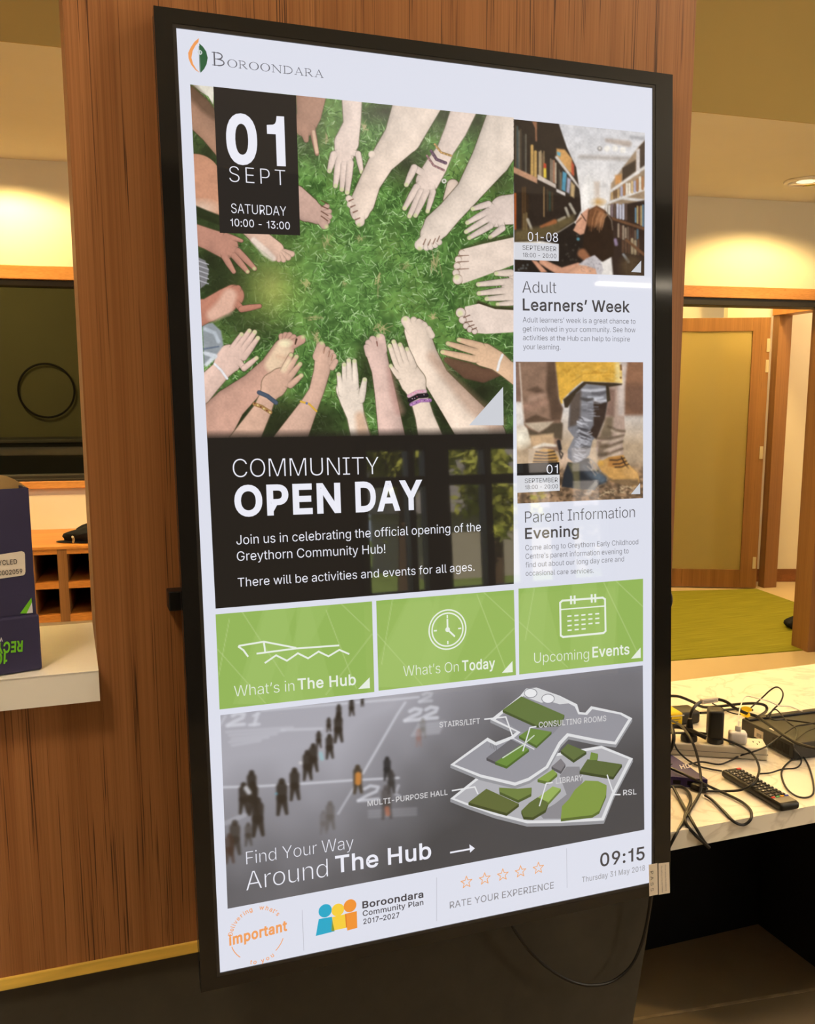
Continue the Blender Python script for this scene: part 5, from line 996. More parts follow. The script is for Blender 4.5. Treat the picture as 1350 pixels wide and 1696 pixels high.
def library_picture():
    C = Canvas([(850, 197.5), (1068, 220), (1067, 457), (852, 450)], int(230 * QD * 1.2), int(250 * QD * 1.2)); z = lambda x, y: (845 + x / 5.87, 195 + y / 5.87)
    Z = lambda *p: [z(*q) for q in p]
    X, Y = C.X, C.Y; r = np.random.default_rng(3)
    t = np.clip((Y - 220) / 130, 0, 1)[..., None]; C.im = np.array([208, 206, 208]) / 255 * (1 - t) + np.array([232, 224, 216]) / 255 * t
    C.limb([(*z(680, 380), 3), (*z(1140, 400), 4)], (170, 160, 152), 1, 0, 6, .8)
    C.limb([(*z(940, 220), 3), (*z(1150, 255), 5)], (178, 160, 146), 1, 0, 5, .8); C.limb([(*z(1180, 190), 3), (*z(1290, 200), 3)], (160, 158, 160), 1, 0, 5, .8)
    for x, y in ((940, 305), (1020, 300), (1095, 318), (870, 300)): C.limb([(*z(x, y), 4)], (120, 112, 108), 1, 0, 2, .8); C.limb([(*z(x, y - 3), 5 if x > 900 else 2)], (246, 240, 230), 1, 0, 3, .9)
    C.poly(Z((810, 620), (870, 620), (870, 830), (810, 830)), (206, 190, 176), 4); C.blob(*z(850, 820), 16, 8, (196, 150, 86), .9, .6); C.blob(*z(760, 780), 14, 40, (250, 244, 236), .9, .6)
    # left shelves
    C.poly(Z((20, 0), (470, 55), (550, 290), (640, 480), (680, 760), (690, 900), (640, 1000), (500, 1090), (300, 1200), (20, 1210)), (52, 42, 34), 1.4)
    def books(x0, x1, top, bot, n, cols, w=.9):
        for k in range(n):
            f = (k + .5) / n; x = x0 + (x1 - x0) * f; a = r.uniform(0, .12); tp = top[0] + (top[1] - top[0]) * f; bt = bot[0] + (bot[1] - bot[0]) * f; tp += (bt - tp) * r.uniform(0, .18)
            C.limb([(*z(x, tp), abs(x1 - x0) / n / 5.87 * .5 * w), (*z(x, bt), abs(x1 - x0) / n / 5.87 * .5 * w)], cols[r.integers(len(cols))], .8, 0, 1.0)
    books(45, 160, (60, 150), (470, 540), 7, [(86, 72, 56), (110, 104, 90), (60, 52, 44), (130, 124, 110), (70, 84, 84)])
    books(195, 262, (250, 290), (550, 580), 2, [(214, 176, 112), (196, 156, 92)]); books(275, 335, (280, 330), (580, 600), 4, [(196, 170, 130), (150, 124, 90), (120, 96, 70)])
    C.poly(Z((325, 440), (350, 450), (352, 590), (325, 580)), (220, 190, 70), 1.2); C.poly(Z((325, 440), (350, 450), (350, 490), (325, 490)), (196, 70, 50), 1)
    books(385, 450, (390, 420), (610, 640), 4, [(206, 186, 160), (150, 130, 110), (184, 130, 100)]); books(470, 500, (490, 510), (690, 700), 2, [(130, 112, 90), (90, 84, 74)])
    C.poly(Z((510, 520), (550, 540), (535, 720), (500, 700)), (84, 146, 170), 2); C.poly(Z((555, 580), (590, 600), (575, 740), (545, 720)), (170, 166, 180), 3); C.poly(Z((590, 620), (630, 660), (620, 780), (585, 760)), (196, 166, 120), 3)
    C.poly(Z((450, 300), (530, 310), (600, 400), (620, 560), (560, 510), (450, 380)), (206, 156, 96), 2.5); C.poly(Z((455, 330), (490, 340), (485, 380), (455, 360)), (110, 170, 190), 2); C.poly(Z((595, 420), (622, 460), (618, 570), (595, 550)), (190, 84, 60), 2.5)
    C.poly(Z((20, 470), (262, 585), (262, 640), (20, 530)), (186, 140, 110), 1); C.poly(Z((265, 550), (445, 650), (445, 690), (265, 600)), (206, 190, 176), 1); C.poly(Z((448, 690), (535, 730), (535, 762), (448, 722)), (214, 204, 196), 1.4)
    C.limb([(*z(450, 385), 2.4), (*z(530, 490), 2.2), (*z(620, 610), 2), (*z(670, 680), 1.5)], (206, 196, 186), 1, 0, 2)
    C.poly(Z((210, 35), (260, 40), (260, 230), (245, 230), (240, 100)), (150, 104, 76), 1.4)
    books(110, 180, (640, 700), (1090, 1090), 3, [(84, 62, 40), (62, 46, 32)]); books(320, 335, (640, 650), (960, 960), 1, [(150, 118, 80)]); books(350, 420, (670, 720), (900, 900), 3, [(58, 66, 54), (74, 60, 44)])
    books(36, 60, (680, 680), (1080, 1080), 1, [(176, 90, 46)]); books(120, 170, (910, 910), (1080, 1090), 2, [(110, 90, 60)])
    for a, b_ in (((540, 880), (570, 960)), ((580, 840), (630, 930)), ((470, 1000), (530, 970)), ((170, 990), (205, 1080))): C.limb([(*z(*a), 2.4), (*z(*b_), 2.2)], (200, 190, 170), .9, 0, 2, .8)
    C.poly(Z((40, 1100), (300, 1060), (620, 940), (620, 1010), (470, 1110), (250, 1200), (40, 1205)), (112, 96, 62), 8, .8)
    C.limb([(*z(300, 1060), 2), (*z(430, 1010), 4)], (176, 106, 64), 1, 0, 3, .8)
    # right shelves
    C.poly(Z((1310, 220), (1250, 280), (1090, 490), (980, 640), (970, 800), (930, 880), (1000, 960), (1310, 1100)), (156, 132, 106), 3)
    C.poly(Z((1250, 290), (1310, 220), (1310, 480), (1260, 540)), (70, 56, 46), 2); C.poly(Z((1225, 310), (1260, 300), (1260, 540), (1225, 560)), (206, 196, 190), 2); C.poly(Z((1090, 490), (1220, 410), (1220, 520), (1090, 620)), (70, 56, 44), 3)
    C.poly(Z((1020, 560), (1085, 550), (1080, 640), (1020, 650)), (196, 140, 84), 4)
    for a, b_ in (((970, 720), (1310, 480)), ((950, 830), (1310, 690)), ((1000, 770), (1310, 810))): C.limb([(*z(*a), 2.2), (*z(*b_), 2.6)], (220, 212, 204), 1, 0, 2.5)
    books(1070, 1300, (670, 560), (760, 690), 9, [(206, 176, 130), (226, 214, 196), (170, 120, 80), (176, 168, 184)]); books(980, 1060, (730, 690), (790, 770), 4, [(196, 160, 110), (120, 90, 60)])
    C.poly(Z((920, 880), (1310, 800), (1310, 1540), (1000, 1540), (960, 1100)), (58, 44, 36), 3)
    books(920, 1140, (850, 820), (950, 990), 8, [(190, 186, 196), (130, 110, 110), (212, 202, 190), (96, 76, 66)]); books(1210, 1300, (860, 830), (1010, 1060), 5, [(186, 160, 110), (120, 80, 56), (110, 140, 160)])
    books(1040, 1250, (1030, 1090), (1150, 1270), 9, [(110, 90, 74), (150, 130, 110), (84, 60, 48), (90, 110, 120)]); books(1080, 1260, (1180, 1180), (1300, 1330), 6, [(90, 66, 50), (160, 140, 110), (70, 54, 46)])
    for a, b_ in (((930, 960), (1300, 1080)), ((1130, 1190), (1300, 1330))): C.limb([(*z(*a), 2), (*z(*b_), 2.4)], (112, 78, 54), 1, 0, 2)
    C.limb([(*z(1100, 1330), 2), (*z(1150, 1400), 2.5)], (170, 176, 180), .9, 0, 2, .8); C.limb([(*z(1020, 1190), 3), (*z(1030, 1230), 3)], (160, 140, 170), .9, 0, 3, .8)
    C.limb([(*z(1180, 1450), 20)], (90, 72, 50), .9, 0, 14, .7)
    # lower middle, figure
    C.poly(Z((300, 1200), (480, 1110), (620, 1020), (720, 1100), (760, 1540), (40, 1500), (40, 1370), (470, 1390), (470, 1230)), (44, 36, 30), 2)
    for _ in range(16): C.limb([(*z(r.uniform(480, 720), r.uniform(1120, 1420)), r.uniform(.8, 2))], (90, 84, 74), 1, 0, 2, .6)
    C.limb([(*z(660, 1180), 2.6)], (90, 140, 150), 1, 0, 2)
    C.poly(Z((700, 925), (760, 880), (780, 900), (740, 1120), (680, 1140), (612, 1095), (640, 1040), (640, 1010)), (214, 158, 128), 1.6); C.poly(Z((690, 930), (700, 990), (640, 1030)), (226, 170, 136), 1.4)
    C.limb([(*z(690, 935), .7), (*z(720, 980), .8), (*z(735, 1005), .7)], (70, 50, 40), 1, 0, 1.2); C.limb([(*z(640, 1025), .7), (*z(690, 975), .7)], (70, 50, 40), 1, 0, 1.2)
    C.poly(Z((760, 900), (840, 855), (920, 900), (985, 970), (1000, 1100), (1010, 1340), (900, 1400), (760, 1370), (700, 1330), (715, 1140), (745, 1020)), (52, 38, 28), 2)
    C.poly(Z((770, 890), (840, 858), (920, 905), (910, 1000), (880, 1080), (860, 1030), (820, 1060), (760, 1050), (745, 1020)), (150, 100, 66), 6, .9)
    for k in range(14): x = 770 + k * 11; C.limb([(*z(x + 30, 890 + k * 4), .7), (*z(x, 980), .8), (*z(x - 15, 1080 + r.uniform(-30, 40)), .5)], r.choice([(176, 122, 82), (110, 72, 46), (196, 146, 104)]), .9, 0, 1.2, .7)
    C.limb([(*z(940, 930), 1), (*z(985, 1000), 1), (*z(995, 1090), .8)], (170, 150, 130), 1, 0, 2, .6)
    C.limb([(*z(700, 1320), 8), (*z(750, 1370), 6)], (150, 100, 70), .9, 0, 4)
    C.poly(Z((205, 1385), (260, 1395), (360, 1500), (300, 1505)), (206, 148, 118), 1.6); C.limb([(*z(310, 1400), 5), (*z(400, 1450), 6), (*z(500, 1500), 7), (*z(660, 1450), 7)], (212, 156, 126), .8, 0, 1.6)
    C.limb([(*z(620, 1520), 9), (*z(720, 1470), 10), (*z(800, 1500), 11)], (222, 168, 136), .85, 0, 1.6)
    C.poly(Z((660, 1430), (740, 1370), (820, 1335), (880, 1390), (905, 1480), (880, 1535), (840, 1520), (830, 1470), (740, 1440)), (198, 190, 190), 1.6)
    for _ in range(40): C.limb([(*z(r.uniform(690, 890), r.uniform(1350, 1500)), .6)], (110, 100, 104), 1, 0, 1, .7)
    for _ in range(6): C.limb([(*z(r.uniform(80, 190), r.uniform(1420, 1490)), 1.5)], (120, 124, 122), 1, 0, 2, .8)
    C.blur(2); C.im *= (.96 + .08 * C.noise(3, 21))[..., None] * (.94 + .12 * C.noise(11, 22))[..., None]; C.build('library_picture')

def boots_picture():
    C = Canvas([(854, 599), (1065, 600), (1065, 825), (857, 834)], int(225 * QD * 1.2), int(240 * QD * 1.2)); z = lambda x, y: (845 + x / 5.87, 595 + y / 5.87)
    Z = lambda *p: [z(*q) for q in p]
    X, Y = C.X, C.Y; r = np.random.default_rng(8)
    t = np.clip((Y - 680) / 60, 0, 1)[..., None]; C.im = np.array([214, 204, 196]) / 255 * (1 - t) + np.array([186, 160, 130]) / 255 * t
    C.poly(Z((1110, 0), (1320, 0), (1320, 540), (1110, 540)), (146, 104, 78), 6); C.poly(Z((1110, 250), (1320, 250), (1320, 530), (1110, 530)), (112, 82, 66), 18, .8)
    C.poly(Z((40, 0), (110, 0), (110, 420), (40, 420)), (132, 104, 88), 5); C.poly(Z((40, 420), (130, 420), (150, 640), (40, 640)), (226, 218, 208), 5)
    C.blob(*z(100, 760), 22, 22, (255, 248, 226), .9, .6); C.poly(Z((1080, 840), (1320, 840), (1320, 1030), (1080, 1030)), (178, 154, 126), 12); C.poly(Z((480, 900), (700, 900), (700, 1100), (480, 1100)), (206, 176, 150), 8)
    n = C.noise(5, 4); g = np.clip((Y - 768 - (X - 855) * -.03) / 22, 0, 1) * .9
    gr = np.array([120, 94, 70]) / 255 * (.55 + .9 * n[..., None]); C.im = C.im * (1 - g[..., None]) + gr * g[..., None]
    for _ in range(320):
        x, y = r.uniform(855, 1066), r.uniform(772, 834)
        C.limb([(x, y, r.uniform(.6, 1.8)), (x + r.normal() * 4, y + r.normal() * 1.5, .6)], r.choice([(70, 54, 40), (150, 120, 90), (196, 164, 128), (96, 76, 58)]), .9, 0, 1.3, .8)
    # back adult leg
    C.poly(Z((930, 230), (1110, 0), (1140, 0), (1105, 300), (1108, 540), (1118, 720), (1090, 790), (1100, 940), (1000, 960), (870, 980), (830, 860), (850, 760), (910, 650), (920, 450)), (176, 150, 134), 1.6)
    C.poly(Z((960, 280), (1020, 300), (1010, 560), (930, 540)), (132, 102, 88), 5, .9); C.poly(Z((930, 560), (1000, 560), (990, 760), (860, 770)), (112, 96, 72), 6, .8); C.poly(Z((850, 800), (960, 790), (950, 960), (850, 960)), (104, 86, 66), 6, .7)
    C.poly(Z((1040, 20), (1110, 0), (1140, 0), (1110, 290), (1105, 550), (1050, 540)), (206, 190, 180), 6, .8)
    for a, b_ in (((950, 650), (1110, 700)), ((860, 770), (1100, 740)), ((880, 850), (1090, 800)), ((860, 930), (1090, 870))): C.limb([(*z(*a), 2), (*z((a[0] + b_[0]) / 2, (a[1] + b_[1]) / 2 + 20), 3), (*z(*b_), 2)], (92, 76, 58), 1, 0, 3, .7); C.limb([(*z(a[0] + 40, a[1] + 40), 2), (*z(b_[0] - 30, b_[1] + 40), 3)], (206, 184, 160), 1, 0, 4, .6)
    C.poly(Z((850, 1010), (960, 950), (1100, 930), (1150, 1020), (1240, 1110), (1260, 1190), (1200, 1240), (980, 1190), (880, 1090)), (196, 148, 84), 1.6)
    C.poly(Z((930, 1130), (1000, 1170), (1240, 1160), (1250, 1210), (1150, 1250), (960, 1180)), (120, 96, 70), 3, .9); C.poly(Z((960, 960), (1090, 940), (1140, 1030), (1060, 1060), (950, 1040)), (160, 108, 56), 4, .8); C.limb([(*z(880, 1010), 5)], (226, 170, 76), .9, 0, 4, .8)
    for a, b_ in (((970, 980), (1110, 960)), ((1000, 1020), (1130, 990)), ((1020, 1050), (1150, 1020)), ((1080, 950), (1150, 1060))): C.limb([(*z(*a), 1), (*z((a[0] + b_[0]) / 2, (a[1] + b_[1]) / 2 + 12), 1), (*z(*b_), 1)], (64, 48, 36), 1, 0, 1.2)
    C.limb([(*z(1140, 1090), 8), (*z(1200, 1120), 8)], (214, 166, 104), 1, 0, 8, .7)
    # child leg
    C.poly(Z((570, 330), (700, 230), (935, 240), (945, 430), (920, 560), (850, 740), (800, 790), (770, 930), (700, 1005), (620, 1010), (560, 960), (560, 880), (620, 760), (560, 680), (575, 480)), (128, 126, 130), 1.6)
    C.poly(Z((810, 390), (945, 420), (920, 580), (840, 780), (760, 720), (810, 640)), (62, 48, 40), 3); C.poly(Z((580, 360), (690, 300), (680, 560), (640, 640), (570, 660), (580, 480)), (88, 74, 64), 5, .9)
    for _ in range(60):
        f = r.random(); y = 560 + f * 430; x0 = 620 - 40 * f + r.uniform(0, 60); L = r.uniform(40, 120)
        C.limb([(*z(x0 + 30, y), .9), (*z(x0 + 30 + L * .6, y + r.uniform(8, 30)), 1.1), (*z(x0 + 30 + L, y + r.uniform(0, 40)), .6)], r.choice([(190, 188, 194), (70, 66, 68), (206, 204, 210)]), .9, 0, 1.6, .8)
    for _ in range(24): x, y = r.uniform(690, 810), r.uniform(400, 560); C.limb([(*z(x, y), .7), (*z(x + 60, y + r.uniform(-5, 10)), .6)], r.choice([(170, 168, 174), (104, 100, 104)]), .9, 0, 1.4, .7)
    for a, b_, c_ in (((700, 300), (920, 290), (206, 204, 210)), ((800, 330), (930, 320), (90, 86, 90)), ((760, 370), (900, 370), (196, 196, 204)), ((820, 400), (935, 400), (210, 208, 214)), ((690, 380), (800, 385), (70, 64, 62))): C.limb([(*z(*a), 2), (*z((a[0] + b_[0]) / 2, (a[1] + b_[1]) / 2 + 14), 3), (*z(*b_), 2)], c_, .9, 0, 3, .8)
    C.poly(Z((515, 390), (590, 330), (700, 230), (720, 215), (1090, 235), (1085, 250), (960, 270), (975, 400), (940, 420), (930, 260), (740, 240), (640, 330), (560, 470), (530, 470)), (64, 52, 38), 1.6)
    C.poly(Z((435, 20), (1050, 20), (1085, 120), (1085, 228), (700, 215), (620, 280), (520, 380), (490, 430), (470, 330), (450, 150)), (220, 170, 70), 1.4)
    C.poly(Z((1020, 20), (1060, 20), (1090, 230), (1020, 220)), (240, 216, 150), 6, .9)
    for _ in range(26): x, y = r.uniform(470, 1000), r.uniform(30, 210); C.limb([(*z(x, y), 1.4), (*z(x + r.uniform(20, 90), y + r.uniform(-30, 20)), 1)], r.choice([(196, 144, 48), (236, 192, 96), (180, 130, 44)]), .9, 0, 3, .55)
    C.limb([(*z(1010, 130), .8), (*z(720, 140), .8), (*z(600, 220), .8)], (186, 138, 52), 1, 0, 1.4, .8); C.limb([(*z(500, 420), 2), (*z(470, 340), 1)], (232, 186, 84), 1, 0, 2)
    C.limb([(*z(1075, 60), 1.6), (*z(1078, 100), 1.6)], (120, 84, 50), 1, 0, 1.6); C.limb([(*z(1074, 180), 1.6)], (120, 84, 50), 1, 0, 1.6)
    C.poly(Z((520, 1110), (560, 1000), (640, 1010), (760, 960), (800, 1080), (930, 1150), (935, 1190), (850, 1230), (820, 1270), (700, 1265), (500, 1240)), (44, 46, 50), 1.6)
    C.limb([(*z(840, 1130), 8), (*z(890, 1160), 8)], (104, 116, 126), .9, 0, 8, .8); C.limb([(*z(720, 1040), 6), (*z(780, 1120), 6)], (82, 88, 96), .9, 0, 8, .7); C.poly(Z((560, 1010), (670, 1010), (680, 1260), (620, 1260), (610, 1120)), (120, 110, 72), 4, .7)
    for a, b_ in (((770, 960), (880, 1090)), ((760, 1000), (850, 1110)), ((750, 1040), (830, 1130)), ((800, 1010), (790, 1080))): C.limb([(*z(*a), 1), (*z((a[0] + b_[0]) / 2 + 8, (a[1] + b_[1]) / 2), 1), (*z(*b_), 1)], (150, 140, 130), 1, 0, 1.3, .8)
    # front adult leg
    C.poly(Z((80, 25), (435, 20), (455, 200), (475, 400), (512, 480), (500, 560), (490, 600), (510, 640), (500, 760), (480, 900), (330, 860), (215, 880), (200, 780), (170, 680), (135, 640), (110, 400)), (142, 112, 92), 1.5)
    C.poly(Z((360, 25), (435, 20), (470, 380), (510, 470), (490, 590), (400, 600), (350, 300)), (86, 66, 52), 6, .85); C.poly(Z((140, 590), (250, 540), (390, 590), (300, 610), (150, 620)), (90, 70, 54), 4, .9); C.poly(Z((130, 620), (420, 605), (370, 660), (280, 710), (200, 670)), (190, 170, 146), 3)
    C.poly(Z((160, 300), (260, 260), (350, 330), (250, 330)), (88, 68, 54), 5, .8); C.limb([(*z(200, 390), 5), (*z(330, 340), 3)], (186, 150, 128), 1, 0, 8, .7); C.limb([(*z(160, 470), 6), (*z(340, 420), 4)], (176, 136, 116), 1, 0, 8, .6)
    C.poly(Z((170, 670), (280, 720), (420, 620), (510, 620), (505, 780), (440, 770), (330, 730), (190, 760)), (84, 72, 56), 4, .9); C.poly(Z((190, 740), (420, 720), (430, 840), (300, 850), (215, 880)), (214, 178, 136), 4, .8)
    C.limb([(*z(230, 860), 2), (*z(330, 830), 3), (*z(440, 840), 2)], (236, 226, 210), 1, 0, 3, .8)
    C.limb([(*z(90, 40), 1), (*z(115, 400), 1), (*z(135, 600), 1)], (214, 196, 180), 1, 0, 2, .9)
    C.poly(Z((215, 1010), (240, 910), (320, 870), (420, 880), (470, 960), (470, 1010)), (190, 144, 80), 1.6)
    for k in range(4): y = 890 + k * 32; C.limb([(*z(250 - k * 8, y + 10), 1.1), (*z(340, y + 22 - k * 4), 1.1), (*z(430 + k * 8, y + 6), 1.1)], (60, 46, 34), 1, 0, 1.3)
    C.limb([(*z(470, 800), 3), (*z(485, 870), 3)], (50, 44, 44), 1, 0, 2); C.limb([(*z(480, 890), 1), (*z(512, 920), 1), (*z(495, 965), 1), (*z(475, 900), 1)], (60, 54, 50), 1, 0, 1.2)
    for _ in range(16): x, y = r.uniform(900, 1240), r.uniform(1240, 1310); C.limb([(*z(x, y), .8), (*z(x + r.uniform(-60, 60), y + r.uniform(-30, 30)), .6)], (206, 180, 140), 1, 0, 1.2, .8)
    C.blur(2); C.im *= (.96 + .08 * C.noise(3, 23))[..., None] * (.93 + .14 * C.noise(10, 24))[..., None]; C.build('boots_picture')

def map_picture():
    C = Canvas([(365, 1184.5), (1064.6, 1102), (1067, 1374), (377, 1505)], int(700 * .8), int(350 * .8))
    X, Y = C.X, C.Y; r = np.random.default_rng(4); z = lambda x, y: (360 + x / 4.5, 1150 + y / 4.5); Z = lambda *p: [z(*q) for q in p]
    k = 1184.5 - (X - 365) * .118
    f = np.clip((Y - k) / 290, 0, 1); g = np.clip((X - 560) / 260, 0, 1)
    lt = np.array([170, 168, 176]) / 255; dk_ = np.array([76, 74, 75]) / 255
    t = np.clip(f * .95 + g * .7 - .24 + (C.noise(40, 2) - .5) * .12, 0, 1)[..., None]
    C.im = lt * (1 - t) + dk_ * t
    wl = lambda pts, w_, a=.8, c=(206, 206, 214): C.limb([(*z(*p), w_) for p in pts], c, 1, 0, 2.2, a)
    wl([(40, 692), (300, 685), (640, 665), (1000, 640), (1350, 622)], 1.9); wl([(1400, 60), (1340, 150), (1085, 590)], 1.8); wl([(1020, 690), (900, 890)], 1.7, .6)
    wl([(330, 120), (860, 75), (1350, 35), (1500, 20)], 1.7, .75); wl([(20, 230), (60, 160)], 2.2, .5)
    # painted numbers on the paving
    def two(x, y, s_, a=.85, w_=3.0):
        wl([(x - 30 * s_, y - 20 * s_), (x, y - 36 * s_), (x + 40 * s_, y - 30 * s_), (x + 30 * s_, y - 8 * s_), (x - 20 * s_, y + 14 * s_), (x - 60 * s_, y + 38 * s_)], w_, a); wl([(x - 60 * s_, y + 38 * s_), (x + 40 * s_, y + 30 * s_)], w_, a)
    two(150, 185, 1.25); wl([(300, 145), (275, 225)], 3.0); wl([(240, 228), (310, 222)], 2.6); wl([(268, 160), (310, 140)], 2.2)
    for i in range(5): wl([(70 + 20 * i - 40 * (i > 2), 280 + i * 25), (560 - i * 60, 245 + i * 25)], 2.4, .33)
    wl([(480, 265), (780, 255)], 2.5, .5)
    two(1140, 735, 1.5, .75, 2.6); wl([(1350, 680), (1325, 740), (1360, 760)], 2.5, .5)
    for i in range(3): wl([(1130, 870 + i * 22), (1480, 850 + i * 22)], 2.2, .2)
    two(1470, 150, 1.2, .8, 3.0); two(1590, 138, 1.2, .8, 3.0); two(1560, 20, .9, .5, 2.6)
    for i in range(5): wl([(1500 - i * 12, 225 + i * 20), (1690 - i * 10, 205 + i * 20)], 2.6, .28)
    wl([(60, 960), (200, 900)], 4, .3)
    # people crossing, out of focus
    def person(x, y, h, c=(54, 46, 38), lean=0.0, a=.9):
        q = z(x, y); h = h / 4.5
        C.limb([(q[0], q[1] - h * .90, h * .085)], c, 1, 0, 3.0, a)
        C.limb([(q[0] + lean, q[1] - h * .74, h * .15), (q[0] + lean, q[1] - h * .46, h * .14)], c, 1, 0, 4.0, a)
        C.limb([(q[0] + lean - h * .05, q[1] - h * .45, h * .09), (q[0] - h * .10, q[1] - h * .02, h * .045)], c, 1, 0, 3.2, a)
        C.limb([(q[0] + lean + h * .05, q[1] - h * .45, h * .09), (q[0] + h * .13, q[1] - h * .05, h * .045)], c, 1, 0, 3.2, a)
    for x, y, h in ((255, 800, 240), (195, 890, 240), (300, 1060, 300), (265, 900, 260), (480, 900, 280), (575, 790, 250), (670, 640, 230), (715, 580, 220), (755, 400, 130), (835, 480, 190), (900, 360, 220), (830, 280, 110), (1000, 160, 130), (1080, 90, 70), (905, 200, 130)): person(x, y, h)
    person(130, 1200, 270, (62, 54, 46), 0, .8); person(90, 1260, 230, (74, 56, 46), 0, .7); person(230, 1130, 180, (66, 58, 50), 0, .6)
    person(1045, 740, 220, (70, 58, 44)); C.limb([(*z(1050, 600), 5), (*z(1048, 655), 5)], (206, 136, 66), 1, 0, 3, .9)
    person(1265, 640, 180, (44, 42, 42)); person(1295, 740, 180, (62, 58, 56)); person(1260, 930, 260, (80, 74, 72), 0, .7); C.limb([(*z(1265, 850), 4), (*z(1270, 890), 4)], (180, 110, 84), 1, 0, 3, .7)
    person(840, 1010, 220, (98, 92, 88), 0, .7); person(790, 1040, 180, (104, 98, 96), 0, .5); person(1530, 330, 160, (120, 116, 112), 0, .5); person(1500, 390, 140, (150, 110, 100), 0, .4)
    C.limb([(*z(770, 440), 3), (*z(780, 480), 3)], (150, 190, 196), 1, 0, 3, .8); C.limb([(*z(215, 700), 4), (*z(235, 730), 4)], (214, 214, 220), 1, 0, 4, .8); C.limb([(*z(620, 510), 3)], (210, 206, 206), 1, 0, 2, .8); C.limb([(*z(440, 740), 2)], (100, 160, 180), 1, 0, 2, .8)
    C.blur(2); C.build('map_picture')

# assemble the screen content
quad('event_panel', [(343, 725), (850, 718), (851, 967), (357, 1008)], (40, 35, 30))
feet_picture(); library_picture(); boots_picture(); map_picture()
quad('date_badge', [(353.2, 143.6), (490, 158.5), (497, 390), (364, 386)], (46, 41, 37), .0007)

z1 = lambda x, y: (240 + x / 2.935, y / 2.935)
t = Txt()                                                          # council emblem
t.poly([z1(*p) for p in ((262, 186), (240, 205), (222, 232), (210, 258), (212, 285), (224, 315), (246, 342), (268, 356), (250, 338), (234, 312), (226, 282), (232, 248), (246, 222), (260, 206))], (240, 158, 92))
t.poly([z1(*p) for p in ((264, 212), (282, 228), (298, 252), (305, 282), (300, 312), (288, 336), (270, 356))], (52, 96, 62))
t.poly([z1(*p) for p in ((261, 225), (264.5, 225), (269, 350), (265.5, 350))], (120, 140, 130), .0009)
c_ = uvs(*z1(267, 256)); t.disc(c_, .0033, (206, 212, 212), .0010, 20); t.disc(c_, .0019, (92, 120, 104), .0012, 16, -math.pi / 2, math.pi / 2)
t.build('council_emblem')
# serif wordmark drawn stroke by stroke
t = Txt(); SC = (96, 94, 100)
def serif(word, p0, p1, ctop, first_top):
    wd_ = {'B': .62, 'O': .80, 'R': .70, 'N': .84, 'D': .80, 'A': .76}; a, c = uvs(*p0), uvs(*p1)
    hs = [first_top if i == 0 else ctop for i in range(len(word))]
    H_ = [uvs(p0[0], p0[1])[1] - uvs(p0[0], h_)[1] for h_ in (first_top, ctop)]
    tot = sum(wd_[ch] * (H_[0] if i == 0 else H_[1]) for i, ch in enumerate(word)) + .10 * H_[1] * (len(word) - 1)
    k = (c[0] - a[0]) / tot; x = a[0]
    for i, ch in enumerate(word):
        h_ = H_[0] if i == 0 else H_[1]; w_ = wd_[ch] * h_ * k; f = (x - a[0]) / (c[0] - a[0]); yb = a[1] + f * (c[1] - a[1])
        P = lambda u, v: np.array([x + u * w_, yb - v * h_]); st, th = .11 * h_, .055 * h_
        S_ = lambda pts, ww: t.stroke([P(*q) for q in pts], ww, SC, .0010, False, True)
        fo = lambda u, v, n=.17: S_([(u - n, v), (u + n, v)], th)
        arc = lambda cx, cy, rx, ry, a0, a1, n=14: [(cx + rx * math.cos(q), cy + ry * math.sin(q)) for q in np.linspace(a0, a1, n)]
        if ch == 'O':
            n = 36; q_ = np.linspace(0, 2 * math.pi, n + 1)
            t.raw([P(.5 + .48 * math.cos(q), .5 + .53 * math.sin(q)) for q in q_] + [P(.5 + .37 * math.cos(q), .5 + .48 * math.sin(q)) for q in q_], [(j, j + 1, n + 2 + j, n + 1 + j) for j in range(n)], SC, .0010)
        if ch in 'BRD': S_([(.16, 0), (.16, 1)], st); fo(.14, .02, .14); fo(.14, .98, .14)
        if ch == 'B': S_(arc(.40, .745, .34, .235, math.pi / 2, -math.pi / 2), st * .8); S_(arc(.42, .26, .44, .24, math.pi / 2, -math.pi / 2), st * .8); S_([(.16, .98), (.42, .98)], th); S_([(.16, .5), (.42, .5)], th); S_([(.16, .02), (.44, .02)], th)
        if ch == 'R': S_(arc(.40, .735, .33, .245, math.pi / 2, -math.pi / 2), st * .8); S_([(.16, .98), (.42, .98)], th); S_([(.16, .49), (.42, .49)], th); S_([(.42, .49), (.86, .02)], st); S_([(.80, .02), (1.0, .02)], th)
        if ch == 'D': S_(arc(.38, .5, .54, .48, math.pi / 2, -math.pi / 2, 20), st * .85); S_([(.16, .98), (.40, .98)], th); S_([(.16, .02), (.40, .02)], th)
        if ch == 'N': S_([(.16, 0), (.16, 1)], th); S_([(.14, 1), (.86, 0)], st); S_([(.86, 0), (.86, 1)], th); fo(.16, .02, .12); fo(.10, .98, .10); fo(.86, .98, .12)
        if ch == 'A': S_([(.14, .02), (.49, 1)], th); S_([(.49, 1), (.86, .02)], st); S_([(.27, .36), (.72, .36)], th); fo(.14, .02, .13); fo(.86, .02, .14)
        x += w_ + .10 * H_[1] * k
serif('BOROONDARA', z1(328, 318), z1(868, 380), 95.5, 86.5)
t.build('council_wordmark')

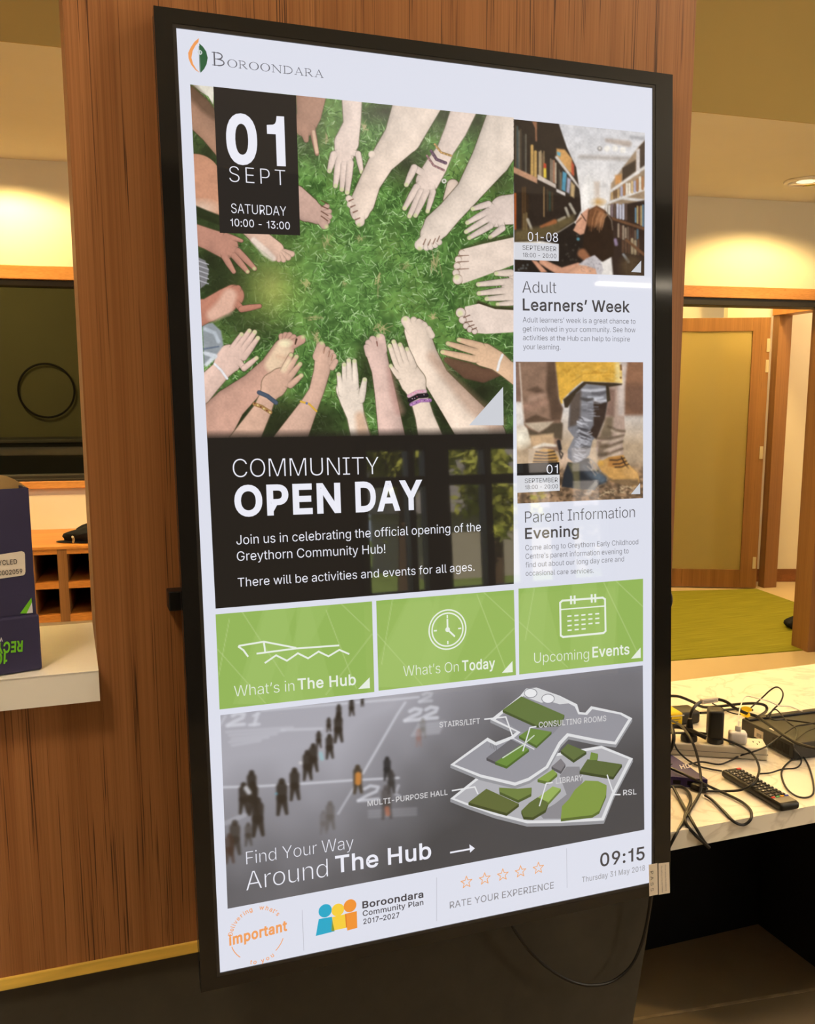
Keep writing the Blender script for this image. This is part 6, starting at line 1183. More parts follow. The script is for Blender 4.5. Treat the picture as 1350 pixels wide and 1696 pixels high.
t = Txt()
t.line('01', (376, 267.4), (473, 271.5), 188, WH, .030, 1.05); t.build('date_number'); t = Txt(); t.line('SEPT', (380, 301.5), (472.8, 308), 275.5, WH, LI, 1.25)
t.build('month_lettering'); t = Txt(); t.line('SATURDAY', (383, 353), (474, 358), 337.2, WH, -.006); t.line('10:00 - 13:00', (381.5, 374.5), (480, 380.5), 362, WH, .002)
t.build('time_lettering')
t = Txt(); t.line('COMMUNITY', (386, 791), (627, 785.7), 760.5, WH, LI); t.build('event_heading'); t = Txt(); t.line('OPEN', (389, 853.5), (564.5, 847), 804, WH, .028); t.build('event_title'); t = Txt(); t.line('DAY', (589, 846.3), (700, 841.5), 798, WH, .028); t.build('event_title')
t = Txt(); t.line('Join us in celebrating the official opening of the', (391.6, 902), (796, 879.5), 886.5, WH, -.004)
t.build('event_detail'); t = Txt(); t.line('Greythorn Community Hub!', (392.5, 929), (638, 916), 913.5, WH, -.004); t.build('event_detail'); t = Txt(); t.line('There will be activities and events for all ages.', (394, 972), (785.6, 945), 957.3, WH, -.004); t.build('event_detail')
TRI = (206, 208, 214)
def mark(tri, col=TRI):
    t_ = Txt(); t_.poly(tri, col, .0008); t_.build('corner_mark')
for tri in (((776.7, 704.4), (832.9, 641), (833.8, 704.4)), ((1045, 450.5), (1061.7, 431.8), (1061.3, 451.6)), ((1044.7, 818.5), (1059.7, 800.3), (1060, 818.2))): mark(tri)
# side column
t = Txt(); t.poly([(852, 401.5), (925, 404.2), (925, 432.6), (852, 430)], (216, 216, 222), .0007)
t.line('01-08', (874, 399.5), (923.7, 401), 384.3, WH, -.004); t.line('SEPTEMBER', (865, 414), (921, 416.5), 406.3, DK, -.004); t.line('18:00 - 20:00', (865.5, 425.8), (921, 428), 418.6, DK, -.002); t.build('library_date')
t = Txt(); t.poly([(856, 768), (926.3, 765.5), (926.6, 786), (856, 787.8)], (36, 32, 30), .0007); t.poly([(856, 787.8), (926.4, 786), (926.8, 812.7), (856.6, 816.2)], (216, 217, 222), .0007)
t.line('01', (905, 784.4), (923.4, 783.8), 769.8, WH, -.004); t.line('SEPTEMBER', (868.9, 800), (923.4, 798.4), 792.6, DK, -.004); t.line('18:00 - 20:00', (869.2, 810.4), (923.7, 808.6), 803.7, DK, -.002); t.build('boots_date')
t = Txt(); t.line('Adult', (864.8, 485.2), (921, 486), 466, DK, LI + .004); t.line("Learners\u2019 Week", (865.5, 514), (1042.6, 517.4), 494.5, DK, .014); t.build('learners_heading')
GR = (112, 110, 114)
t = Txt()
for s_, a, c, k in (('Adult learners\u2019 week is a great chance to', (865.5, 534), (1052, 536.5), 525.3), ('get involved in your community. See how', (865.5, 549), (1052, 550.6), 540.3), ('activities at the Hub can help to inspire', (865.8, 563.6), (1042.6, 565.8), 555), ('your learning.', (866, 578.6), (928, 579.2), 570)): t.line(s_, a, c, k, GR, -.004)
t.build('learners_details')
t = Txt(); t.line('Parent Information', (869.3, 866), (1051, 856.7), 847.3, DK, LI + .004); t.line('Evening', (869.3, 892.4), (958.5, 887.6), 874.3, DK, .014); t.build('parents_heading')
t = Txt()
for s_, a, c, k in (('Come along to Greythorn Early Childhood', (869.6, 911.5), (1056.6, 901.3), 902.8), ('Centre\u2019s parent information evening to', (870, 925.8), (1040.7, 916.3), 917), ('find out about our long day care and', (870, 940), (1033, 929.6), 931.4), ('occasional care services.', (870.2, 953.8), (983, 948.7), 945.3)): t.line(s_, a, c, k, GR, -.004)
t.build('parents_details')
# three green buttons
def tile(name, c4, seed, lines):
    C = Canvas(c4, 150, 90); X, Y = C.X, C.Y; C.im[:] = np.array([150, 182, 92]) / 255
    (x0, y0), (x1, y1) = c4[0], c4[2]; r = np.random.default_rng(seed)
    for _ in range(4): x = r.uniform(x0, x1); C.poly([(x, y0 - 20), (x + r.uniform(10, 60), y0 - 20), (x + r.uniform(-50, 90), y1 + 20), (x + r.uniform(-90, 0), y1 + 20)], (162, 192, 106), 1.5, .5)
    for a, b_ in lines: C.limb([(*a, .6), (*b_, .6)], (186, 208, 138), 1, 0, 1.4, .8)
    C.build(name)
tile('hub_button', [(357, 1017.5), (616, 996), (620, 1146), (363.6, 1175)], 1, [((565, 1000), (612, 1045)), ((540, 1010), (590, 1140)), ((380, 1025), (362, 1120)), ((360, 1075), (440, 1165)), ((616, 1050), (540, 1150)), ((400, 1012), (470, 1120))])
tile('today_button', [(623, 995), (851, 977), (854.6, 1118), (627, 1144)], 2, [((800, 980), (854, 1030)), ((790, 985), (840, 1115)), ((650, 993), (632, 1100)), ((625, 1050), (700, 1135)), ((852, 1040), (770, 1125))])
tile('events_button', [(858.6, 975), (1065, 958.5), (1065, 1095), (860, 1117)], 3, [((1020, 962), (1065, 1005)), ((1000, 965), (1060, 1090)), ((885, 973), (870, 1060)), ((860, 1030), (940, 1105))])
GW = (232, 238, 226)
z6 = lambda x, y: (340 + x / 1.776, 950 + y / 1.776)
t = Txt(); t.line("What\u2019s in", (388, 1153.8), (487.5, 1144), 1135.8, GW, LI + .003); t.line('The Hub', (493, 1141.8), (589.4, 1133.6), 1123.6, GW, .014); mark([(593, 1141), (612, 1121.7), (612.5, 1139.6)], GW)
t.build('button_lettering'); t = Txt()
w1 = .0028
t.stroke([z6(*p) for p in ((125, 243), (112, 225), (98, 215), (100, 212), (172, 200), (266, 218))], w1, GW); t.stroke([z6(172, 200), z6(176, 232)], w1, GW); t.stroke([z6(152, 235), z6(266, 220), z6(392, 211)], w1, GW)
t.stroke([z6(*p) for p in ((176, 262), (208, 240), (240, 256), (272, 234), (302, 249), (333, 229), (362, 243), (394, 224), (422, 236))], w1, GW); t.build('building_icon')
t = Txt(); t.line("What\u2019s On", (668, 1120), (759.5, 1112), 1103, GW, LI + .003); t.line('Today', (765, 1111), (819.7, 1106.2), 1093.8, GW, .014); mark([(831, 1114.4), (848.4, 1094.7), (849, 1113)], GW)
t.build('button_lettering'); t = Txt(); c_ = uvs(741, 1042.6); R1 = np.linalg.norm(uvs(772.5, 1040) - uvs(709.5, 1045)) / 2
t.ring(c_, R1 - .0012, .0024, GW); t.ring(c_, R1 - .0065, .0024, GW)
for k in range(4):
    d_ = np.array([math.cos(k * math.pi / 2), math.sin(k * math.pi / 2)]); t.stroke([c_ + d_ * R1 * .58, c_ + d_ * R1 * .70], .0024, GW, .0010, False, True)
t.stroke([c_, c_ + np.array([0, -R1 * .5])], .003, GW, .0010, False, True); t.stroke([c_, c_ + np.array([R1 * .36, R1 * .36])], .003, GW, .0011, False, True); t.disc(c_, .0042, GW, .0012, 16)
t.build('clock_icon')
t = Txt(); t.line('Upcoming', (884.5, 1098), (975, 1090.8), 1081.2, GW, LI + .003); t.line('Events', (980.8, 1088.6), (1042, 1083), 1071.3, GW, .014); mark([(1045, 1090.8), (1060.7, 1072.2), (1061, 1089.4)], GW)
t.build('button_lettering'); t = Txt()
a0, a1, a2, a3 = [uvs(*z6(*p)) for p in ((1043, 80), (1175, 70), (1177, 174), (1045, 187))]
L4 = lambda u, v: (a0 * (1 - u) + a1 * u) * (1 - v) + (a3 * (1 - u) + a2 * u) * v
t.stroke([L4(u, v) for u, v in ((.05, 0), (.95, 0), (1, .05), (1, .95), (.95, 1), (.05, 1), (0, .95), (0, .05))], .0036, GW, .0010, True, True); t.stroke([L4(0, .24), L4(1, .24)], .0022, GW, .0010, False, True)
for u in (.24, .32, .70, .78): t.stroke([L4(u, -.10), L4(u, .10)], .0038, GW, .0011, False, True)
for j in range(4):
    for i in range(5):
        if (j, i) in ((0, 0), (0, 1), (0, 2)) and False: continue
        if j == 3 and i > 2: continue
        t.stroke([L4(.16 + i * .155, .44 + j * .13), L4(.235 + i * .155, .44 + j * .13)], .0026, GW, .0010, False, True)
t.build('calendar_icon')

# floor plan drawing on the map picture
z8 = lambda x, y: (580 + x / 2.596, 1100 + y / 2.596)
t = Txt()
def pl(pts, col, h): t.poly([z8(*p) for p in pts], col, h)
def slab(pts, dy, col, side, h):
    n = len(pts)
    for i in range(n):
        (x0, y0), (x1, y1) = pts[i], pts[(i + 1) % n]
        pl([(x0, y0), (x1, y1), (x1, y1 + dy), (x0, y0 + dy)], side, h - .00002)
    pl(pts, col, h)
EDGE = (222, 222, 224)
# lower storey
low = [(430, 578), (540, 490), (640, 420), (905, 380), (1080, 350), (1215, 405), (1135, 560), (1090, 672), (900, 682), (760, 684), (620, 648), (500, 606)]
slab(low, 14, EDGE, (150, 150, 154), .00060)
pl([(448, 576), (545, 500), (650, 430), (905, 392), (1080, 362), (1198, 408), (1122, 558), (1080, 660), (900, 670), (762, 672), (625, 638), (505, 598)], (176, 175, 180), .00064)
pl([(1000, 500), (985, 440), (930, 440), (900, 480), (930, 560), (880, 600), (810, 640), (830, 664), (905, 664), (960, 590)], (140, 138, 142), .00066)
for pts, c in (([(585, 535), (725, 600), (672, 640), (508, 594)], (98, 106, 58)), ([(640, 530), (720, 535), (780, 530), (778, 556), (722, 584), (642, 548)], (112, 128, 66)), ([(735, 630), (770, 595), (805, 572), (852, 592), (840, 625), (785, 658), (745, 655)], (96, 108, 58)), ([(870, 525), (905, 535), (850, 595), (808, 572)], (152, 176, 92)), ([(805, 495), (870, 452), (890, 470), (850, 505)], (134, 158, 76)),
              ([(1010, 500), (1065, 502), (1102, 520), (1100, 560), (1070, 630), (1040, 648), (905, 664), (910, 610), (940, 580), (965, 540)], (130, 152, 70)), ([(1020, 408), (1168, 430), (1130, 484), (986, 460)], (92, 104, 58)), ([(1035, 378), (1065, 385), (1060, 412), (1028, 412)], (116, 140, 66)), ([(905, 372), (935, 342), (1015, 375), (960, 412)], (98, 112, 64)), ([(865, 440), (905, 405), (925, 430), (905, 460)], (128, 124, 128))):
    slab(pts, 12, c, tuple(int(q * .72) for q in c), .00070)
# upper storey
up = [(430, 432), (590, 315), (625, 335), (690, 310), (715, 290), (602, 238), (655, 196), (730, 136), (755, 105), (800, 100), (900, 135), (975, 172), (985, 205), (1010, 208), (1035, 180), (1165, 208), (1212, 232), (1142, 345), (1060, 335), (938, 310), (905, 345), (850, 445), (770, 500), (708, 522), (560, 486)]
slab(up, 13, EDGE, (150, 150, 154), .00080)
pl([(448, 430), (588, 330), (625, 350), (700, 320), (732, 292), (625, 238), (668, 200), (742, 138), (800, 118), (905, 150), (965, 182), (980, 215), (1018, 218), (1040, 193), (1160, 216), (1195, 236), (1136, 333), (1062, 322), (932, 296), (895, 335), (840, 438), (765, 488), (708, 508), (562, 474)], (150, 149, 156), .00084)
pl([(640, 228), (722, 180), (905, 262), (870, 300), (800, 310), (730, 290)], (138, 137, 144), .00086)
pl([(742, 136), (760, 108), (800, 102), (898, 138), (940, 168), (900, 172), (860, 160), (820, 165)], (214, 214, 216), .00086)
for cx_, cy_, rr in ((775, 124, 27), (850, 148, 27)):
    n = 24; P = [z8(cx_ + rr * math.cos(q), cy_ + rr * .72 * math.sin(q)) for q in np.linspace(0, 2 * math.pi, n, endpoint=False)]
    t.poly(P, (232, 232, 234), .00088); t.stroke(P, .0014, (140, 140, 146), .00090, True)
for pts, c in (([(735, 138), (920, 218), (905, 255), (800, 262), (655, 196)], (100, 118, 64)), ([(725, 308), (775, 275), (865, 290), (800, 350)], (110, 138, 66)), ([(585, 402), (690, 322), (735, 345), (625, 420)], (108, 106, 110)), ([(622, 420), (735, 345), (768, 365), (672, 438)], (108, 140, 62))):
    slab(pts, 11, c, tuple(int(q * .75) for q in c), .00092)
for q in range(5): t.stroke([z8(605 + q * 6, 338 + q * 3), z8(600 + q * 7, 358 + q * 3)], .0008, (110, 110, 114), .00094)
t.stroke([z8(700, 318), z8(790, 365)], .002, (214, 214, 218), .00096); t.stroke([z8(655, 402), z8(745, 345), z8(790, 306)], .0022, (200, 210, 190), .0011)
for pts in (((577, 236), (668, 226), (700, 316)), ((798, 268), (772, 272), (742, 372)), ((868, 508), (842, 512), (813, 608)), ((1160, 560), (1132, 560), (1104, 476)), ((438, 543), (535, 527), (548, 556))):
    t.stroke([z8(*p) for p in pts], .0024, (226, 226, 228), .0011)
t.build('floor_plan')
LG = (206, 204, 206)
for s_, a, c, k in (('STAIRS/LIFT', (727.5, 1204.6), (794.6, 1198), 1195.5), ('CONSULTING ROOMS', (892, 1205), (1003.7, 1193.6), 1195.6), ('LIBRARY', (920.3, 1297.8), (965, 1292), 1288.4), ('RSL', (1031.5, 1316.9), (1053.8, 1315), 1308), ('MULTI-PURPOSE HALL', (608.5, 1335), (741, 1315.7), 1326)): t = Txt(); t.line(s_, a, c, k, LG, .012); t.build('room_name')
t = Txt(); t.line('Find Your Way', (408, 1431.6), (585.4, 1404.5), 1410.4, WH, LI); t.line('Around', (408, 1475), (543, 1451.5), 1444, WH, LI); t.line('The Hub', (555.5, 1445), (714, 1420.5), 1417.3, WH, .014)
t.build('map_heading'); t = Txt(); t.stroke([(746, 1411.7), (780, 1405.6)], .0030, WH); t.poly([(777.2, 1398.2), (786.3, 1404.6), (778.4, 1412)], WH); t.build('arrow_icon')
# footer
OR = (240, 160, 96)
t = Txt(); cc = uvs(426.5, 1547); rt = .0405
def around(word, a0_, a1_, rad, size, inside):
    n = len(word)
    ws = [.30 if ch in "il't\u2019 " else (.9 if ch in 'mw' else .6) for ch in word]; cum = np.cumsum([0] + ws)
    for i, ch in enumerate(word):
        if ch == ' ': continue
        V, F = glyphs(ch, .012); f = (cum[i] + ws[i] / 2) / cum[-1]; an_ = a0_ + (a1_ - a0_) * f; cx_ = (V[:, 0].min() + V[:, 0].max()) / 2
        out = np.array([math.cos(an_), -math.sin(an_)]); rgt = np.array([math.sin(an_), math.cos(an_)])
        if inside: up_, rg_ = -out, -rgt
        else: up_, rg_ = out, rgt
        P = cc + out * rad + (V[:, :1] - cx_) * size * rg_ + V[:, 1:2] * size * up_
        t.raw(P, F, OR, .0010)
R_ = math.radians
around('Delivering', R_(172), R_(98), rt, .0135, False); around('what\u2019s', R_(86), R_(34), rt, .0135, False); around('to you', R_(252), R_(304), rt + .0085, .0135, True)
t.line('important', (379.5, 1565.2), (475.6, 1540), 1549.0, OR, .030, 1.0, .0012, 't')
t.ring(cc, rt + .003, .0014, OR, .0010, 14, R_(132), R_(164)); t.ring(cc, rt + .003, .0014, OR, .0010, 16, R_(20), R_(50)); t.build('promise_emblem')
t = Txt()
for c, r_, col in (((538.4, 1508), .0112, (44, 168, 200)), ((559.3, 1506.6), .0108, (246, 206, 66)), ((579.5, 1499.7), .0110, (240, 148, 56))): t.disc(uvs(*c), r_, col)
t.poly([(527.8, 1521.8), (549.8, 1517.9), (554, 1542), (522.9, 1549.8)], (44, 168, 200), .0008); t.poly([(549.6, 1518.7), (572, 1513.5), (573, 1536.4), (553.4, 1540.5)], (246, 206, 66), .0009); t.poly([(571.2, 1513.1), (590.7, 1508.5), (591.6, 1536.3), (575, 1540.8)], (240, 148, 56), .0010)
t.poly([(549.6, 1522), (554, 1541.6), (548.6, 1541.6)], (130, 150, 60), .0011); t.poly([(571.2, 1514), (573, 1513.7), (574.4, 1536), (573, 1536)], (216, 120, 44), .0011); t.build('plan_emblem')
t = Txt(); BD = (72, 68, 72); t.line('Boroondara', (600, 1504), (701, 1485.6), 1492.6, BD, .022, 1.0, .0012, 'B'); t.line('Community Plan', (600.6, 1517), (701, 1498), 1508, BD, .010); t.line('2017\u20132027', (601.6, 1530.2), (661.3, 1518.9), 1521.4, BD, .012); t.build('plan_lettering')
t = Txt()
for c in ((772.3, 1460.8), (802.5, 1455), (832.5, 1448.7), (861.8, 1443.2), (891.4, 1437.5)):
    o_ = uvs(*c); P = [o_ + (.0110 if k % 2 == 0 else .0046) * np.array([math.sin(k * math.pi / 5), -math.cos(k * math.pi / 5)]) for k in range(10)]; t.stroke(P, .0015, (236, 170, 116), .0010, True, True); t.build('rating_star'); t = Txt()
t.line('RATE YOUR EXPERIENCE', (744.6, 1504.4), (916.9, 1470.6), 1493.2, (146, 144, 148), .004); t.build('rating_lettering')
t = Txt(); t.line('09:15', (993.6, 1434.8), (1067.2, 1422.8), 1413, DK, .012); t.build('clock_lettering'); t = Txt(); t.line('Thursday 31 May 2018', (963.4, 1461), (1067.8, 1441), 1452, (164, 163, 168), .010); t.build('day_lettering')
for a, c in (((500.5, 1507), (503, 1574)), ((723, 1453.4), (723, 1525)), ((938.4, 1405), (939, 1470))): t = Txt(); t.stroke([a, c], .0009, (186, 186, 196), .0006); t.build('divider_line')

# stickers on the corner of the frame
def sticker(name, label, c4, lines):
    t_ = thing(name, label, 'sticker', scr(*c4[3], .004))
    v = [scr(u, v_, .0036) for u, v_ in c4] + [scr(u, v_, .0031) for u, v_ in c4]
    obj('sticker_face', v, [(0, 1, 2, 3), (7, 6, 5, 4), (0, 4, 5, 1), (1, 5, 6, 2), (2, 6, 7, 3), (3, 7, 4, 0)], M['label'], t_)
    V, F = [], []
    for body, off, (ox, oy), (rx, ry), tall, sp in lines:           # text runs from one pixel to another
        G_, Fg = glyphs(body, off, sp); a, c = uvs(ox, oy), uvs(rx, ry); d_ = c - a; L = np.linalg.norm(d_); d_ /= L; up_ = np.array([d_[1], -d_[0]])
        k = L / (G_[:, 0].max() - G_[:, 0].min()); cap = glyphs('H', off)[0][:, 1].max()
        n = len(V); V += [loc2(*(a + d_ * (g_[0] - G_[:, 0].min()) * k + up_ * g_[1] / cap * tall), .0040) for g_ in G_]; F += [tuple(i + n for i in f) for f in Fg]
    obj('printing', V, F, M['greyink'], t_)
sticker('test_sticker', 'small cream sticker printed PASS on the lower right corner of the sign frame', [(1073, 1431), (1087, 1428.5), (1088, 1480), (1074, 1483)], [('PASS', .0, (1075.2, 1442), (1075.8, 1475), .0065, 1.5)])
sticker('notice_sticker', 'cream sticker with tiny lines of print beside the PASS sticker', [(1089, 1429), (1106.6, 1427), (1107.8, 1477.5), (1089.4, 1480.5)], [('Please remove this protective', .0, (1099, 1431), (1100.5, 1474), .0026, 1), ('film before using your display', .0, (1093, 1433), (1094.5, 1477), .0026, 1)])

# black knob peeking out behind the right edge of the frame
kp = ony(1105, 992, 1.60)
t = thing('gadget', 'black rounded gadget peeking out behind the right edge of the sign', 'gadget', kp)
kc = ony(1100, 991, 1.53)
b = MB(); b.lathe(np.array([XR - .001, 1.53, kc[2]]), [(.027, 0), (.0275, .003), (.024, .007), (.015, .010), (.003, .011)], 28, 0, (1, 0, 0), (0, 0, 1)); b.build('gadget_body', M['plastic'], t, True)
# ------------------------------------------------------------------ lettering on things
def text3(name, items, mat, parent):
    V, F = [], []
    for body, off, p, q, up, tall, ref in items:                   # baseline from p to q
        G_, Fg = glyphs(body, off); p, q = np.asarray(p, float), np.asarray(q, float)
        x0, x1 = G_[:, 0].min(), G_[:, 0].max(); cap = glyphs(ref, off)[0][:, 1].max(); n = len(V)
        V += [p + (q - p) * (g_[0] - x0) / (x1 - x0) + up * g_[1] / cap * tall for g_ in G_]; F += [tuple(i + n for i in f) for f in Fg]
    return obj(name, V, F, mat, parent)

# ------------------------------------------------------------------ paper carton on the high counter
P0 = onz(70.5, 1108.5, ZC + .001); ya = math.radians(14)
bx_, by_ = np.array([math.cos(ya), math.sin(ya), 0]), np.array([-math.sin(ya), math.cos(ya), 0])
def cfr(s, q, z): return P0 + bx_ * s + by_ * q + np.array([0, 0, z])
def cpl(u, v, q=0.0): return onpl(u, v, P0 + by_ * q, by_)
def cst(u, v, q=0.0):
    p = cpl(u, v, q) - P0; return float(p @ bx_), float(p[2])
t = thing('paper_carton', 'navy paper carton with green print standing upside down on the white counter', 'box', cfr(-.15, .1, 0))
lh = cst(68, 1017)[1]; bxr, bh = cst(48, 808, .006)
bR = cst(60, 1012, .006)[0]
bD, bW = .26, .31
b = MB(); b.box(np.array([-bW, 0, 0]), np.array([0, bD, lh]), 0, cfr, .003); b.build('lid', M['navy'], t)
b = MB()
b.box(np.array([-bW + .006, .006, lh - .01]), np.array([bR, .009, bh]), 0, cfr); b.box(np.array([-bW + .006, bD - .009, lh - .01]), np.array([bR, bD - .006, bh]), 0, cfr)
b.box(np.array([-bW + .006, .009, lh - .01]), np.array([-bW + .009, bD - .009, bh]), 0, cfr); b.box(np.array([bR - .003, .009, lh - .01]), np.array([bR, bD - .009, bh]), 0, cfr)
b.build('carton_body', M['navy'], t)
fp = [cpl(u, v, .06) for u, v in ((-60, 830), (-60, 780), (-20, 783), (0, 787), (12, 789), (24, 794), (36, 801), (47, 809), (47, 830))]
b = MB(); b.prism(fp, by_ * .004); b.build('flap', M['card'], t)
lp = [cpl(u, v, .0052) for u, v in ((-30, 923), (36, 913), (40, 914.5), (41.2, 918), (42.2, 947), (41, 951), (38, 953), (-30, 963))]
b = MB(); b.prism(lp, by_ * .0006); b.build('label', M['label'], t)
Zu = np.array([0, 0, 1.0])
text3('label_print', [('RECYCLED', .004, cpl(-22, 938.2, .0046), cpl(28.5, 934, .0046), Zu, .0075, 'H'), ('FSC C002059', .006, cpl(-24, 955.5, .0046), cpl(37.2, 949.5, .0046), Zu, .0070, 'H')], M['ink'], t)
text3('lid_print', [('RECYCLED', .03, cpl(38, 1061.6, -.0008), cpl(-52, 1069, -.0008), -Zu - bx_ * .10, .0165, 'H'), ('100%', .03, cpl(12.5, 1081.5, -.0008), cpl(-36, 1086, -.0008), -Zu - bx_ * .10, .0165, 'H')], M['lime'], t)
text3('small_print', [('WITH CARE', .02, cpl(4, 1056, -.0008), cpl(-40, 1061, -.0008), -Zu, .006, 'H')], M['whiteink'], t)
lp = [cpl(u, v, .0054) for u, v in ((-30, 993), (40, 984), (47, 985), (51, 990), (54, 1014), (-30, 1026))]
b = MB(); b.prism(lp, by_ * .0008); b.build('tuck_tab', M['navy'], t)
b = MB(); b.prism([cpl(u, v, .0050) for u, v in ((33.5, 1016), (52, 990), (53, 997.5), (44, 1016))], by_ * .0003); b.build('stripe_print', M['lime'], t)
b = MB(); b.prism([cpl(u, v, .0050) for u, v in ((44, 1016), (53, 997.5), (54.4, 1015))], by_ * .0003); b.build('corner_print', M['whiteink'], t)

# ------------------------------------------------------------------ clutter on the desk
def D(u, v, h=0.0): return onz(u, v, ZD + h)
def frame(o, xd):
    xd = np.array(xd, float); xd[2] = 0; xd /= np.linalg.norm(xd); yd = np.array([-xd[1], xd[0], 0])
    return lambda s, q, z: o + xd * s + yd * q + np.array([0, 0, z])
# power board
r0, l0 = D(1271.5, 1261), D(1112, 1251); pf_ = frame(l0, r0 - l0); PL = float(np.linalg.norm(r0 - l0)); PH = .031
t = thing('power_board', 'cream power board carrying plugs on the white desk', 'power board', (l0 + r0) / 2)
b = MB(); b.box(np.array([-.12, 0, .001]), np.array([PL, .068, PH]), 0, pf_, .004, 3); b.build('board_body', M['cream'], t)
b = MB(); b.box(np.array([-.12, -.0004, .0145]), np.array([PL + .0004, .0684, .0155]), 0, pf_); b.build('seam', M['greyink'], t)
def on_board(u, v): return onz(u, v, ZD + PH)
for s in (.02, .075, .125):
    b = MB()
    for dx, dy, rot in ((-.007, .006, .5), (.007, .006, -.5), (0, -.008, 0)):
        b.box(np.array([PL - s + dx - .001 - .0, .034 + dy - .004, PH]), np.array([PL - s + dx + .001, .034 + dy + .004, PH + .0004]), 0, pf_)
    b.build('socket', M['ink'], t)
# round plug with cord, tall adapter, white charger
q = on_board(1141, 1226)
t = thing('round_plug', 'black round plug at the left end of the power board, cord arching up', 'plug', q)
b = MB(); b.lathe(q + [0, 0, .0005], [(.019, 0), (.0195, .004), (.0185, .014), (.012, .019), (.006, .021)], 28); b.build('plug_body', M['plastic'], t, True)
b = MB(); b.lathe(q + [0, 0, .018], [(.0075, 0), (.0085, .012), (.0065, .030), (.005, .036)], 20); b.build('cord_grip', M['plastic'], t, True)
q = on_board(1184.5, 1229.5)
t = thing('tall_adapter', 'tall black power adapter standing on the middle of the power board', 'adapter', q)
b = MB(); b.lathe(q + [0, 0, .0005], [(.0185, 0), (.019, .004), (.0185, .012), (.014, .014)], 28); b.build('plug_base', M['plastic'], t, True)
af = frame(q, (r0 - l0)); b = MB(); b.box(np.array([-.019, -.015, .010]), np.array([.0165, .028, .081]), 0, af, .007, 4); b.build('adapter_body', M['plastic'], t, True)
q = on_board(1221, 1231)
t = thing('usb_charger', 'small white phone charger near the right end of the power board', 'charger', q)
af = frame(q, (r0 - l0)); b = MB(); b.box(np.array([-.0205, -.014, .0005]), np.array([.0205, .014, .031]), 0, af, .007, 4); b.build('charger_body', M['whitep'], t, True)
b = MB(); b.box(np.array([-.0065, -.004, .031]), np.array([.0065, .004, .043]), 0, af, .002, 3); b.build('usb_plug', M['whitep'], t, True)
b = MB(); b.tube([q + [0, 0, .042], q + [.001, 0, .055]], [.003, .0022], 10, 0, False); b.build('strain_relief', M['whitep'], t, True)
# set-top box
B0 = D(1313.5, 1261); A0 = D(1227, 1216); SL = float(np.linalg.norm(A0 - B0)); sf = frame(B0, A0 - B0)
sgn = -1.0
t = thing('media_player', 'black flat media player with vent grille at the right end of the desk', 'media player', B0)
SH = .042
b = MB(); b.box(np.array([0, sgn * .24, .003]), np.array([SL, 0, SH]), 0, sf, .003, 3); b.build('player_case', M['plastic'], t)
b = MB(); b.box(np.array([SL - .025, sgn * .238, SH]), np.array([SL - .006, sgn * .004, SH + .005]), 0, sf, .002); b.build('rear_strip', M['case'], t)
b = MB()
for k in range(14): b.box(np.array([.015 + k * .0042, .0002, .010]), np.array([.0172 + k * .0042, -.001, .034]), 0, sf)
b.build('vent', M['ink'], t)
b = MB(); s0_ = SL * .56; b.box(np.array([s0_, -.0005, .012]), np.array([s0_ + .032, .0008, .034]), 0, sf); lb = b.build('barcode_label', M['label'], t)
b = MB()
for k in range(9): b.box(np.array([s0_ + .006 + k * .002, .0008, .016]), np.array([s0_ + .0066 + k * .002 + .0006 * (k % 2), .0010, .025]), 0, sf)
b.build('barcode', M['greyink'], lb)
b = MB(); b.box(np.array([.09, sgn * .03, SH]), np.array([.105, sgn * .015, SH + .0004]), 0, sf); b.build('top_label', M['whitep'], t)
for s_ in (.012, SL - .012):
    b = MB(); b.lathe(sf(s_, sgn * .02, 0) * [1, 1, 0] + [0, 0, ZD + .0003], [(.006, 0), (.006, .003)], 12); b.build('foot', M['ink'], t)
# purple box
ph = .022
tp = [D(1172, 1291, ph), D(1132, 1263, ph), D(1100, 1242, ph), D(1060, 1262, ph), D(1085, 1284, ph)]
t = thing('video_splitter', 'small purple box printed HD, half behind the sign edge on the desk', 'video box', D(1130, 1290))
b = MB(); b.prism([p - [0, 0, ph - .0008] for p in tp], np.array([0, 0, ph - .0008])); b.build('splitter_case', M['purple'], t)
u0 = D(1128.5, 1273.5, ph + .0005); u1 = D(1144.5, 1271, ph + .0005); up_ = D(1125, 1267, ph + .0005) - D(1128.5, 1273.5, ph + .0005)
text3('printing', [('HD', .02, u0, u1, up_ / np.linalg.norm(up_), float(np.linalg.norm(up_)), 'H')], M['whiteink'], t)
f0, f1 = tp[4], tp[0]; fd = (f1 - f0) / np.linalg.norm(f1 - f0); fn = np.array([fd[1], -fd[0], 0]); fn = fn if fn[1] < 0 else -fn
b = MB()
for k, (a, w_) in enumerate(((.35, .016), (.62, .012), (.82, .008))):
    p = f0 + (f1 - f0) * a + fn * .0004 - [0, 0, .016]; b.prism([p, p + fd * w_, p + fd * w_ + [0, 0, .009], p + [0, 0, .009]], -fn * .0006)
b.build('ports', M['ink'], t)
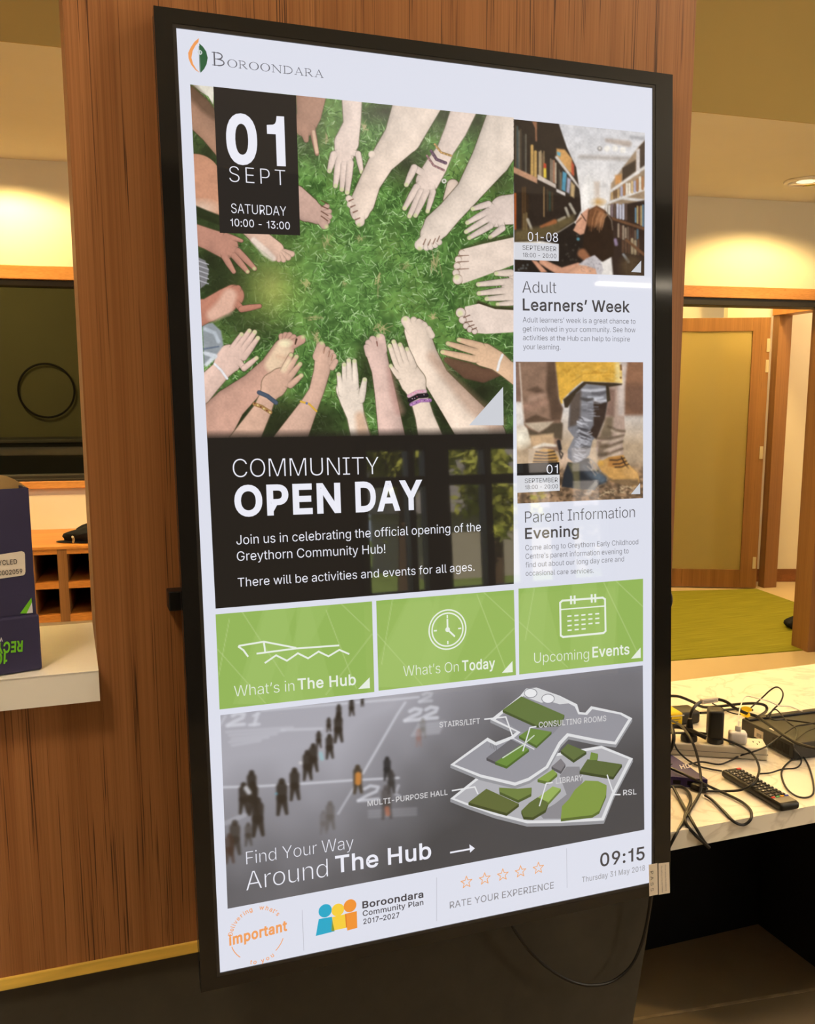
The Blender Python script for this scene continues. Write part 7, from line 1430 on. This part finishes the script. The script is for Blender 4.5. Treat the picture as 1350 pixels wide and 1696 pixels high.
# yellow labelled adapter
q0_ = D(1160, 1199); q1_ = D(1108, 1204); yf = frame(q1_, q0_ - q1_); yl = float(np.linalg.norm(q0_ - q1_))
t = thing('labelled_adapter', 'black power brick with wide yellow label behind the plugs', 'adapter', (q0_ + q1_) / 2)
b = MB(); b.box(np.array([-.07, 0, .001]), np.array([yl, .062, .034]), 0, yf, .007, 3); b.build('brick_case', M['plastic'], t, True)
b = MB(); b.box(np.array([.002, -.0006, .0006]), np.array([.042, .0626, .0346]), 0, yf, .007, 3); yo = b.build('yellow_label', M['yellow'], t, True)
b = MB(); b.box(np.array([.006, -.0009, .012]), np.array([.026, -.0005, .014]), 0, yf); b.box(np.array([.006, -.0009, .018]), np.array([.034, -.0005, .0195]), 0, yf); b.build('label_print', M['greyink'], yo)
b = MB(); b.box(np.array([.001, -.0008, .026]), np.array([.043, .063, .029]), 0, yf, .001); b.build('white_band', M['label'], yo)
# remote control
A_ = D(1209, 1271, .02); B_ = D(1310.5, 1331, .018); A_[2] = B_[2] = ZD
RL = float(np.linalg.norm(B_ - A_)); rf = frame(A_, B_ - A_); RWd = .024
t = thing('remote_control', 'black remote control with rows of buttons lying near the desk edge', 'remote control', (A_ + B_) / 2)
b = MB(); b.box(np.array([0, -RWd, .002]), np.array([RL, RWd, .0185]), 0, rf, .006, 3); b.build('remote_body', M['plastic'], t, True)
b = MB(); b.box(np.array([RL * .82, -RWd + .003, .0185]), np.array([RL - .008, RWd - .003, .0190]), 0, rf, .0003); b.build('logo_plate', M['key_plate'], t)
KB = [M['plastic'], pm('red_key', (214, 52, 44), .4), pm('green_key', (40, 150, 80), .4), pm('yellow_key', (232, 160, 30), .4), pm('blue_key', (40, 60, 170), .4), M['whiteink']]
b = MB()
for i in range(13):
    for j in range(3):
        s_ = .012 + i * .0117; q_ = (j - 1) * .0148
        if i == 0 and j == 1: continue
        mi = 1 if (i == 0 and j == 2) else 0
        b.box(np.array([s_ - .0036, q_ - .0050, .0185]), np.array([s_ + .0036, q_ + .0050, .0208]), mi, rf, .0012, 2)
        if mi == 0 and i not in (11,): b.box(np.array([s_ - .0008, q_ - .0014, .0207]), np.array([s_ + .0006, q_ + .0014, .02090]), 5, rf)
for j in range(4):
    s_ = .012 + 13 * .0117 - .002; q_ = (1.5 - j) * -.0112; b.box(np.array([s_ - .0024, q_ - .0042, .0185]), np.array([s_ + .0024, q_ + .0042, .0210]), j + 1, rf, .001, 2)
b.build('buttons', KB, t)
# connectors
for name, lab, a, c, w_, h_ in (('display_connector', 'black video connector on the end of a lead, in front of the purple box', (1146, 1306), (1171, 1314), .008, .014), ('small_connector', 'small black connector plugged into the front of the purple box', (1112, 1293), (1133, 1302), .007, .011)):
    p, q = D(*a), D(*c); f_ = frame(p, q - p); L_ = float(np.linalg.norm(q - p))
    t = thing(name, lab, 'connector', (p + q) / 2)
    b = MB(); b.box(np.array([0, -w_, .001]), np.array([L_ * .72, w_, h_]), 0, f_, .002, 3); b.build('connector_body', M['plastic'], t, True)
    b = MB(); b.box(np.array([L_ * .72, -w_ * .7, .003]), np.array([L_, w_ * .7, h_ - .003]), 0, f_, .001); b.build('connector_tip', M['case'], t)
# cables
def cab(name, label, pts, r, m='cable', group=None):
    P = []
    for p in pts:
        u, v = p[:2]; h = p[2] if len(p) > 2 else .004
        q = D(u, v, h)
        if q[1] < EY - .001: q = ony(u, v, EY - r - .002)
        q[2] = max(q[2], ZD + r) if q[1] > EY else q[2]
        P.append(q)
    b = MB(); b.tube(P, r, 8); return tag(b.build(name, M[m], None, True), label, 'cable', group)
cab('power_cable', 'thick black cable looping along the back of the power board', [(1095, 1152, .03), (1110, 1152.5, .035), (1126, 1154, .035), (1146, 1162, .025), (1165, 1171, .01), (1190, 1170, .012), (1225, 1166, .02), (1252, 1165, .025), (1268, 1169, .02), (1269, 1178, .012), (1256, 1187, .048)], .0038)
c2 = [(1143, 1197, .05), (1143, 1189, .066), (1147, 1176, .085), (1154, 1167, .095), (1163, 1161.5, .10), (1175, 1158.5, .10), (1190, 1158.5, .10), (1204, 1163, .095), (1218, 1173, .085), (1235, 1181, .07), (1252, 1186, .058), (1272, 1199, .054), (1296, 1216, .054), (1318, 1230, .052), (1335, 1236, .056), (1352, 1240, .06)]
cab('power_cable', 'thick black cord arching from the round plug over the media player', c2, .0040)
cab('thin_cable', 'thin black cable rising in a tall loop above the media player', [(1244, 1172, .045), (1262, 1156, .065), (1276, 1143, .085), (1286, 1138, .095), (1294, 1142, .095), (1297, 1151, .09), (1292, 1164, .075), (1280, 1176, .06), (1275, 1186, .052), (1281, 1192, .05), (1300, 1192, .05), (1325, 1195, .05), (1352, 1199, .05)], .0020)
cab('thin_cable', 'thin black cable falling over the media player corner onto the desk', [(1270, 1186, .054), (1283, 1175, .06), (1292, 1181, .056), (1304, 1195, .052), (1318, 1206, .05), (1320, 1217, .05), (1316, 1230, .05), (1315, 1240, .04), (1324, 1251, .012), (1327, 1263, .005), (1318, 1272, .004), (1296, 1274, .004), (1276, 1280, .004), (1258, 1281.5, .004)], .0018)
cab('thin_cable', 'thin black cable lying in a round loop at the right end of the desk', [(1345, 1236, .02), (1330, 1243, .012), (1315, 1255, .006), (1299, 1270, .004), (1294.5, 1283, .004), (1302, 1304, .004), (1318, 1318, .004), (1336, 1321, .004), (1347, 1314, .004), (1347, 1296, .004), (1340, 1270, .004), (1330, 1252, .006)], .0021)
cab('display_cable', 'black cable hanging from behind the sign across the purple box', [(1105, 1193, .06), (1118, 1196, .075), (1132, 1206, .085), (1145, 1225, .08), (1154, 1249, .06), (1160, 1279, .035), (1161.5, 1303, .02), (1157, 1318, .008), (1146, 1337, .005), (1132, 1360, .005), (1118, 1385, .005), (1106, 1408, .005)], .0030)
cab('display_cable', 'black cable sweeping in a wide curve around the remote control', [(1108, 1214, .05), (1128, 1214, .05), (1165, 1214.5, .048), (1195, 1223, .042), (1225, 1235, .034), (1247, 1249, .02), (1257, 1269, .012), (1256, 1283, .024), (1248, 1297, .024), (1228, 1308, .012), (1200, 1310.5, .006), (1168, 1310, .006)], .0027)
cab('thin_cable', 'thin black cable dropping from the plugs behind the remote control', [(1116, 1229, .04), (1122, 1242, .02), (1137, 1257, .006), (1158, 1269, .004), (1178, 1274, .004), (1196, 1277, .004)], .0021)
cab('thin_cable', 'thin black cable climbing over the power board end to the media player', [(1108, 1266, .024), (1135, 1267, .008), (1160, 1262, .005), (1190, 1266, .005), (1207, 1261, .006), (1225, 1252, .008), (1248, 1245, .034), (1268, 1237, .036), (1284, 1226, .045), (1302, 1213, .05), (1318, 1203, .05), (1335, 1200, .05), (1352, 1197, .05)], .0021)
cab('display_cable', 'black cable making a long hairpin loop at the front edge of the desk', [(1110, 1272, .03), (1130, 1281, .028), (1155, 1293, .03), (1178, 1304, .008), (1205, 1316, .005), (1230, 1329, .005), (1243, 1342, .005), (1244, 1356, .005), (1232, 1366, .005), (1216, 1361, .005), (1198, 1343, .005), (1180, 1325, .005), (1168, 1317, .006)], .0030)
cab('display_cable', 'black cable twisting over the desk edge beside the sign', [(1108, 1303, .012), (1128, 1303, .01), (1140, 1312, .006), (1144, 1326, .005), (1139, 1341, .005), (1134.5, 1353, .005), (1137, 1365, .005), (1150, 1381, .005), (1164, 1394, .005), (1175, 1404, .005)], .0034)
cab('display_cable', 'black cable with bare end hanging over the desk front', [(1114, 1302, .012), (1124, 1320, .006), (1138, 1345, .005), (1152, 1370, .005), (1164, 1390, .005), (1172, 1401, .005)], .0030)
cab('charger_cable', 'thin white cable rising from the phone charger to the right', [(1222, 1204, .086), (1223, 1190, .092), (1226, 1172, .10), (1232, 1157, .105), (1239, 1153, .105), (1256, 1157, .10), (1272, 1161, .09), (1290, 1168.5, .075), (1308, 1170, .06), (1326, 1177, .05), (1340, 1181, .03), (1354, 1187, .02)], .0014, 'whitep')
cab('flat_cable', 'flat grey-black cable bundle beside the plugs, tied together', [(1105, 1205, .06), (1120, 1203, .062), (1138, 1207, .06), (1155, 1215, .056), (1170, 1222, .05)], .0055)
cab('thin_cable', 'thin grey cable lying across the top of the media player', [(1352, 1206, .046), (1338, 1211, .046), (1326, 1219, .046), (1319, 1225, .046)], .0010)
cab('thin_cable', 'thin black cable behind the tall adapter, crossing the back of the desk', [(1180, 1165, .02), (1192, 1171, .01), (1210, 1180, .004), (1226, 1183, .004), (1240, 1180, .02)], .0018)
cab('power_cable', 'thick black cable lying behind the tall adapter, second along the back', [(1160, 1181, .02), (1178, 1180, .012), (1200, 1176, .006), (1225, 1174, .006), (1246, 1176, .02)], .0034)
cab('display_cable', 'loose vertical bundle of black cable at the edge of the sign', [(1108, 1196, .07), (1114, 1208, .07), (1116, 1222, .06), (1113, 1236, .04), (1107, 1248, .02)], .0045)
# tags on the cables
def tagbox(name, label, a, c, h, w_, m):
    p, q = D(*a, h), D(*c, h); d_ = q - p; L_ = np.linalg.norm(d_); d_ = d_ / L_
    f_ = lambda s, y, z: p + d_ * s + np.array([-d_[1], d_[0], 0]) * y + np.array([0, 0, z])
    b = MB(); b.box(np.array([0, -.0055, -w_]), np.array([L_, .0055, w_]), 0, f_, .002); o = tag(b.build(name, m, None, True), label, 'tag'); return o, f_, L_
o, f_, L_ = tagbox('cable_tag', 'white paper tag wrapped round the cord above the tall adapter', (1161, 1162), (1188, 1158), .10, .0065, M['label'])
b = MB(); b.box(np.array([L_ * .1, -.0058, .0]), np.array([L_ * .9, -.0054, .0012]), 0, f_); b.box(np.array([L_ * .1, -.0058, -.003]), np.array([L_ * .7, -.0054, -.002]), 0, f_); b.build('tag_print', M['greyink'], o)
t = thing('cable_tag', 'yellow folded tag on the cord beside the media player corner', 'tag', D(1236, 1180, .07))
for a, c, nm in (((1228, 1173), (1246, 1176), 'tag_leaf'), ((1227, 1178), (1242, 1187), 'tag_leaf')):
    p, q = D(*a, .066), D(*c, .066); mid = (p + q) / 2; d_ = (q - p) / 2; e_ = np.array([0, 0, .0055]) + np.array([-d_[1], d_[0], 0]) * .3; 
    ring_ = [mid + d_ * math.cos(x) + e_ * math.sin(x) for x in np.linspace(0, 2 * math.pi, 20, endpoint=False)]
    b = MB(); b.prism(ring_, np.array([.0, .0012, .0])); b.build(nm, M['yellow'], t)
